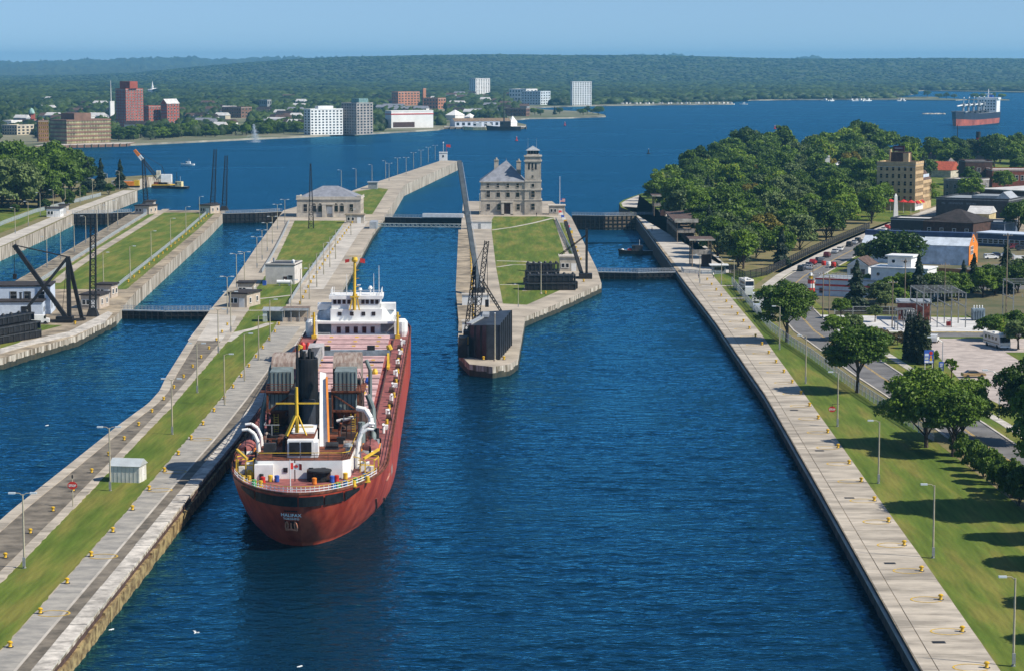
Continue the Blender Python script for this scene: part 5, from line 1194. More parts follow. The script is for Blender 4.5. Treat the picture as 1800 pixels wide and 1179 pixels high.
# stiff-leg derrick on the near left pier
dk_ = thing('derrick', 'black stiff-leg derrick with crossed beams on the left pier', 'derrick', (*G(122,566), GZ)); b0_ = Vector((*G(122,566), GZ))
mt = Vector((0,0,zat(b0_[1],452)-GZ))
MB().bar((0,0,0), mt, .95).build('mast', BLACK, dk_); MB().bar(mt, (2.6,3.0,0), .85).build('stiff_leg', BLACK, dk_); MB().bar(mt, (-12.5,-1.5,.2), .7).build('stiff_leg', BLACK, dk_)
jt = Vector((xat(b0_[1],28)-b0_[0], 0, zat(b0_[1],431)-GZ)); MB().bar((-.2,-.8,.6), jt, .95).build('jib', BLACK, dk_)
m = MB()
for o_ in (-.3,.3): m.tube(mt+Vector((0,o_,0)), jt+Vector((0,o_,0)), .12, .12, 5)
m.tube(jt, jt+Vector((0,0,-7)), .07); m.box(jt.x-.4,jt.x+.4,-.4,.4,jt.z-8.2,jt.z-7); m.tube(mt+Vector((-.2,0,0)),(-2,1,1),.06); m.build('cable', BLACK, dk_)
MB().bar((-13,-2.0,.5),(2,-2.0,.5),.5,.6).bar((-1,-1,.4),(3.2,3.4,.4),.6,.6).box(-3,1,-1.6,.8,0,1.4).build('sill_beam', BLACK, dk_)
grr = random.Random(9)
def girders(name, label, p, rz, L, W_, n=3, hh=2.2, cat='stoplog stack'):
    o = thing(name, label, cat, (*p, GZ), rz)
    for j in range(n):
        for i in range(2 if j < n-1 else 1):
            y = -W_/2 + i*W_/2 + (W_/4 if j == n-1 else 0)
            g = MB().box(-L/2+j*.3+grr.uniform(-.5,.5),L/2-j*.5+grr.uniform(-1.2,.5),y+.08,y+W_/2-.08,j*hh+.15,(j+1)*hh-.1).build('girder', BLACK, o); g.rotation_euler = (0,0,grr.uniform(-.035,.035))
            m = MB()
            for k in range(9):
                x = -L/2+.6+k*(L-1.2)/8; m.box(x,x+.18,y-.06,y+W_/2+.06,j*hh+.1,(j+1)*hh-.02)
            m.box(-L/2+.2,L/2-.4,y-.12,y+.3,(j+1)*hh-.35,(j+1)*hh-.05); [m.lathe((-L/2+1+k*(L-2)/5, y+W_/4, (j+1)*hh-.1), [(.4,0),(.4,.3),(.2,.6)], 8) for k in range(6)] if j == n-1 else 0; m.build('flange', DKGREY, g)
    return o
girders('stoplog_stack', 'stack of black steel stop logs by the derrick, left edge', (G(22,600)[0]-1.5, G(22,600)[1]+2), 1.15, 17, 6.5, 3, 1.9)
girders('stoplog_stack', 'stack of black steel stop logs on the lock island', (10.8,640), .06, 14, 7, 2, 2.1)
girders('stoplog_stack', 'smaller rear stack of black stop logs, lock island', (8.5,655), .12, 10, 5, 3, 2.0)
# crane on the lock island corner: vertical mast, inclined boom and stay
c0 = Vector((*G(1031,490), GZ)); cr = thing('derrick_crane', 'black derrick crane at the lock island corner beside stop logs', 'derrick', c0)
mt = Vector((0,0,zat(c0.y,402)-GZ)); MB().bar((0,0,0),mt,.7).build('mast', BLACK, cr); tp = Vector((xat(c0.y,1003)-c0.x-1, 22, zat(c0.y+22,391)-GZ))
MB().bar((-1.2,0,.8),tp,.9).build('stiff_leg', BLACK, cr)
m = MB(); e = Vector((xat(c0.y+8,985)-c0.x, 8, 6.0)); 
for o_ in (-.35,.35):
    m.bar((o_*.5-.2,0,mt.z-2), e+Vector((o_,0,.3)), .16); 
for i in range(10):
    p = Vector((-.2,0,mt.z-2)).lerp(e+Vector((0,0,.3)), i/10); q = Vector((-.2,0,mt.z-2)).lerp(e+Vector((0,0,.3)), (i+1)/10); m.bar(p+Vector((.3,0,0)),q-Vector((.3,0,0)),.1)
m.build('lattice_jib', BLACK, cr); MB().box(-2.2,1.6,-1.6,1.8,0,1.5).bar((-4,0,.4),(1.5,.5,.4),.5).build('machinery_bed', BLACK, cr)
# lattice crane with caisson gate on the island nose
c0 = Vector((*G(832,606), GZ)); cc = thing('lattice_crane', 'black lattice crane with tilted boom on the island nose', 'crane', c0)
m = MB()
def lat(m, p, q, w0, w1, n, t=.13):
    p, q = Vector(p), Vector(q); d = (q-p).normalized(); s = d.cross(Vector((0,1,0))).normalized(); u = Vector((0,1,0))
    P = lambda k, t_: p.lerp(q,t_) + (s*(1,-1,-1,1)[k] + u*(1,1,-1,-1)[k])*(w0+(w1-w0)*t_)/2
    for k in range(4):
        m.bar(P(k,0),P(k,1),t*1.6)
        for i in range(n): m.bar(P(k,i/n),P((k+1)%4,(i+1)/n),t)
bt = Vector((xat(c0.y,856)-c0.x, 0, zat(c0.y,424)-GZ)); lat(m, (0.2,0,1.6), bt, 1.2, .9, 20); m.build('boom', BLACK, cc)
m = MB(); gt_ = Vector((xat(c0.y,834)-c0.x,1,zat(c0.y,468)-GZ)); lat(m, (-1.8,.8,1.4), gt_, .8, .5, 14); lat(m, (.1,1.5,1.6), gt_, .7, .5, 14); m.build('gantry', BLACK, cc)
m = MB(); m.tube(gt_, bt, .06); m.tube(bt, bt+Vector((.2,0,-13)), .06); m.box(bt.x-.4,bt.x+.4,-.4,.4,bt.z-14.6,bt.z-13); lat(m, (bt.x*.62,0,bt.z*.62), (6.2,3,7.0), .6, .4, 10, .1); m.build('hoist_cable', BLACK, cc)
MB().box(-2.2,1.6,-1.5,2.2,.9,3.2).build('machinery_house', DKGREY, cc); MB().box(-3.2,-1.0,-2.4,-.6,.4,2.0).build('counterweight', SHY, cc); MB().box(-2.4,2.4,-1.4,-.4,0,1).box(-2.4,2.4,.8,1.8,0,1).build('crawler_track', BLACK, cc)
cg = thing('caisson_gate', 'huge dark steel caisson gate leaning on the island nose', 'gate', (*G(866,632), GZ), -.02)
cgm = M('caisson_steel', (.03,.034,.042), .45, .25, .5)
MB().add([(-5.2,5.5,0),(-1.2,0,0),(1.4,0,0),(3.4,24,0),(-3.2,24,0),(-5.2,5.5,6.6),(-1.2,0,7.3),(1.4,0,7.3),(3.4,24,7.9),(-3.2,24,7.6)], [(0,1,6,5),(1,2,7,6),(2,3,8,7),(3,4,9,8),(4,0,5,9),(5,6,7,8,9)]).build('skin_plate', cgm, cg)
for i in range(7): 
    t = i/6; MB().bar((1.5+2.0*t,24*t,.1),(1.5+2.0*t,24*t,7.3+.6*t),.25).build('frame_rib', BLACK, cg)
for i in range(4): MB().bar((-1.2-1.33*i,i*1.83-.1,.1),(-1.2-1.33*i,i*1.83-.1,7.2-.2*i),.28).build('frame_rib', BLACK, cg)
MB().bar((-5.2,5.5,6.9),(-2.2,14,7.8),1.2,.3).box(-2.6,-1.2,12,18,7.6,8.2).build('deck_plate', GALV, cg)
MB().box(-7.4,-5.6,3.5,8.5,0,4.2).build('side_buttress', BLACK, cg)
for i, (p, w_, l) in enumerate(((G(826,537),7.0,'white low kiosk on the lock island under the grey boom, farther one'),(G(822,586),5.5,'white low kiosk by the lattice crane on the island nose'),(G(836,403),9,'white parapet block at the big lock gate end of the island'))):
    k_ = thing('white_kiosk', l, 'kiosk', (p[0]+1.5, p[1], GZ)); MB().box(-w_/2,w_/2,0,3.2,0,2.6).build('wall', WHITE, k_); MB().box(-w_/2-.2,w_/2+.2,-.2,3.4,2.6,2.85).build('roof', CONC_LT, k_); MB().box(-.5,.5,-.05,0,0,2.0).build('door', GREY, k_)
# ================================================================ viewing stands by the southern lock
def stand(label, x0, x1, y0, y1, zf, zr, rise=0.0, roof=BRNROOF):
    t = thing('viewing_stand', label, 'viewing stand', ((x0+x1)/2, y0, GZ)); a = (x1-x0)/2; D = y1-y0; n = max(2, int(D/5)+1)
    for i in range(n):
        for x in (-a,a): MB().bar((x,D*i/(n-1),0),(x,D*i/(n-1),zr+.1),.28).build('post', WOOD, t)
    MB().box(-a,a,0,D,zf,zf+.2).build('floor_deck', WOOD, t)
    k = int((2*a)/.45)
    for i in range(k): MB().box(-a+i*2*a/k,-a+(i+.88)*2*a/k,-.12,-.02,zf-.3,zf+1.2).build('siding_plank', M('silver_plank', (.33,.30,.26), .9, .2, 1, rnd=.2), t)
    MB().box(-a-.1,-a,0,D,zf-.3,zf+1.1).build('side_parapet', WOOD, t)
    r_ = MB().add([(-a-1,-1,zr),(a+1,-1,zr+rise),(a+1,D+1,zr+rise),(-a-1,D+1,zr),(-a-1,-1,zr+.35),(a+1,-1,zr+.35+rise),(a+1,D+1,zr+.35+rise),(-a-1,D+1,zr+.35)], [(0,3,2,1),(4,5,6,7),(0,1,5,4),(1,2,6,5),(2,3,7,6),(3,0,4,7)]).build('roof', roof, t)
    MB().box(-a-1.05,a+1.05,-1.12,-1.0,zr-.05,zr+.45+rise).build('fascia', M('pale_fascia', (.42,.40,.34), .8), t)
    MB().box(a*.1,a,D*.1,D*.5,0,zf).build('stair_block', DKBR, t)
    return t
stand('wooden viewing stand with plank front, nearest the lock entrance', *(lambda p,q:(p[0],q[0],p[1],p[1]+11))(G(1217,470),G(1250,470)), 4.2, 8.2)
stand('long viewing stand with brown sloping roof, middle of the three', 57.4, 63.5, 808, 862, 3.6, 7.0, .8)
stand('viewing stand with plank balcony farthest along the southern lock', *(lambda p,q:(p[0],q[0],p[1],p[1]+12))(G(1150,380),G(1170,380)), 4.2, 8.0)
o = thing('ticket_kiosk', 'small pale kiosk with flat white roof right of the near viewing stand', 'kiosk', (*G(1264,482), GZ)); MB().box(-2,2,0,3,0,2.5).build('wall', GREY, o); MB().box(-2.8,2.8,-.8,3.6,2.5,2.75).build('roof', WHITE, o); MB().box(-1.4,1.4,-.06,0,1,2).build('window', GLASS, o)
# light metal rail panels at the terrace end
def fence(name, label, pts, h, mat, panel=None, step=3.0, cat='fence', rails=2, post=.09, indiv=True):
    t = thing(name, label, cat, (pts[0][0], pts[0][1], GZ)); o = Vector((*pts[0],0))
    W = [Vector((*p,0))-o for p in pts]; pm = MB().tube((0,0,0),(0,0,h+.05),post,post,6).mesh('post', mat); rm = MB(); pn = MB(); jm = MB()
    for p, q in zip(W[:-1], W[1:]):
        L = (q-p).length; k = max(1, round(L/step))
        for i in range(k):
            c = p.lerp(q, i/k)
            if indiv: inst('post', pm, t, c)
            else: jm.tube(c, c+Vector((0,0,h)), post, post, 5)
        for r_ in range(rails): z = h*(r_+1)/rails; rm.bar(p+Vector((0,0,z)), q+Vector((0,0,z)), post*1.1)
        if panel: pn.add([p+Vector((0,0,.05)), q+Vector((0,0,.05)), q+Vector((0,0,h)), p+Vector((0,0,h))], [(0,1,2,3)])
    rm.build('rail', mat, t)
    if jm.v: jm.build('posts', mat, t)
    if panel: pn.build('mesh_panel', panel, t)
    return t
def alpha_mat(name, col, al):
    m = M(name, col, .6, .1, 2); n = m.node_tree.nodes; n['Principled BSDF'].inputs['Alpha'].default_value = al; return m
MESH = alpha_mat('chain_link_mesh', (.62,.64,.62), .42); MESHD = alpha_mat('black_chain_link', (.015,.016,.017), .72); RAILP = alpha_mat('railing_mesh', (.42,.50,.55), .55)
fence('chain_link_fence', 'white chain link fence between the lawn and the road', [(62,655),(61,600),(60.3,540),(61.5,515),(63.2,490),(65.2,444),(67.3,411),(69.6,380)], 2.0, GALV, MESH, 3.4)
fence('black_fence', 'tall black chain link fence along the park edge', [(64.5,690),(67,668)]+[(x-11.2,y) for y,x in ((682,86),(754,107),(815,126),(877,146))], 2.4, BLACK, MESHD, 4)
fence('guard_rail', 'pale guard rail along the left lock wall of the centre pier', [(-74.2,690),(-77,745),(-82,830),(-87.4,915)], 1.1, GALV, RAILP, 3, 'railing', indiv=False)
fence('guard_rail', 'pale guard rail along the ship lock side of the centre pier', [(-57.6,600),(-59.6,664),(-61.9,770),(-64,880)], 1.1, GALV, RAILP, 3, 'railing', indiv=False)
fence('guard_rail', 'pale guard rail along the right lawn edge of the north pier', [(interp(P3_R,y)-6.6,y) for y in (640,743,850,960)], 1.1, GALV, RAILP, 3, 'railing', indiv=False)
fence('guard_rail', 'pale guard rail along the left lawn edge of the north pier', [(interp(P3_L,y)+7.4,y) for y in (600,712,850,975)], 1.1, GALV, RAILP, 3, 'railing', indiv=False)
fence('guard_rail', 'long pale guard rail on the far left bank', [(-186,640),(-189,790),(-196,900),(-198,967),(-192,1090)], 1.6, GALV, RAILP, 4, 'railing', indiv=False)
fence('guard_rail', 'pale guard rail along the right side of the island lawn', [(17.4,925),(19,800),(20.6,715)], 1.1, GALV, RAILP, 3, 'railing', indiv=False)
fence('guard_rail', 'short pale railing at the terrace by the near gate of the southern lock', [(51,700),(51,690),(56,686),(62,686)], 1.1, GALV, RAILP, 2, 'railing')
fence('guard_rail', 'pale railing along the far curved terrace edge', [(50.8,955),(58,957)], 1.1, GALV, RAILP, 2, 'railing')
fence('garden_fence', 'grey wire fence behind the substation trees', [(80,575),(98,575)], 2.0, GALV, MESHD, 4)
# ================================================================ lamp posts, bollards, signs
LAMPC = M('lamp_pole_concrete', (.40,.36,.26), .9, .1, 1); HEADM = M('lamp_head', (.55,.60,.62), .4, .05, 1)
def lamp_meshes(h, dbl):
    p = MB().tube((0,0,0),(0,0,h),.14,.09,8).mesh('pole', LAMPC); b = MB().box(-.2,.2,-.2,.2,.0,.12).box(-.17,.17,-.32,-.12,.3,1.4).mesh('base_box', GREY)
    a = MB().path([(0,0,h-.2),(-.4,0,h+.12),(-.95,0,h+.15)], .05, 5)
    hd = MB().box(-1.75,-.9,-.17,.17,h+.04,h+.24)
    if dbl: a.path([(0,0,h-.2),(.4,0,h+.12),(.95,0,h+.15)], .05, 5); hd2 = MB().box(.9,1.75,-.17,.17,h+.04,h+.24).mesh('lamp_head', HEADM)
    else: hd2 = None
    return p, b, a.mesh('arm', LAMPC), hd.mesh('lamp_head', HEADM), hd2
LM = {False: lamp_meshes(9.3, False), True: lamp_meshes(9.3, True)}
def lamp(p, label, dbl=False, rz=0, s=1.0, group='lamp posts'):
    t = thing('lamp_post', label, 'lamp post', (*p, GZ), rz, group, s)
    for nm, me in zip(('pole','base_box','arm','lamp_head','lamp_head'), LM[dbl]):
        if me: inst(nm, me, t)
    return t
for i, (x, y) in enumerate(((1781,1170),(1640,980),(1544,849),(1472,749),(1416,674),(1370,614))): lamp(G(x,y), f'tall lamp post on the right lawn edge, {nth(i)} from the bottom of the photo')
for i, (x, y) in enumerate(((1290,508),(1268,502),(1230,498))): lamp(G(x,y), f'lamp post by the near viewing stand, {nth(i)} from the right', s=.85)
for i, (x, y, d) in enumerate(((43,998,True),(194,862,True),(303,763,True),(347,690,True),(395,712,False),(430,670,False),(455,633,False),(384,620,True),(475,600,False),(406,584,True),(512,560,False),(400,553,True),(529,536,False),(544,526,False),(557,505,False),(430,502,True),(416,506,True),(569,483,False),(580,470,False),(452,471,True),(590,456,False),(461,457,True),(470,442,True),(479,429,True),(617,414,False),(488,404,True),(501,394,True))):
    lamp(G(x,y), f'{"double" if d else "single"} armed lamp post on the centre pier, {nth(i)} counting up from the bottom', d, 0 if d else math.pi)
for i, (x, y) in enumerate(((182,503),(229,490),(266,459),(300,433),(327,409),(351,388))): lamp(G(x,y), f'lamp post in the right row of the north pier lawn, {nth(i)} from the near end', rz=math.pi)
for i, (x, y) in enumerate(((83,471),(107,457),(131,444),(151,428),(171,416),(190,406),(207,396))): lamp(G(x,y), f'lamp post in the left row of the north pier, {nth(i)} from the near end')
for i, (x, y) in enumerate(((27,411),(50,398),(71,380),(94,374),(115,362),(141,358),(163,350),(189,340),(210,335))): lamp(G(x,y), f'lamp post on the far left bank, {nth(i)} from the left')
for i, (x, y) in enumerate(((600,333),(626,330),(654,322),(678,314),(684,319),(699,308),(714,307),(727,297),(740,292),(753,286),(765,282))): lamp(G(x,y), f'lamp post on the long pier reaching into the river, {nth(i)} from the left', i > 3)
lamp((-11,700), 'lone lamp post on the lock island beside the grey boom', s=.8); lamp(G(911,540), 'short pale blue lamp post at the island lawn corner', s=.62)
for i, (x, y, yt) in enumerate(((951,517,463),(870,634,552),(843,378,342),(984,372,312))):
    p = G(x,y); o = thing('pole', ('bare pale pole before the black stop logs','bare pale pole before the dark caisson gate','pale pole left of the tower building','white flagpole right of the tower building')[i], 'pole', (*p, GZ)); hh = zat(p[1],yt)-GZ
    MB().tube((0,0,0),(0,0,hh),.14,.08,7).build('shaft', WHITE if i == 3 else LAMPC, o); MB().lathe((0,0,0), [(.35,0),(.3,.3),(.15,.4)], 8).build('base', CONC, o); MB().lathe((0,0,hh), [(.08,0),(.16,.15),(.05,.3)], 7).build('finial', WHITE, o)
    if i == 3:
        f = MB()
        for k in range(7): f.add([(.1,0,hh*.28+k*.2),(2.2,.15,hh*.28+k*.2-.1),(2.2,.15,hh*.28+k*.2+.1),(.1,0,hh*.28+k*.2+.2)], [(0,1,2,3)], k % 2)
        f.add([(.1,-.03,hh*.28+.7),(1.0,.03,hh*.28+.65),(1.0,.03,hh*.28+1.35),(.1,-.03,hh*.28+1.4)], [(0,1,2,3)], 2)
        f.build('striped_flag', [REDP, WHITE, BLUEP], o)
BOL = (MB().lathe((0,0,0), [(.34,0),(.30,.12),(.24,.2),(.24,.55),(.36,.68),(.34,.82),(.15,.9)], 12).mesh('bollard_body', YEL), MB().lathe((0,0,0), [(.5,.0),(.5,.07),(.3,.09)], 12).mesh('base_plate', DKGREY), MB().bar((-.42,0,.6),(.42,0,.6),.13).mesh('horn', YEL))
def bollard(p, label, group, s=1.0, rz=0):
    s *= .66
    t = thing('mooring_bollard', label, 'bollard', (*p, GZ+.05), rz, group, s)
    inst('body', BOL[0], t); inst('base_plate', BOL[1], t); inst('horn', BOL[2], t)
i = 0; ring = None
ringm = MB()
N = 22; rr = 1.55
arcp = [(-1.2+rr*1.25*math.cos(u), rr*math.sin(u)) for u in np.linspace(.55, 2*math.pi-.55, N)]; arcq = [(-1.2+(rr*1.25-.2)*math.cos(u), (rr-.2)*math.sin(u)) for u in np.linspace(.55, 2*math.pi-.55, N)]
for k in range(N-1): ringm.add([(*arcp[k],0),(*arcp[k+1],0),(*arcq[k+1],0),(*arcq[k],0)], [(3,2,1,0)])
ringm = ringm.mesh('painted_ring', M('ring_paint', (.62,.40,.05), .8, .15, 2))
for y in np.arange(220, 676, 15.4):
    p = (interp(R_E, y)+6.9, y); bollard(p, f'yellow mooring bollard on the right quay, {nth(i)} from the bottom', 'right quay bollards', 1.15); struct(inst('painted_ring', ringm, None, (p[0]-.4, p[1], GZ+.075))); i += 1
i = 0
for y in np.arange(244, 560, 15.4):
    p = (interp(GR, y)+.75, y); bollard(p, f'yellow mooring bollard on the ship side of the left pier, {nth(i)} from the bottom', 'left pier ship side bollards', 1.15)
    if i in (1,3,6,7,9): struct(inst('painted_ring', ringm, None, (p[0]+.3, p[1], GZ+.045), math.pi))
    i += 1
i = 0
for y in np.arange(274, 560, 15.4): bollard((interp(GL, y)-2.6, y), f'yellow mooring bollard beside the asphalt path of the left pier, {nth(i)} from the bottom', 'left pier path bollards', 1.1); i += 1
i = 0
for y in np.arange(600, 930, 14.5): bollard((interp(GR, y)+3.4, y), f'small yellow bollard along the ship lock wall, {nth(i)} from the near end', 'ship lock wall bollards', 1.3); i += 1
i = 0
for y in np.arange(560, 870, 11): bollard((-8.5-(y-520)*.021, y), f'yellow bollard in the row on the lock island left side, {nth(i)} from the near end', 'lock island bollards', 1.3); i += 1
i = 0
for y in np.arange(660, 955, 14): bollard((interp(P3_R, y)-5.2, y), f'small yellow bollard in the north pier row, {nth(i)} from the near end', 'north pier bollards', 1.3); i += 1
for i, (x, y) in enumerate(((850,632),(886,632),(959,517),(979,510),(1008,502),(1026,496),(28,597),(132,570),(848,597))): bollard(G(x,y), f'single yellow bollard near the stop logs and derricks, {nth(i)} of nine', 'yard bollards', 1.25)
for i, y in enumerate(np.arange(735, 925, 16)): bollard((21.5+(800-y)*.004, y), f'yellow bollard right of the island lawn, {nth(i)} from the near end', 'island right side bollards', 1.2)
# drain grates on the right quay
for i, y in enumerate((246,286,330,371,415)):
    o = thing('drain_grate', f'dark rectangular drain grate in the right quay, {nth(i)} from the bottom', 'grate', (interp(R_E, y)+3.6, y, GZ+.06), 0, 'quay drain grates'); MB().box(-.7,.7,-.45,.45,0,.03).build('frame', DKGREY, o)
    for k in range(6): MB().box(-.6+k*.2,-.48+k*.2,-.38,.38,.03,.045).build('bar', BLACK, o)
# red STOP signs
def stop_sign(p, label, x_off, zc, r_=.62, post=True, rz=0, ph=4.0):
    t = thing('stop_sign', label, 'sign', (*p, GZ), rz)
    if post: MB().tube((0,.08,0),(0,.08,ph),.09,.07,7).build('post', LAMPC, t); MB().lathe((0,.08,ph), [(.05,0),(.12,.2),(.1,.5),(.03,.6)], 7).build('beacon', BLACK, t)
    else: MB().bar((x_off,0,zc+.9),(.9,0,zc+.9),.07).bar((x_off,0,zc+.3),(x_off,0,zc+.95),.07).build('bracket', BLACK, t)
    m = MB(); oc = [(x_off+r_*math.cos(math.pi/8+k*math.pi/4), zc+r_*.8*math.sin(math.pi/8+k*math.pi/4)) for k in range(8)]
    m.add([(x,-.02,z) for x,z in oc]+[(x,.03,z) for x,z in oc], [tuple(range(8)), tuple(range(15,7,-1))]+[(k,8+k,8+(k+1)%8,(k+1)%8) for k in range(8)]); pl = m.build('plate', REDP, t)
    me = text_mesh('STOP', .46, .03); me.materials.append(WHITE)
    for v in me.vertices: v.co = Vector((x_off+v.co.x*.95, -.045, zc-.17+v.co.y))
    inst('lettering', me, pl)
stop_sign(G(128,890), 'red stop sign on a post at the left pier path edge', 0, 3.05, .72, True)
stop_sign((G(1472,749)[0]-.55, G(1472,749)[1]), 'red stop sign hanging from the lamp post below the broad tree', -.4, 3.0, .66, False)
# signal flags along the island railing
for i, c in enumerate(((.6,.05,.04),(.75,.75,.7),(.03,.08,.4),(.7,.7,.68),(.6,.3,.02),(.05,.1,.4),(.6,.1,.2),(.1,.35,.5),(.65,.42,.03))):
    y = 935-i*14; o = thing('signal_flag', f'coloured flag on a short staff beside the island rail, {nth(i)} from the far end', 'flag', (18.8+(925-y)*.014, y, GZ), 0, 'row of coloured flags')
    MB().tube((0,0,0),(0,0,3.2),.05,.04,6).build('staff', WHITE, o); MB().add([(.05,0,2.1),(1.3,.2,2.0),(1.3,.2,3.0),(.05,0,3.15)], [(0,1,2,3)]).build('cloth', M(f'flag_cloth_{i}', c, .8, .05, 1), o)
# ================================================================ TOWN ON THE RIGHT
def rotdir(a): return Vector((math.cos(a), math.sin(a)))
AT = R(-24)
p1 = Vector(G(1608,371.5)); p0 = p1 - rotdir(AT)*16.6
TAN = M('tan_brick', (.50,.36,.20), .9, .10, .6, .1); 
ht = building('hotel', 'six storey tan brick hotel with rooftop sign, left face in shade', p0, p1, 13.5, 19.4, TAN, CONC, 'flat', [('F',6,5,1.0,1.7,4.4,3.1,TAN,False,(.6,16.0)),('R',7,5,.8,1.7,4.4,3.1,TAN)], cat='hotel', parapet=.9, door=[('R',3,1.6,2.6),('R',7,1.6,2.6)])
MB().box(-8.35,8.35,-.06,-.0,18.2,18.6).build('frieze', STONE_D, ht); MB().box(8.3,8.38,0,13.5,.2,3.4).build('ground_floor_front', WHITE, ht)
hx = thing('hotel_wing', 'lower four storey tan wing with brown mansard behind the hotel', 'building', (*(p1 + Vector((-math.sin(AT), math.cos(AT)))*13.6), GZ), AT)
MB().box(-12,-.05,0,14.5,0,12.2).build('wall', TAN, hx); m = MB(); m.add([(-12,0,12.2),(-.05,0,12.2),(-.05,14.5,12.2),(-12,14.5,12.2),(-10,1,16),(-2.6,1,16),(-2.6,13.5,16),(-10,13.5,16)], [(0,1,5,4),(1,2,6,5),(2,3,7,6),(3,0,4,7),(4,5,6,7)]); m.build('mansard_roof', BRNROOF, hx)
for r_ in range(3):
    for c in range(6): inst('window', win_mesh(.9,1.7,TAN), hx, (-.05, 1.4+c*2.3, 3.2+r_*3.0), math.pi/2)
MB().box(-.9,-.8,1.5,13,12.9,14.6).build('skylight_strip', PBLUE, hx)
pn = MB().box(-3.2,4.2,3,9,19.65,24.4).build('penthouse', DKBR, ht); MB().box(-3.9,-3.2,2.6,4.2,19.65,25.6).build('buttress', TAN, pn); MB().box(2.2,4.6,2.4,5.2,19.65,24.0).build('buttress', TAN, pn)
sg_ = MB().box(-1.9,2.9,1.6,1.9,25.0,27.2).build('roof_sign', M('maroon_sign', (.10,.012,.03), .6), ht); m = MB().bar((-1.6,1.9,24.4),(-1.6,1.9,27),.12).bar((2.6,1.9,24.4),(2.6,1.9,27),.12); m.build('sign_frame', BLACK, ht)
MB().box(-1.3,2.3,1.54,1.6,26.0,26.4).build('sign_lettering_band', M('sign_lettering', (.35,.30,.36), .6), ht)
for i, (x, y) in enumerate(((1565,374),(1588,375),(1601,376))):
    o = thing('patio_umbrella', f'red patio umbrella before the hotel, {("left","middle","right")[i]} one', 'umbrella', (*G(x,y), GZ)); MB().tube((0,0,0),(0,0,5.6),.07).build('pole', WHITE, o)
    m = MB(); n = 8
    for k in range(n): a0, a1 = 2*math.pi*k/n, 2*math.pi*(k+1)/n; m.add([(2.1*math.cos(a0),2.1*math.sin(a0),4.6),(2.1*math.cos(a1),2.1*math.sin(a1),4.6),(0,0,5.7)], [(0,1,2)])
    m.build('canopy', REDP, o)
for i in range(5): 
    d = MB().add([(0,0,3.0),(0,1.8,3.0),(0,1.8,4.2),(0,0,4.2),(1.3,0,3.0),(1.3,1.8,3.0)], [(0,3,4),(1,5,2),(3,2,5,4),(0,4,5,1)]).build('awning', REDP if i != 2 else SHY, ht); d.location = (8.4, .8+i*2.5, 0)
def tb(label, x0, y0, x1, y1, depth, h, wall, roof, kind='flat', wins=(), name='shop_building', **kw):
    return building(name, label, G(x0,y0), G(x1,y1), depth, h, wall, roof, kind, wins, **kw)
GST = M('grey_stone_block', (.20,.185,.165), .9, .2, .6, .15)
tb('grey stone building with pale flat roof right of the hotel', 1658,350,1712,352, 16, 8.6, GST, TARROOF, 'flat', [('F',4,2,1.0,1.6,1.6,3.4,GREY),('R',3,2,.8,1.8,1.6,3.4,WHITE)])
tb('dark brick two storey block with pale parapet behind the grey building', 1696,327,1744,327, 18, 12, DKBR, GREY, 'flat', [('F',3,2,1.8,1.9,2.6,4.4,WHITE)])
tb('long low brick block with white roofline at the right edge, upper', 1744,330,1830,330, 22, 8.2, REDBR, TARROOF, 'flat', [('F',9,1,1.3,2.4,3.6,0,WHITE)])
tb('brown brick store with big white flat roof at the right edge', 1722,352,1840,358, 40, 4.8, DKBR, TARROOF, 'slab', name='store')
tb('red roofed house between hotel and dark brick block', 1634,312,1671,313, 14, 4, M('cream_siding',(.5,.45,.36),.8), M('red_tile_roof',(.40,.085,.04),.8,.15,1), 'gable', name='house', roofh=4.5)
tb('grey hip roofed house right of the red roofed one', 1660,311,1690,311, 14, 5, BEIGE, M('greybrown_roof',(.22,.19,.17),.9), 'hip', name='house', roofh=5)
tb('tan gabled house half hidden by trees behind the town', 1684,300,1706,300, 14, 6, BEIGE, M('tan_roof',(.30,.20,.11),.9), 'gable', name='house', roofh=4)
lb_ = tb('long dark store with faded white lettering on its side wall', 1645,381,1772,385, 30, 7.0, DKGREY, GREY, 'flat', parapet=.6, name='store')
MB().box(-2,9,6,20,7.4,8.6).build('roof_monitor', GREY, lb_); m = MB().add([(8,4,7.3),(15,4,7.3),(15,16,7.3),(8,16,7.3),(11.5,4,10.4),(11.5,16,10.4)], [(0,1,4),(1,2,5,4),(2,3,5),(3,0,4,5)]); m.build('gable_dormer', GALV, lb_)
for (u, w_) in ((2.2,1.6),(5.2,6.0),(12.6,4.0)): MB().box(-lb_['_W']/2+u,-lb_['_W']/2+u+w_,-.03,-.0,5.2,5.9).build('faded_lettering', M('faded_paint', (.16,.20,.24), .9, .9, 2.2, col2=(.03,.035,.04)), lb_)
tb('dark building with hipped black roof and brick end, mid right', 1622,420,1710,424, 18, 6.2, DKBR, DKROOF, 'hip', [('F',4,1,1.2,1.6,2.4,0,WHITE)], roofh=4.2, name='house')  # wall brick darkened in colour to carry the shade on its front
tb('dark fronted building with pale flat roof beside the parked cars', 1565,418,1660,421, 14, 6.4, M('dark_glass_front',(.03,.033,.04),.5), TARROOF, 'flat', [('F',5,1,2.2,2.0,1.0,0,GREY)])
tb('white end extension of the dark fronted building', 1661,421,1673,421, 12, 4.6, WHITE, TARROOF, 'slab', name='extension')
tb('pale yellow gabled shop behind the black hipped roof', 1700,398,1738,399, 14, 4.8, M('pale_yellow_siding',(.52,.42,.22),.8), TARROOF, 'gable', roofh=2.6)
tb('blue grey block at the far right of the car park', 1712,418,1765,420, 16, 5.0, M('slate_blue_wall',(.10,.13,.19),.8), GREY, 'flat', [('F',3,1,1.5,1.5,1.5,0,WHITE)])
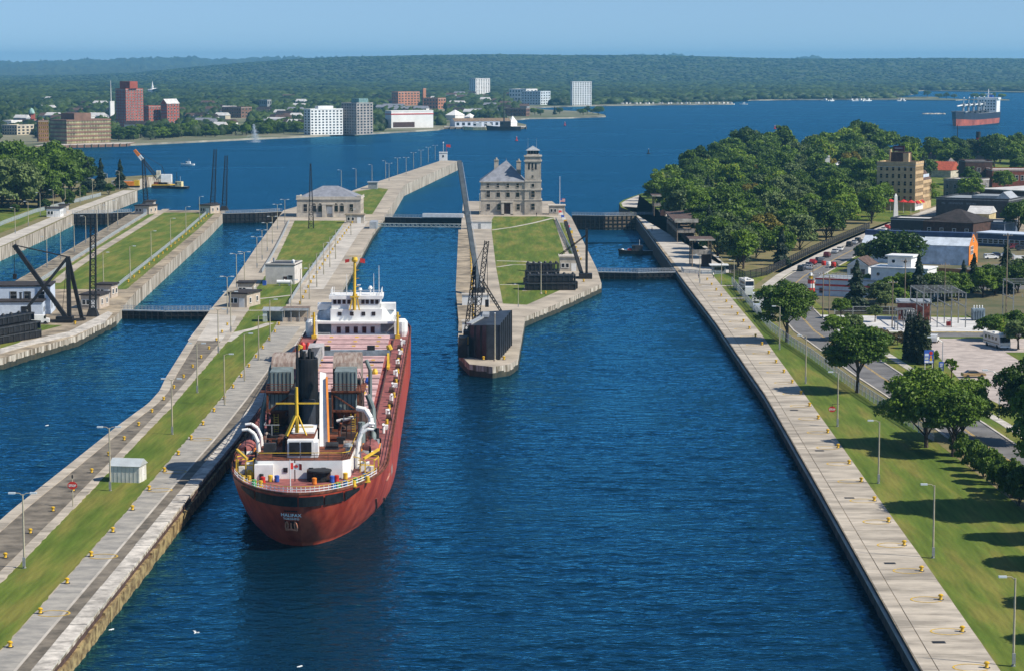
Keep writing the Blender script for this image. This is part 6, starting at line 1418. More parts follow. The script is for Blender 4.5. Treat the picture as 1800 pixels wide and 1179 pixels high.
tb('low motel strip with dark blue fascia along the car park', 1718,432,1830,438, 10, 4.2, M('dark_blue_fascia',(.045,.07,.14),.6), PBLUE, 'slab', [('F',12,1,1.6,1.4,1.0,0,WHITE)], name='motel')
bb = tb('long pale blue store with dark blue fascia and orange gable end', 1515,461,1702,467.5, 12, 6.0, M('mural_blue_siding',(.62,.70,.82),.8,.14,.4), M('pale_blue_roof',(.52,.58,.64),.6,.1,.5), 'gable', name='store', roofh=3.2, eave=.15)
W = bb['_W']; MB().box(-W/2-.3,W/2+.02,4.2,7.8,8.2,9.75).build('ridge_fascia', M('navy_fascia',(.035,.055,.12),.5), bb)
MB().add([(W/2+.2,-.1,0),(W/2+.2,12.1,0),(W/2+.2,12.1,6.0),(W/2+.2,6,9.3),(W/2+.2,-.1,6.0),(W/2+.02,-.1,0),(W/2+.02,12.1,0),(W/2+.02,12.1,6),(W/2+.02,6,9.3),(W/2+.02,-.1,6)], [(0,1,2,3,4),(0,4,9,5),(4,3,8,9),(3,2,7,8),(2,1,6,7)]).build('orange_end_wall', ORANGE, bb)
for r_ in range(2):
    for c in range(3): inst('window', win_mesh(.9,1.0,WHITE), bb, (W/2+.21, 2.2+c*1.3, 3.4+r_*1.3), math.pi/2)
inst('window', win_mesh(1.0,1.4,WHITE), bb, (W/2+.21, 5.4, 7.0), math.pi/2)
fence('retaining_wall', 'long brown timber retaining wall below the pale blue store', [G(1600,478),G(1830,492)], 1.6, M('brown_timber',(.30,.15,.06),.9), M('brown_timber_board',(.28,.14,.055),.9,.15,.5), 3, 'wall')
# ship shaped white building with red stripes
sb = tb('white ship shaped attraction building with red stripes and round windows', 1433,520,1634,529, 11, 4.4, PBLUE, GREY, 'slab', eave=.1, name='attraction_building')  # white wall given pale blue, its bluish shade put into the colour
W = sb['_W']; MB().box(-W/2-.03,W/2+.03,-.08,-.0,2.7,3.2).box(-W/2-.03,W/2+.03,-.06,0,1.5,1.65).build('red_stripe', REDP, sb)
MB().box(-W/2,-W/2+9,-.3,-.11,4.4,4.75).box(W/2-.0,W/2+.1,0,11,2.7,3.2).build('red_stripe', REDP, sb)
ub = MB().box(-.6,W/2-1.0,.8,10,4.8,8.0).build('upper_deck_house', WHITE, sb); MB().box(-.9,W/2-.7,.5,10.3,8.0,8.3).build('deck_roof', WHITE, ub)
cb = MB().box(3.4,9.8,2.5,8,8.3,11.0).build('bridge_cabin', WHITE, sb); MB().box(2.8,10.4,1.9,8.6,11.0,11.4).build('cabin_roof', WHITE, cb)
for (x, z_, pr, y_) in ((1.4,6.4,ub,.8),(5.0,9.8,cb,2.5),(8.2,9.8,cb,2.5)): MB().tube((x,y_,z_),(x,y_-.12,z_),.42,.42,12).build('porthole', GLASS, pr)
inst('window', win_mesh(.9,1.2,GREY), sb, (-W/2+1.6,0,.9), 0)
m = MB()
for k in range(12): x = -W/2+.5+k*1.05; m.bar((x,.2,4.8),(x,.2,6.2),.09)
m.bar((-W/2+.4,.2,6.2),(-W/2+12.2,.2,6.2),.09).bar((-W/2+.4,.2,5.5),(-W/2+12.2,.2,5.5),.09); m.build('deck_railing', WHITE, sb)
tb('small white gabled house with brown roof behind the ship shaped building', 1489,497,1526,498.5, 9, 5.0, WHITE, BRNROOF, 'gable_y', [('F',2,1,1.0,1.5,2.4,0,GREY)], name='house', roofh=2.2)
for i, (x, y, c) in enumerate(((1441,497,0),(1449,498,1),(1458,499,0))):
    o = thing('life_ring_sign', f'round red and white deck sign at the attraction front, {nth(i)} from left', 'sign', (G(x,y)[0], G(x,y)[1]-8, GZ+4.8)); MB().tube((0,0,0),(0,0,1),.06).build('post', WHITE, o); MB().lathe((0,0,1.4), [(.6,-.6),(.7,0),(.6,.6)], 12).build('disc', REDP if c == 0 else WHITE, o)
o = thing('model_lighthouse', 'small model lighthouse with red and white bands by the roadside', 'lighthouse', (*G(1425,528), GZ))
for k in range(5): r0 = 1.25-.09*k; MB().lathe((0,0,k*1.1), [(r0,0),(r0-.09,1.1)], 14).build('tower_band', REDP if k in (2,4) else WHITE, o)
MB().lathe((0,0,5.5), [(1.1,0),(1.1,.15)], 14).build('gallery', GREY, o); MB().lathe((0,0,5.65), [(.6,0),(.6,.9)], 10).build('lantern', YEL, o); MB().lathe((0,0,6.55), [(.85,0),(.5,.6),(.05,.9)], 12).build('dome', GALV, o)
# substation
o = tb('red brick substation control house with climbing pipes', 1577,563,1634,564, 7, 4.2, REDBR, GALV, 'slab', [('F',1,1,2.0,2.0,.8,0,DKGREY,False,(.8,4.0))], name='substation_house', cat='building')
GANT = M('weathered_gantry', (.20,.21,.21), .7, .2, 1)
def gantry(label, x0, x1, y0, y1, h, nx, ny):
    t = thing('substation_gantry', label, 'gantry', (x0, y0, GZ)); W_, D_ = x1-x0, y1-y0
    for i in range(nx+1):
        for j in range(ny+1):
            MB().bar((W_*i/nx,D_*j/ny,0),(W_*i/nx,D_*j/ny,h),.22).build('column', GANT, t)
    m = MB()
    for i in range(nx+1): m.bar((W_*i/nx,0,h),(W_*i/nx,D_,h),.25); m.bar((W_*i/nx,0,h*.6),(W_*i/nx,D_,h*.6),.18)
    for j in range(ny*3+1): m.bar((0,D_*j/(ny*3),h+.2),(W_,D_*j/(ny*3),h+.2),.12)
    m.build('beam', GANT, t)
    m = MB()
    for i in range(nx*2):
        for j in range(ny+1): m.lathe((W_*(i+.5)/(nx*2), D_*j/ny, h*(.6 if j % 2 else 1)-.8), [(.05,0),(.11,.15),(.05,.3),(.11,.45),(.05,.6),(.1,.7),(.05,.8)], 6)
    m.build('insulator', GREY, t)
    return t
gantry('open steel substation gantry right of the brick control house', 97,107,547,565,8.0,3,2)
gantry('taller dark substation gantry at the right edge', 121,140,560,572,9.0,3,1)
gantry('low pipe gantry in front of the brick control house', 90,94,541,545,4.6,2,1)
for i, (x, y) in enumerate(((1719,563),(1600,565),(1668,574))):
    o = thing('transformer', ('grey blue transformer right of the open gantry','dark transformer cabinet before the brick control house','red switch box under the open gantry')[i], 'transformer', (*G(x,y), GZ)); mm = (M('transformer_blue',(.20,.26,.30),.6), DKGREY, REDP)[i]; s = (1.5,1.2,.6)[i]
    MB().box(-s,s,-s*.7,s*.7,.2,s*1.9).build('tank', mm, o); 
    for k in range(4): MB().lathe((-s*.7+k*s*.45,0,s*1.9), [(.1,0),(.18,.2),(.1,.4),(.18,.6),(.08,.8)], 7).build('bushing', WHITE, o)
    for k in range(5): MB().box(-s*.9+k*s*.4,-s*.9+k*s*.4+.12,-s*.95,-s*.7,.3,s*1.6).build('cooling_fin', mm, o)
for i, (x, y, yt) in enumerate(((1568,576,493),(1768,560,410),(1428,546,465),(1446,560,478),(1457,566,484),(1590,552,455),(1660,540,462))):
    p = G(x,y); o = thing('utility_pole', f'wooden utility pole among the roadside town buildings, {nth(i)} listed from the lawn', 'utility pole', (*p, GZ), 0, 'utility poles'); hh = zat(p[1],yt)-GZ
    MB().tube((0,0,0),(0,0,hh),.16,.11,7).build('shaft', WOOD, o); MB().bar((-1.2,0,hh-.6),(1.2,0,hh-.6),.12).build('crossarm', WOOD, o)
    for dx in (-1,-.4,.4,1): MB().tube((dx,0,hh-.55),(dx,0,hh-.3),.06).build('insulator', WHITE, o)
for i, (x, y) in enumerate(((1656,664),(1756,730))):
    o = thing('street_lamp', ('street lamp beside the blue information sign','street lamp cut off at the right by the driveway tree')[i], 'street lamp', (*G(x,y), GZ)); MB().tube((0,0,0),(0,0,7.2),.12,.08,7).build('pole', GALV, o); MB().path([(0,0,7.1),(-1.2,0,7.9),(-2.4,0,8.1)], .06, 6).build('arm', GALV, o); MB().box(-3.1,-2.2,-.2,.2,8.0,8.25).build('lamp_head', HEADM, o)
# signs by the lot
o = thing('information_sign', 'blue information board with coloured circles on two posts', 'sign', (*G(1632,664), GZ), .1); hh = 5.6
for x in (-.75,.75): MB().tube((x,.06,0),(x,.06,3.2),.07).build('post', WHITE, o)
MB().box(-.95,.95,-.03,.03,3.0,5.6).build('board', BLUEP, o)
for (x, z_, r_, c) in ((.42,5.0,.34,REDP),(.42,4.3,.22,ORANGE),(.42,3.75,.3,YEL)): MB().tube((x,-.06,z_),(x,-.03,z_),r_,r_,14).build('disc', c, o)
for (x0,x1,z0_,z1_,c) in ((-.85,-.05,4.4,4.9,PBLUE),(-.85,-.05,3.1,3.5,WHITE),(.05,.8,3.1,3.45,PBLUE),(-.85,-.1,3.7,4.2,M('sign_grey',(.4,.45,.45),.6))): MB().box(x0,x1,-.05,-.03,z0_,z1_).build('panel', c, o)
o = thing('blue_sign', 'narrow blue rounded roadside sign next to the street lamp', 'sign', (*G(1654,668), GZ)); MB().tube((0,.08,0),(0,.08,3.6),.06).build('post', GALV, o); MB().box(-.5,.5,-.03,.04,1.7,3.7).build('board', BLUEP, o); MB().box(-.3,.3,-.06,-.03,2.1,2.6).box(-.25,.25,-.06,-.03,2.8,3.0).box(-.3,.3,-.06,-.03,3.2,3.35).build('panel', WHITE, o)
# ================================================================ vehicles
def car_meshes(kind):
    L, Wd, prof, gl = {'sedan': (4.7,1.8,[(-2.35,.35),(2.35,.35),(2.35,.75),(2.2,.9),(1.2,.98),(.45,1.42),(-1.0,1.45),(-1.75,1.0),(-2.3,.95)], [(1.1,.98),(.42,1.38),(-.98,1.41),(-1.65,1.0)]),
      'suv': (4.6,1.85,[(-2.3,.4),(2.3,.4),(2.3,.95),(1.3,1.1),(.75,1.7),(-2.15,1.72),(-2.3,1.1)], [(1.2,1.1),(.72,1.64),(-2.1,1.66),(-2.2,1.1)]),
      'van': (5.2,2.0,[(-2.6,.4),(2.6,.4),(2.6,1.0),(2.0,1.25),(1.4,2.1),(-2.55,2.15),(-2.6,1.2)], [(1.95,1.25),(1.38,2.02),(-.2,2.05),(-.2,1.25)])}[kind]
    b = MB(); n = len(prof)
    for s in (-1,1):
        b.add([(x,s*Wd/2*(1 if z < 1.0 else .86),z) for x,z in prof], [tuple(range(n)) if s < 0 else tuple(range(n-1,-1,-1))])
    for i in range(n):
        (x0,z0_),(x1,z1_) = prof[i], prof[(i+1)%n]; k0 = (1 if z0_ < 1 else .86)*Wd/2; k1 = (1 if z1_ < 1 else .86)*Wd/2
        b.add([(x0,-k0,z0_),(x1,-k1,z1_),(x1,k1,z1_),(x0,k0,z0_)], [(3,2,1,0)])
    g = MB()
    for s in (-1,1): g.add([(x,s*(Wd/2*(1 if z < 1.0 else .86)+.015),z) for x,z in gl], [tuple(range(len(gl))) if s < 0 else tuple(range(len(gl)-1,-1,-1))])
    for (a, c) in ((0,1),(2,3)): 
        (x0,z0_),(x1,z1_) = gl[a], gl[c]; o_ = .05 if a == 0 else -.05; k0, k1 = Wd/2*.86, Wd/2*.8
        g.add([(x0+o_,-k0,z0_+.03),(x1+o_,-k1,z1_+.03),(x1+o_,k1,z1_+.03),(x0+o_,k0,z0_+.03)], [(0,1,2,3)])
    w_ = MB().tube((0,-.11,0),(0,.11,0),.34,.34,12).mesh('wheel', BLACK); h = MB().box(-.04,.04,-.2,.2,-.09,.09)
    return b, g.mesh('glass', GLASS), w_, h.mesh('headlight', WHITE), L, Wd
CARM = {k: car_meshes(k) for k in ('sedan','suv','van')}; CBODY = {}
CARC = {'white':(.72,.72,.70),'silver':(.42,.44,.46),'black':(.015,.015,.018),'dark blue':(.02,.03,.08),'red':(.42,.02,.02),'maroon':(.12,.015,.02),'gold':(.30,.20,.08),'grey':(.16,.165,.17)}
def car(p, rz, kind, colr, label, group=None, s=1.0):
    b, g, w_, h, L, Wd = CARM[kind]; key = (kind, colr)
    if key not in CBODY: CBODY[key] = b.mesh('body', M('car_paint_'+colr.replace(' ','_'), CARC[colr], .25, .03, 1, spec=.6))
    t = thing('car' if kind != 'van' else 'van', label, 'car' if kind != 'van' else 'van', (*p, GZ+.03), rz, group, s)
    inst('body', CBODY[key], t); inst('glass', g, t)
    for x in (-L*.3, L*.31):
        for y in (-Wd/2+.1, Wd/2-.1): inst('wheel', w_, t, (x, y, .34))
    for y in (-Wd*.34, Wd*.34): inst('headlight', h, t, (L/2+.01, y, .68))
    return t
cl = [(1380,477,'suv','black'),(1392,473.5,'sedan','silver'),(1404,470,'sedan','dark blue'),(1413,466,'suv','red'),(1420,461,'sedan','black'),(1437,453,'suv','maroon'),(1448,446,'sedan','silver'),(1455,442,'sedan','white'),(1473,434,'suv','black'),(1486,430,'sedan','silver'),(1495,427,'suv','black'),(1520,414,'sedan','white'),(1528,410,'sedan','silver'),(1535,407,'sedan','white'),(1543,404,'suv','red'),(1550,401,'sedan','dark blue'),(1556,398,'sedan','white')]
def roaddir(y): return math.atan2(16, interp(RC,y+8)-interp(RC,y-8))
for i, (x, y, k, c) in enumerate(cl):
    p = G(x,y); q = offpath(RC, -3.5, [p[1]])[0]; car(q, roaddir(p[1]), k, c, f'{c} {"car" if k == "sedan" else "sport utility car"} in the kerbside row by the park, {nth(i)} from its near end', 'cars parked along the park road')
for (x, y, off, k, c, l) in ((1417,474,-.2-1.6,'sedan','silver','silver car driving beside the parked row'),(1437,463,-1.8,'suv','grey','grey car driving up the park road'),(1498,438,2.2,'sedan','white','white car on the right lane of the park road'),(1476,470,4.2,'suv','black','black car with white roof load parked on the right side')):
    p = G(x,y); q = offpath(RC, off, [p[1]])[0]; car(q, roaddir(p[1]), k, c, l)
for i, (x, y, k, c, rz, l) in enumerate(((1711,663,'sedan','gold',.12,'dark gold sedan parked alone on the gravel lot'),(1590,597,'sedan','silver',.1,'silver car parked left of the columnar evergreens'),(1642,601,'suv','white',1.3,'white car half hidden by the columnar evergreens'),(1742,456,'suv','white',.1,'white sport utility car in the upper car park'),(1752,452,'sedan','dark blue',.1,'blue car behind the white one, upper car park'),(1795,462,'van','white',.1,'white van at the right edge of the upper car park'),(1785,438,'suv','maroon',.2,'maroon car before the blue motel strip'),(1797,441,'suv','black',.2,'black car at the right end of the motel strip'),(1770,452,'sedan','silver',.1,'silver car right of the blue one, upper car park'))): car(G(x,y), rz, k, c, l)
for i, (x, y, k, c) in enumerate(((1316,520,'van','white'),(1329,531,'van','white'),(1342,541,'van','white'),(1353,560,'sedan','grey'),(1330,548,'suv','silver'))): car(G(x,y), 1.5, k, c, f'{c} {"van" if k=="van" else "car"} parked behind the white fence left of the tall tree, {nth(i)} from far', 'vehicles behind the white fence', 1.15)
def camper(p, rz, label, L=9.0):
    t = thing('motorhome', label, 'motorhome', (*p, GZ+.03), rz); 
    b = MB(); b.prism([(-L/2,.5),(L/2-.1,.5),(L/2,1.2),(L/2-.35,2.6),(L/2-.7,3.1),(-L/2,3.1)], -1.25, 1.25, bottom=True); o = b.build('body', M('motorhome_cream',(.62,.60,.54),.4,.05,.5), t); o.rotation_euler = (math.pi/2,0,0)
    for s in (-1,1):
        for k in range(4): MB().box(-L*.4+k*L*.2,-L*.4+k*L*.2+1.1,s*1.26-.02,s*1.26+.02,1.8,2.5).build('window', GLASS, t)
        MB().box(-L/2,L/2-.4,s*1.26-.015,s*1.26+.015,1.1,1.3).build('side_stripe', M('tan_stripe',(.30,.22,.13),.5), t)
        for x in (-L*.28,L*.33): MB().tube((x,s*1.2-.15,.45),(x,s*1.2+.1,.45),.45,.45,12).build('wheel', BLACK, t)
    MB().add([(L/2+.02,-1.15,1.5),(L/2+.02,1.15,1.5),(L/2-.32,1.15,2.65),(L/2-.32,-1.15,2.65)], [(0,1,2,3)]).build('windscreen', GLASS, t)
    MB().box(L/2-.02,L/2+.12,-1.2,1.2,.45,.75).build('bumper', WHITE, t); MB().box(-1.2,0,-.5,.5,3.1,3.4).box(2,3,-.5,.5,3.1,3.4).build('air_conditioner', WHITE, t)
    for s in (-.85,.85): MB().box(L/2-.02,L/2+.05,s-.18,s+.18,.85,1.1).build('headlight', GALV, t)
    return t
camper(G(1752,610), -1.36, 'white and cream motorhome parked on the gravel lot')
camper(G(1312,510), -1.4, 'white motorhome behind the fence at the left end of the road', 7)
# ================================================================ FAR SHORE BUILDINGS
FZ = LZ+1.6
def far(label, x0, xm, x1, yb, yt, wall, roof=TARROOF, a=20, floors=0, cf=0, cr=0, name='apartment_block', kind='flat', cat='building', wmat=None, roofh=4, parapet=.8, back=60, ww=1.6):
    Dm = G(xm, yb, FZ); D = Dm[1]; mpp = D/F; p1 = Vector(Dm); wf = (xm-x0)*mpp/math.cos(R(a)); wr = (x1-xm)*mpp/max(.12, math.sin(R(a)))
    wr = min(wr, 60); p0 = p1 - rotdir(R(-a))*wf; h = zat(D, yt)-FZ; fh_ = h/max(1,floors); wi = []
    if cf: wi.append(('F',cf,floors,wf/cf*.5,fh_*.5,fh_*.3,fh_,wmat or wall))
    if cr: wi.append(('R',cr,floors,wr/cr*.5,fh_*.5,fh_*.3,fh_,wmat or wall))
    clear_for(x0, x1, D, back)
    return building(name, label, p0, p1, max(wr, 6), h, wall, roof, kind, wi, FZ, cat, roofh=roofh, parapet=parapet)
BRK = M('far_red_brick', (.30,.075,.05), .9, .12, .1); BRKD = M('far_brown_brick', (.20,.11,.075), .9, .15, .1); CREAM = M('far_cream', (.52,.46,.34), .8, .1, .1); FWH = M('far_white', (.74,.73,.70), .7, .05, .1); FGR = M('far_grey_concrete', (.34,.30,.27), .8, .1, .1); OLIVE = M('far_olive_glazing', (.30,.27,.13), .4, .3, .1)
t = far('tall red brick apartment tower across the river', 201,222,248,226,158, BRK, a=42, floors=14, cf=4, cr=6, wmat=FWH); MB().box(-6,10,4,14,t.children[0].dimensions.z if 0 else 40,47).build('penthouse', BRK, t)
far('lower red brick apartment wing right of the red tower', 249,262,279,224,188, BRK, a=35, floors=6, cf=3, cr=4, wmat=FWH)
far('red brick block with sloping roof right of the red tower', 282,294,312,224,183, BRK, a=35, floors=7, cf=3, cr=4, kind='gable_y', roofh=5, wmat=FWH)
t = far('wide brown and olive terraced office by the far wharf', 84,118,181,255,213, OLIVE, BRKD, a=38, floors=6, cf=0, cr=0, name='office_building', parapet=0, back=90)
W, Dp = t['_W'], t['_D']; hh = zat(G(118,255,FZ)[1],213)-FZ
for k in range(7): MB().box(-W/2-.4,W/2+.4,-.5,Dp+.3,k*hh/6-.5,k*hh/6+.9).build('brown_band', BRKD, t)
for k in range(16): 
    MB().box(W/2,W/2+.15,k*Dp/16-.15,k*Dp/16+.15,0,hh).build('mullion', CREAM, t)
MB().box(-6,10,8,26,hh,hh+6).build('plant_room', BRKD, t)
far('golden windowed annex left of the brown office', 64,68,84,250,214, BRKD, a=60, floors=5, cr=5, name='office_building', wmat=YEL)
t = far('white balconied apartment block on the far shore', 533,546,600,238,194, FWH, a=55, floors=9, cf=2, cr=9, wmat=FWH); MB().box(-3,3,10,26,zat(G(546,238,FZ)[1],194)-FZ,zat(G(546,238,FZ)[1],187)-FZ).build('lift_tower', FWH, t)
t = far('grey apartment tower with green metal roof on the far shore', 599,627,654,237,183, FGR, M('green_copper_roof',(.16,.27,.26),.7), a=42, floors=11, cf=6, cr=5, wmat=GREY); MB().box(-5,5,8,20,zat(G(627,237,FZ)[1],183)-FZ,zat(G(627,237,FZ)[1],174)-FZ).build('roof_house', M('green_copper_roof',(.16,.27,.26)), t)
t = far('long white warehouse with red trim by the far wharf', 676,688,760,226,197, FWH, a=60, floors=1, name='warehouse', kind='flat'); W, Dp = t['_W'], t['_D']; MB().box(W/2,W/2+.3,2,Dp*.55,1,6).build('loading_bay', DKBR, t); MB().box(-W/2-.3,W/2+.3,-.3,Dp+.3,13.6,14.6).build('red_trim', REDP, t)
far('white shed at the right end of the far warehouse', 744,747,757,225,212, FWH, a=50, floors=1, name='shed')
t = far('tan brick hospital block in the far trees', 688,700,736,186,163, M('far_tan_brick',(.42,.18,.10),.9,.1,.1), a=45, floors=5, cf=3, cr=7, wmat=CREAM)
far('low tan wing right of the hospital block', 744,770,783,192,174, M('far_tan_brick',(.42,.18,.10)), a=30, floors=3, cf=5, cr=3, wmat=CREAM)
o = far('slim tan brick chimney beside the hospital', 742.5,744.2,746,190,157, M('far_tan_brick',(.42,.18,.10)), a=40, name='chimney_stack', cat='chimney')
far('white slab tower with dark stripes in the far trees, left one', 825,836,861,168,139, FWH, DKGREY, a=50, floors=12, cf=3, cr=6, wmat=FWH)
far('white slab tower by the far shore, right one', 1003,1006,1040,186,145, FWH, DKGREY, a=70, floors=13, cf=1, cr=8, wmat=FWH)
far('pale blue low hospital complex left of the right white tower', 917,950,968,185,162, M('far_pale_blue',(.55,.63,.68),.8), a=25, floors=5, cf=7, cr=4, wmat=FWH)
far('low white block behind the pale blue complex', 895,925,945,178,158, FWH, a=25, floors=3, cf=6, cr=3)
far('long low brick and white hall behind the wharf, right', 888,925,931,205,192, BRKD, a=18, floors=2, cf=8, cr=2)
t = far('long low wharf shed with brown roof', 790,800,900,224,214, PBLUE, M('wharf_brown_roof',(.22,.15,.09),.9), a=72, floors=1, cr=10, name='wharf_shed', kind='gable_y', roofh=3)
far('white tensile marquee on the wharf end', 893,898,909,223,216, FWH, FWH, a=40, floors=1, name='marquee', kind='hip', roofh=7)
far('cluster of white domed tents behind the wharf', 783,800,816,212,203, FWH, FWH, a=30, floors=1, name='dome_tent', kind='hip', roofh=6)
far('second white domed tent behind the wharf', 816,826,836,212,206, FWH, FWH, a=30, floors=1, name='dome_tent', kind='hip', roofh=4)
t = far('white church with spire among the far trees', 259,268,282,165,158, FWH, FWH, a=30, floors=1, name='church', kind='gable', roofh=3); MB().lathe((0,8,0), [(2.5,0),(2.5,12),(3,13),(.2,26)], 6).build('spire', FWH, t)
t = far('white monument tower left of the red tower', 192,194.5,197,215,180, FWH, a=40, name='monument_tower', cat='tower'); MB().tube((0,2,20),(0,2,46),.6,.2).build('mast', FWH, t)
t = far('brick clock tower with pale dome at the far left', 51,54.5,58,216,200, BRK, a=40, name='clock_tower', cat='tower'); MB().lathe((0,2.4,zat(G(54,216,FZ)[1],200)-FZ), [(3.4,0),(3.2,2),(2,4.5),(.3,6)], 10).build('dome', M('verdigris',(.30,.48,.42),.8), t)
far('brown school with corner turret in the far trees', 388,424,439,208,190, BRKD, a=25, floors=3, cf=8, cr=3, wmat=CREAM, name='school')
far('white low roofed store, far left shore', 2,20,34,225,214, FWH, a=30, floors=1, name='store')
far('pale terraced flats at the far left edge', 0,30,52,238,222, CREAM, a=30, floors=3, cf=6, cr=4, wmat=GREY)
far('grey blue school roofed hall left of the white apartments', 455,470,476,195,177, GREY, TARROOF, a=30, floors=2, cf=4, cr=2)
far('brown brick hall far left in the trees', 30,60,72,222,212, BRK, a=25, floors=2, cf=6, cr=3)
HOUSES = []
for i in range(150):
    x = random.choice([random.uniform(0,190), random.uniform(310,540), random.uniform(650,930), random.uniform(20,900)]); yb = random.triangular(172, 240, 222) if x < 640 else random.uniform(170, 208)
    if any(a_ < x < b_ and c_ < G(x,yb,FZ)[1] < d_ for a_,b_,c_,d_ in CLEAR): continue
    p = G(x,yb,FZ); W_ = random.uniform(11,22); t = building('house', 'small pale house among the trees of the far town', p, (p[0]+W_*.93,p[1]-W_*.35), random.uniform(8,12), random.uniform(6,9), random.choice([FWH,FWH,CREAM,GREY]), random.choice([DKROOF,BRNROOF,SLATE,TARROOF]), 'gable', (), FZ, 'house', roofh=3.2); t['group'] = 'small houses in the far town'; HOUSES.append((x, t))
    CLEAR.append((x-2,x+6,p[1]-.085*p[1],p[1]+15))
for i, (x, t) in enumerate(sorted(HOUSES, key=lambda q: q[0])): t['label'] = f'small pale house in the far town, {nth(i)} from the left among such houses'
# wharf and quay walls on the far side
for (x0,y0,x1,y1,hh,l,mt) in ((60,262,224,258,2.2,'brown sheet pile wharf before the far office',BRKD),(780,227.5,925,227.2,2.0,'timber wharf with moored tugs, far shore',WOOD)):
    a_, b2 = Vector(G(x0,y0,LZ)), Vector(G(x1,y1,LZ)); o = thing('wharf', l, 'wharf', (a_.x,a_.y,LZ)); d = b2-a_
    MB().prism([(0,0),(d.x,d.y),(d.x,d.y+40),(0,40)], -1, hh, 0, 1).build('wharf_deck', [mt, CONC_LT], o)
    for k in range(14): c = d*k/13; MB().tube((c.x,c.y-.6,-1),(c.x,c.y-.6,hh+.4),.5).build('pile', WOOD, o)
# ================================================================ boats and ships
def hullmb(L, B, z0, z1, sheer=1.0, fine=.3, trans=.8):
    m = MB(); n = 14; rows = []
    for j, z in enumerate((z0, (z0+z1)/2, z1)):
        r_ = []
        for i in range(n+1):
            t = i/n; b = B/2*(1-max(0,(t-(1-fine))/fine)**2)*(trans+(1-trans)*min(1,t/.15))*(.86+.07*j)
            r_.append((b, (t-.5)*L+(j*.5*sheer if t > .9 else 0), z+(sheer*max(0,(t-.6)/.4)**2*j/2)))
        rows.append(r_)
    for s in (1,-1):
        for j in range(2):
            o = len(m.v); m.v += [(s*b,y,z) for b,y,z in rows[j]]+[(s*b,y,z) for b,y,z in rows[j+1]]
            for i in range(n): q = (o+i,o+i+1,o+n+2+i,o+n+1+i); m.f.append(q if s > 0 else q[::-1]); m.m.append(j)
    o = len(m.v); m.v += [(b,y,z-.05) for b,y,z in rows[2]]+[(-b,y,z-.05) for b,y,z in rows[2]]
    for i in range(n): m.f.append((o+i,o+n+1+i,o+n+2+i,o+i+1)); m.m.append(2)
    a_ = [(rows[j][0]) for j in range(3)]; m.add([(a_[0][0],a_[0][1],a_[0][2]),(a_[2][0],a_[2][1],a_[2][2]),(-a_[2][0],a_[2][1],a_[2][2]),(-a_[0][0],a_[0][1],a_[0][2])], [(0,1,2,3)], 1)
    return m
bow = Vector(G(1681,222,LZ)); stn = Vector(G(1735,217.6,LZ)); hd = bow-stn; L = hd.length
L = 150; dirn = Vector((-64,-135)).normalized(); ctr = bow - dirn*L/2
bc = thing('bulk_carrier', 'bulk carrier with black and red hull far out on the river', 'ship', (ctr.x, ctr.y, LZ), math.atan2(dirn.y, dirn.x)-math.pi/2)
hullmb(L, 25, -1, 12.5, 3.5, .22, .9).build('hull', [M('boot_red',(.42,.10,.06),.7,.2,.1), M('navy_hull',(.025,.03,.05),.6), GREY], bc)
sp = MB().box(-11,11,-72,-56,12.5,26.5).build('superstructure', FWH, bc); MB().box(-12.5,12.5,-70,-57,26.5,28.5).build('bridge_deck', FWH, sp); MB().box(-2.5,2.5,-76,-72,25,31).build('funnel', BLUEP, sp); MB().tube((0,-62,28),(0,-62,38),.9,.4).box(-4,4,-62.5,-61.5,32,33).build('mast', FWH, sp)
for r_ in range(4):
    for c in range(6): MB().box(-9+c*3.2,-7.4+c*3.2,-55.98,-55.8,14.5+r_*3.2,16+r_*3.2).build('window', GLASS, sp)
for k in range(5):
    y = -40+k*22; c_ = MB().tube((0,y,12),(0,y,22),1.4,1.2).box(-2,2,y-2,y+2,20,23.5).build('deck_crane', GREY, bc); MB().bar((0,y,22),(-2,y+4,30),1.1).bar((0,y,22),(2.5,y+16,21),1.1).build('crane_jib', FWH, c_)
for k in range(4): MB().box(-8,8,-34+k*22,-22+k*22,12.4,14.6).build('hatch', DKGREY, bc)
MB().box(-8,8,58,68,14,15.6).build('forecastle', GREY, bc)
# museum steamer behind the town trees: funnel, mast, long low hull
ms = thing('museum_steamer', 'moored steamer showing a black topped red funnel above the trees', 'ship', (xat(1520,1700),1525,LZ), math.pi/2+.1)
hullmb(120, 16, -1, 9, 2, .2, .8).build('hull', [BLACK, BLACK, RUST], ms); fz = zat(1520,231)-LZ; fx_ = -(xat(1520,1722)-xat(1520,1700))
fo = MB().lathe((0,fx_,9), [(1.7,0),(1.5,fz-13.5)], 16).build('funnel', REDP, ms); MB().lathe((0,fx_,fz-4.5), [(1.55,0),(1.5,4.0)], 16).build('funnel_top', BLACK, fo); MB().tube((0,fx_+14,9),(0,fx_+14,fz+4),.4,.2).build('mast', BLACK, ms); MB().box(-5,5,fx_-8,fx_+12,9,11.5).build('deck_house', DKBR, ms); MB().lathe((0,fx_+44,9), [(1.2,0),(1.2,2.5),(.5,3.5)], 10).build('pilot_dome', REDP, ms)
def boat(label, p, z, rz, L, B, hullc, cabc, name='boat', group=None, cab=True, fine=.4):
    t = thing(name, label, 'boat', (*p, z), rz, group); hullmb(L, B, -.3, L*.11, L*.04, fine).build('hull', [hullc, hullc, GREY], t)
    if cab: 
        c = MB().box(-B*.3,B*.3,-L*.2,L*.12,L*.1,L*.1+B*.55).build('cabin', cabc, t); MB().box(-B*.31,B*.31,L*.02,L*.125,L*.1+B*.25,L*.1+B*.45).build('windscreen', GLASS, c)
        MB().tube((0,-L*.1,L*.1+B*.5),(0,-L*.1,L*.1+B*1.1),.06).build('mast', WHITE, t)
    return t
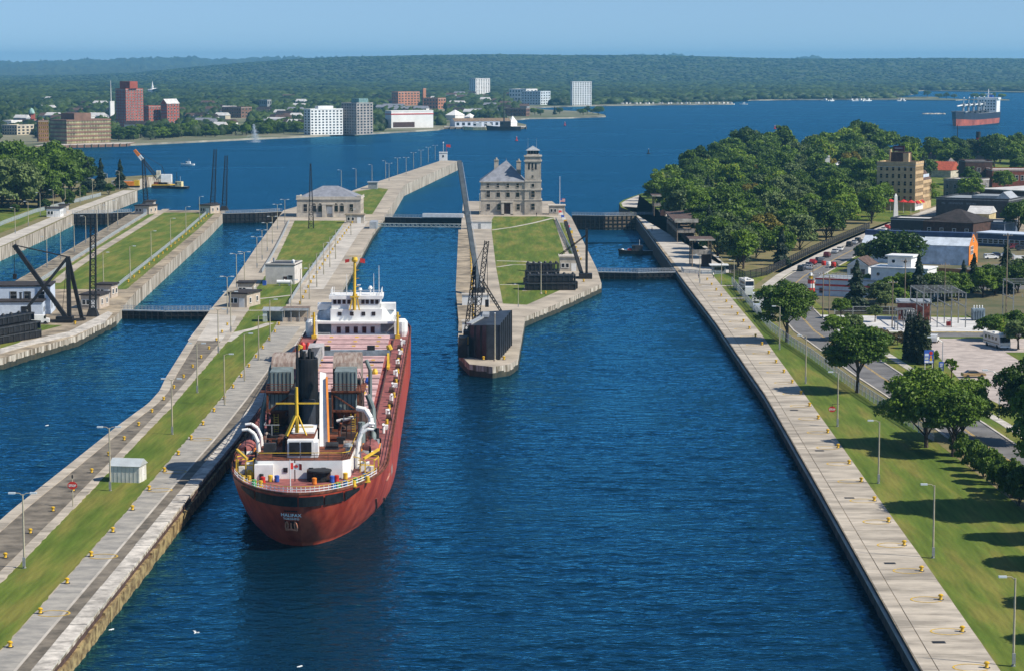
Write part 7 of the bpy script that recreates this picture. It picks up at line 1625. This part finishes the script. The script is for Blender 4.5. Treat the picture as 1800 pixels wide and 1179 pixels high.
wbt = boat('dark workboat with red gear floating inside the southern lock', G(1118,447,-3.4), -3.4, math.pi/2-.1, 12, 3.6, BLACK, DKGREY, 'workboat'); MB().lathe((0,2.2,1.2), [(.8,0),(.9,.6),(.3,.9)], 9).build('red_gear', REDP, wbt); MB().lathe((0,4.8,1.2), [(.5,0),(.5,.5),(.2,.7)], 9).build('white_fender', WHITE, wbt)
boat('small white motorboat alone on the river right of the floating crane', G(330,291,LZ), LZ, 1.4, 9, 3, WHITE, WHITE, 'motorboat')
boat('white cabin cruiser far out beside the right shore', G(1307,184.5,LZ), LZ, 1.5, 14, 4, WHITE, WHITE, 'motorboat')
boat('white and yellow tugboat at the far wharf', G(838,229,LZ), LZ, 1.5, 26, 8, M('tug_cream',(.6,.5,.25),.7), FWH, 'tugboat')
boat('white cabined tugboat behind the other at the far wharf', G(856,228,LZ), LZ, 1.7, 22, 7, WOOD, FWH, 'tugboat')
cb_ = boat('black crane barge with tall mast at the wharf end', G(886,229.5,LZ), LZ, 1.57, 34, 10, BLACK, BLACK, 'crane_barge'); MB().tube((0,0,3),(0,0,38),.8,.3).build('tall_mast', DKGREY, cb_)
for i in range(26):
    x = 1085 + i*8.0 + random.uniform(-2,2); t = boat(f'white pleasure boat in the far marina row, {nth(i)} from the left', G(x, 185.4-random.uniform(0,.6)-(x-1085)*.005, LZ), LZ, random.uniform(0,3), random.uniform(10,16), 4.5, FWH, FWH, 'pleasure_boat', 'far marina boats')
for i in range(9):
    x = (1450,1462,1497,1505,1512,1518,1526,1583,1588)[i]; boat(f'white boat at the far right marina, {nth(i)} from the left', G(x,178.2,LZ), LZ, random.uniform(0,3), 16, 5, FWH, FWH, 'pleasure_boat', 'far right marina boats')
# floating crane barge
fc = thing('floating_crane', 'yellow edged crane barge with striped boom off the left bank', 'crane barge', (*G(287,331,LZ), LZ), .05)
MB().box(-6,6.5,-4,4,-.5,1.6).build('barge', BLACK, fc); MB().box(-6.1,6.6,-4.1,4.1,1.6,1.95).build('deck_edge', SHY, fc); MB().box(-1,4.6,-2.5,2.5,3.2,7.4).build('machinery_house', WHITE, fc); MB().box(-3.5,-1.2,-1.5,1,5,9.5).build('operator_cab', M('cab_cream',(.6,.55,.42),.6), fc); MB().lathe((0,0,1.9), [(2.4,0),(2.2,1.3)], 12).build('turntable', BLACK, fc); MB().box(-5,-2.5,-2,2,1.9,3.2).build('deck_gear', RUST, fc)
bt0 = Vector((-2.6,-.5,5)); Yc = G(287,331,LZ)[1]; bt1 = Vector((xat(Yc,238,LZ)-G(287,331,LZ)[0], 0, zat(Yc,264)-LZ)); 
m = MB(); lat(m, bt0, bt0.lerp(bt1,.66), 1.6, 1.2, 12, .2); m.build('boom', DKGREY, fc); m = MB(); lat(m, bt0.lerp(bt1,.66), bt0.lerp(bt1,.8), 1.2, 1.1, 3, .4); m.build('boom_section', WHITE, fc); m = MB(); lat(m, bt0.lerp(bt1,.8), bt1, 1.1, .8, 4, .4); m.build('boom_tip', ORANGE, fc)
MB().tube((-.5,0,12),bt1,.12).bar((1,0,7),(-.5,0,12),.3).build('boom_stay', BLACK, fc)
tg = boat('small yellow and white work tug beside the crane barge', G(314,332,LZ), LZ, 1.3, 11, 5, BLACK, M('tug_yellow',(.62,.52,.28),.7), 'work_tug'); MB().tube((0,1,2),(0,1,9),.15).build('mast_pole', BLACK, tg)
for i, (x, y, c) in enumerate(((908,248,REDP),(993,221,REDP),(1362,227,REDP),(1140,271,BLACK))):
    o = thing('buoy', ('red channel buoy left above the lookout tower','red buoy off the wharf','red buoy off the right shore','small dark buoy in mid river')[i], 'buoy', (*G(x,y,LZ), LZ)); MB().lathe((0,0,-.3), [(1.2,0),(1.3,.8),(.5,1.2),(.4,3.4),(.05,3.9)], 10).build('float', c, o); MB().lathe((0,0,3.5), [(.3,0),(.3,.4)], 8).build('lantern', WHITE, o)
# fountain off the far park
fo = thing('fountain', 'white water jet fountain off the far waterfront park', 'fountain', (*G(449,251,LZ), LZ)); m = MB(); hh = zat(G(449,251,LZ)[1],219)-LZ
for k in range(1700):
    t = random.random()**1.3; r_ = (.3+2.4*(1-t)**1.3)*abs(random.gauss(0,.55)); a_ = random.uniform(0,6.28); z_ = hh*t; s = random.uniform(.1,.28); x, y = r_*math.cos(a_)*2.6-1.2*t, r_*math.sin(a_)*2
    m.add([(x-s,y,z_-s),(x+s,y,z_-s),(x,y,z_+s*1.4),(x,y+s,z_)], [(0,1,2),(0,2,3),(1,3,2)])
sp_o = m.build('spray', alpha_mat('spray_white',(.8,.82,.84),.35), fo); sp_o['kind'] = 'stuff'
# pier head hut at the end of the long pier, beacons
o = building('pier_head_hut', 'white hut with beacon at the tip of the long river pier', G(772,283), G(786,283), 6, 4.6, WHITE, DKGREY, 'flat', [('F',1,1,1.0,1.0,2.4,0,GREY)], cat='hut', parapet=.6); MB().tube((0,3,5),(0,3,11),.12).lathe((0,3,11), [(.4,0),(.4,.8)], 8).build('beacon_mast', WHITE, o); MB().add([(2,3,8.6),(4.6,3.3,8.2),(4.6,3.3,10),(2,3,10.2)], [(0,1,2,3)]).tube((2,3,5),(2,3,10.3),.08).build('red_flag', REDP, o)
building('pier_shed', 'small grey shed on the river pier beside the grass end', G(647,333), G(663,333), 5, 3.2, GREY, GALV, 'slab', cat='shed')
o = thing('orange_machine', 'orange and yellow construction machine on the far left bank', 'construction machine', (*G(233,330), GZ)); MB().box(-4,1,-1.6,1.6,.9,3).build('body', ORANGE, o); MB().box(1,3.4,-1.4,1.4,.9,3.6).build('cab', YEL, o); MB().box(-4,3.4,-1.8,-1.1,0,.9).box(-4,3.4,1.1,1.8,0,.9).build('track', BLACK, o); MB().bar((-3.6,0,2.6),(-7,0,4.4),.5).bar((-7,0,4.4),(-9,0,1.2),.4).build('arm', ORANGE, o)
o = thing('container', 'grey storage container left of the orange machine', 'container', (*G(214,328), GZ)); MB().box(-5,5,-1.4,1.4,0,2.8).build('shell', GREY, o)
for k in range(12): MB().box(-4.8+k*.8,-4.5+k*.8,-1.48,-1.4,.1,2.7).build('corrugation', GALV, o)
building('waterside_pavilion', 'low white pavilion at the waterside beyond the park trees', G(1249,313), G(1280,313), 14, 4.5, FWH, TARROOF, 'slab', cat='pavilion')
t = building('park_tower', 'short white round-topped tower rising from the park trees', G(1449,325), G(1458,325), 4, 14, FWH, FWH, 'flat', cat='tower', parapet=.4); building('park_hall', 'white domed hall roof among the park trees', G(1466,325), G(1494,325), 12, 9, FWH, FWH, 'hip', cat='hall', roofh=3)
o = thing('obelisk', 'pale obelisk monument at the end of the park road', 'obelisk', (*G(1574,388), GZ)); MB().add([(-1.0,-1.0,0),(1.0,-1.0,0),(1.0,1.0,0),(-1.0,1.0,0),(-.55,-.55,9.6),(.55,-.55,9.6),(.55,.55,9.6),(-.55,.55,9.6),(0,0,10.8)], [(0,1,5,4),(1,2,6,5),(2,3,7,6),(3,0,4,7),(4,5,8),(5,6,8),(6,7,8),(7,4,8)]).build('shaft', FWH, o); MB().box(-1.6,1.6,-1.6,1.6,0,1.2).build('plinth', STONE_D, o)
# ================================================================ people
def person_mesh(top, legs):
    bm_ = MB(); 
    bm_.lathe((0,0,.0), [(.09,0),(.10,.1),(.08,.45),(.12,.8),(.17,.95)], 8, 1)
    return None
def person(p, label, topc, rz=0, s=1.0, z=GZ):
    me = bpy.data.meshes.new('body')
    V = [(0,0,.95),(0,0,1.2),(0,0,1.42),(0,0,1.5),(0,-.01,1.62),(0,-.02,1.76),(.11,0,.9),(.12,.02,.5),(.12,0,.08),(.13,-.16,.04),(-.11,0,.9),(-.13,-.05,.5),(-.13,.05,.08),(-.14,-.11,.04),(.2,0,1.4),(.26,-.03,1.12),(.25,-.12,.88),(-.2,0,1.4),(-.27,-.02,1.12),(-.25,-.08,.88)]
    E = [(0,1),(1,2),(2,3),(3,4),(4,5),(0,6),(6,7),(7,8),(8,9),(0,10),(10,11),(11,12),(12,13),(2,14),(14,15),(15,16),(2,17),(17,18),(18,19)]
    r_ = [.16,.15,.16,.06,.10,.07,.10,.07,.05,.045,.10,.07,.05,.045,.07,.045,.035,.07,.045,.035]
    me.from_pydata(V, E, []); o = bpy.data.objects.new('t', me); COL.objects.link(o); md = o.modifiers.new('s', 'SKIN'); 
    for i, sv in enumerate(me.skin_vertices[0].data): sv.radius = (r_[i], r_[i]*.8); sv.use_root = (i == 0)
    o.modifiers.new('d', 'SUBSURF').levels = 1
    dg = bpy.context.evaluated_depsgraph_get(); m2 = bpy.data.meshes.new_from_object(o.evaluated_get(dg)); bpy.data.objects.remove(o)
    for m_ in (M('skin',(.45,.27,.19),.7,.05,2), M('top_'+topc, CARC[topc], .9,.1,3), M('trousers',(.03,.04,.08),.9,.1,3)): m2.materials.append(m_)
    for f in m2.polygons:
        z_ = f.center.z; x = abs(f.center.x); f.material_index = 0 if (z_ > 1.46 or (x > .2 and z_ < 1.1)) else (1 if z_ > .93 else 2)
    t = thing('person', label, 'person', (*p, z), rz, None, s); inst('body', m2, t); MB().lathe((0,.01,1.66), [(.1,0),(.115,.06),(.09,.14),(.02,.17)], 10).build('hair', M('dark_hair',(.03,.02,.015),.9), t)
person(G(943,381), 'person in dark clothes walking before the tower building', 'black', .5)
person(G(1146,408), 'person in a red top near the lock edge on the terrace', 'red', 2)
person(G(1254,489), 'person in a white top standing by the terrace railing', 'white', 1)
person(G(1228,489), 'person in a grey top at the terrace corner', 'silver', -1)
# gulls over the water
for i, (x, y, z_) in enumerate(((345,1113,.5),(195,1107,.15),(82,748,.15),(526,1172,.15))):
    o = thing('gull', ('white gull flying low over the near water','white gull resting on the water near the left wall','small white gull on the left channel','small gull on the water at the bottom edge')[i], 'gull', (*G(x,y,z_), z_), .6)
    MB().lathe((0,0,0), [(.02,-.02),(.1,.02),(.12,.08),(.02,.16)], 8).tube((-.28,0,.07),(.3,0,.1),.05,.09,8).build('body', WHITE, o); MB().lathe((.34,0,.1), [(.02,-.06),(.07,0),(.02,.07)], 7).build('head', WHITE, o)
    if i == 0: MB().add([(-.12,.05,.1),(.14,.05,.1),(.1,.45,.3),(-.08,.8,.22),(-.14,.45,.28)], [(0,1,2,3,4)]).add([(-.12,-.05,.1),(.14,-.05,.1),(.1,-.45,.3),(-.08,-.8,.22),(-.14,-.45,.28)], [(4,3,2,1,0)]).build('wing', WHITE, o)
# far woods (after the far buildings, so that they stay clear)
pts = []; n_try = 60000
lo, hi = math.log(1990), math.log(7200)
us = rng.uniform(lo, hi, n_try); xs = rng.uniform(-60, 1860, n_try)
for u, px in zip(us, xs):
    D = math.exp(u); sd = shoreD(px)
    if D < sd + 45 + (70 if 200 < px < 545 else 0): continue
    if 925 < px < 1065 and D < 3500*(CAMZ-LZ)/70.9: continue
    if any(a < px < b and c < D < d for a, b, c, d in CLEAR): continue
    if px < 930 and D < 3600 and math.sin(px*.05+D*.004)*math.sin(D*.011+px*.013) > .45: continue
    r = D/ (520 if D < 3500 else 360) * rng.uniform(.5, 1.4); r = min(max(r, 3.0), 18)
    h = min(r, 4.2)*rng.uniform(.7, 1.7)
    pts.append(((px-900)/F*D, D, LZ+1.2+h*.75, r, h, D < 2500))
hx_, hr_, hd0, hd1 = HILLS[0]
for _ in range(15000):
    D = math.exp(rng.uniform(math.log(6300), math.log(hd1))); px = rng.uniform(-60, 1860); t = min(1, max(0, (D-hd0)/(hd1-hd0))); s_ = t*t*(3-2*t)
    z = LZ+1.2 + (zat(hd1, float(np.interp(px, hx_, hr_)))-(LZ+1.2))*s_; r = rng.uniform(6, 17)
    pts.append(((px-900)/F*D, D, z+1, r, rng.uniform(1.5, 4)*(1 if t < .93 else .4), False))
wd = inst('town_woods', mass(pts, 'town_woods')); struct(wd, 'stuff'); wd['label'] = 'dense green woods and garden trees filling the town across the river'
# front-row waterfront trees, each its own object
for i in range(44):
    px = 205 + i*7.6 + random.uniform(-2,2) 
    if any(a < px < b and c+280 < shoreD(px)+60 < d for a, b, c, d in CLEAR): continue
    D = shoreD(px) + random.uniform(70, 170); s = random.uniform(.7, 1.15)
    tree(TP[i % 6], ((px-900)/F*D, D), s, f'rounded tree along the far waterfront park, {nth(i)} of its row', group='far waterfront trees', z=LZ+1.6, zs=.9)
for i, (x, yq) in enumerate(sorted(((1655,176.4),(1668,176.2),(1682,176.3),(1718,176.5),(1732,176.4),(1748,176.5),(1766,176.4),(1612,172.2),(1634,172.2)))):
    tree(TB[i % 6], (G(x,yq,LZ)[0], G(x,yq,LZ)[1]+25), 1.15, f'low tree on the far marsh islets, {nth(i)} from the left', group='far islet trees', z=LZ+1.2, zs=.7)
for i, (x, yq) in enumerate(((975,204),(984,203),(1020,203),(1032,204),(1042,203),(1052,204.5),(1025,206),(950,206),(940,205))):
    tree(TB[i % 6] if i else TC[0], G(x,yq,LZ), random.uniform(.7,1.1), f'small tree on the far grassy spit, {nth(i)} of its group', group='far spit trees', z=LZ+1.2, zs=.8)
# ================================================================ haze
hz = MB().box(-4800, 4800, -450, 18400, -12, 140).build('haze', None) if False else None
m = bpy.data.materials.new('haze_air'); m.use_nodes = True; n = m.node_tree.nodes; n.remove(n['Principled BSDF'])
pv = n.new('ShaderNodeVolumePrincipled'); pv.inputs['Color'].default_value = (.24,.66,1,1); pv.inputs['Density'].default_value = 6.2e-5; pv.inputs['Anisotropy'].default_value = .2
m.node_tree.links.new(pv.outputs[0], n['Material Output'].inputs['Volume'])
hz = MB().box(-16500, 16500, -500, 18600, -60, 140).build('haze', m); struct(hz, 'stuff'); hz['label'] = 'thin blue air over river and hills'
for o in list(bpy.data.objects):
    for k in ('_W','_D'):
        if k in o: del o[k]
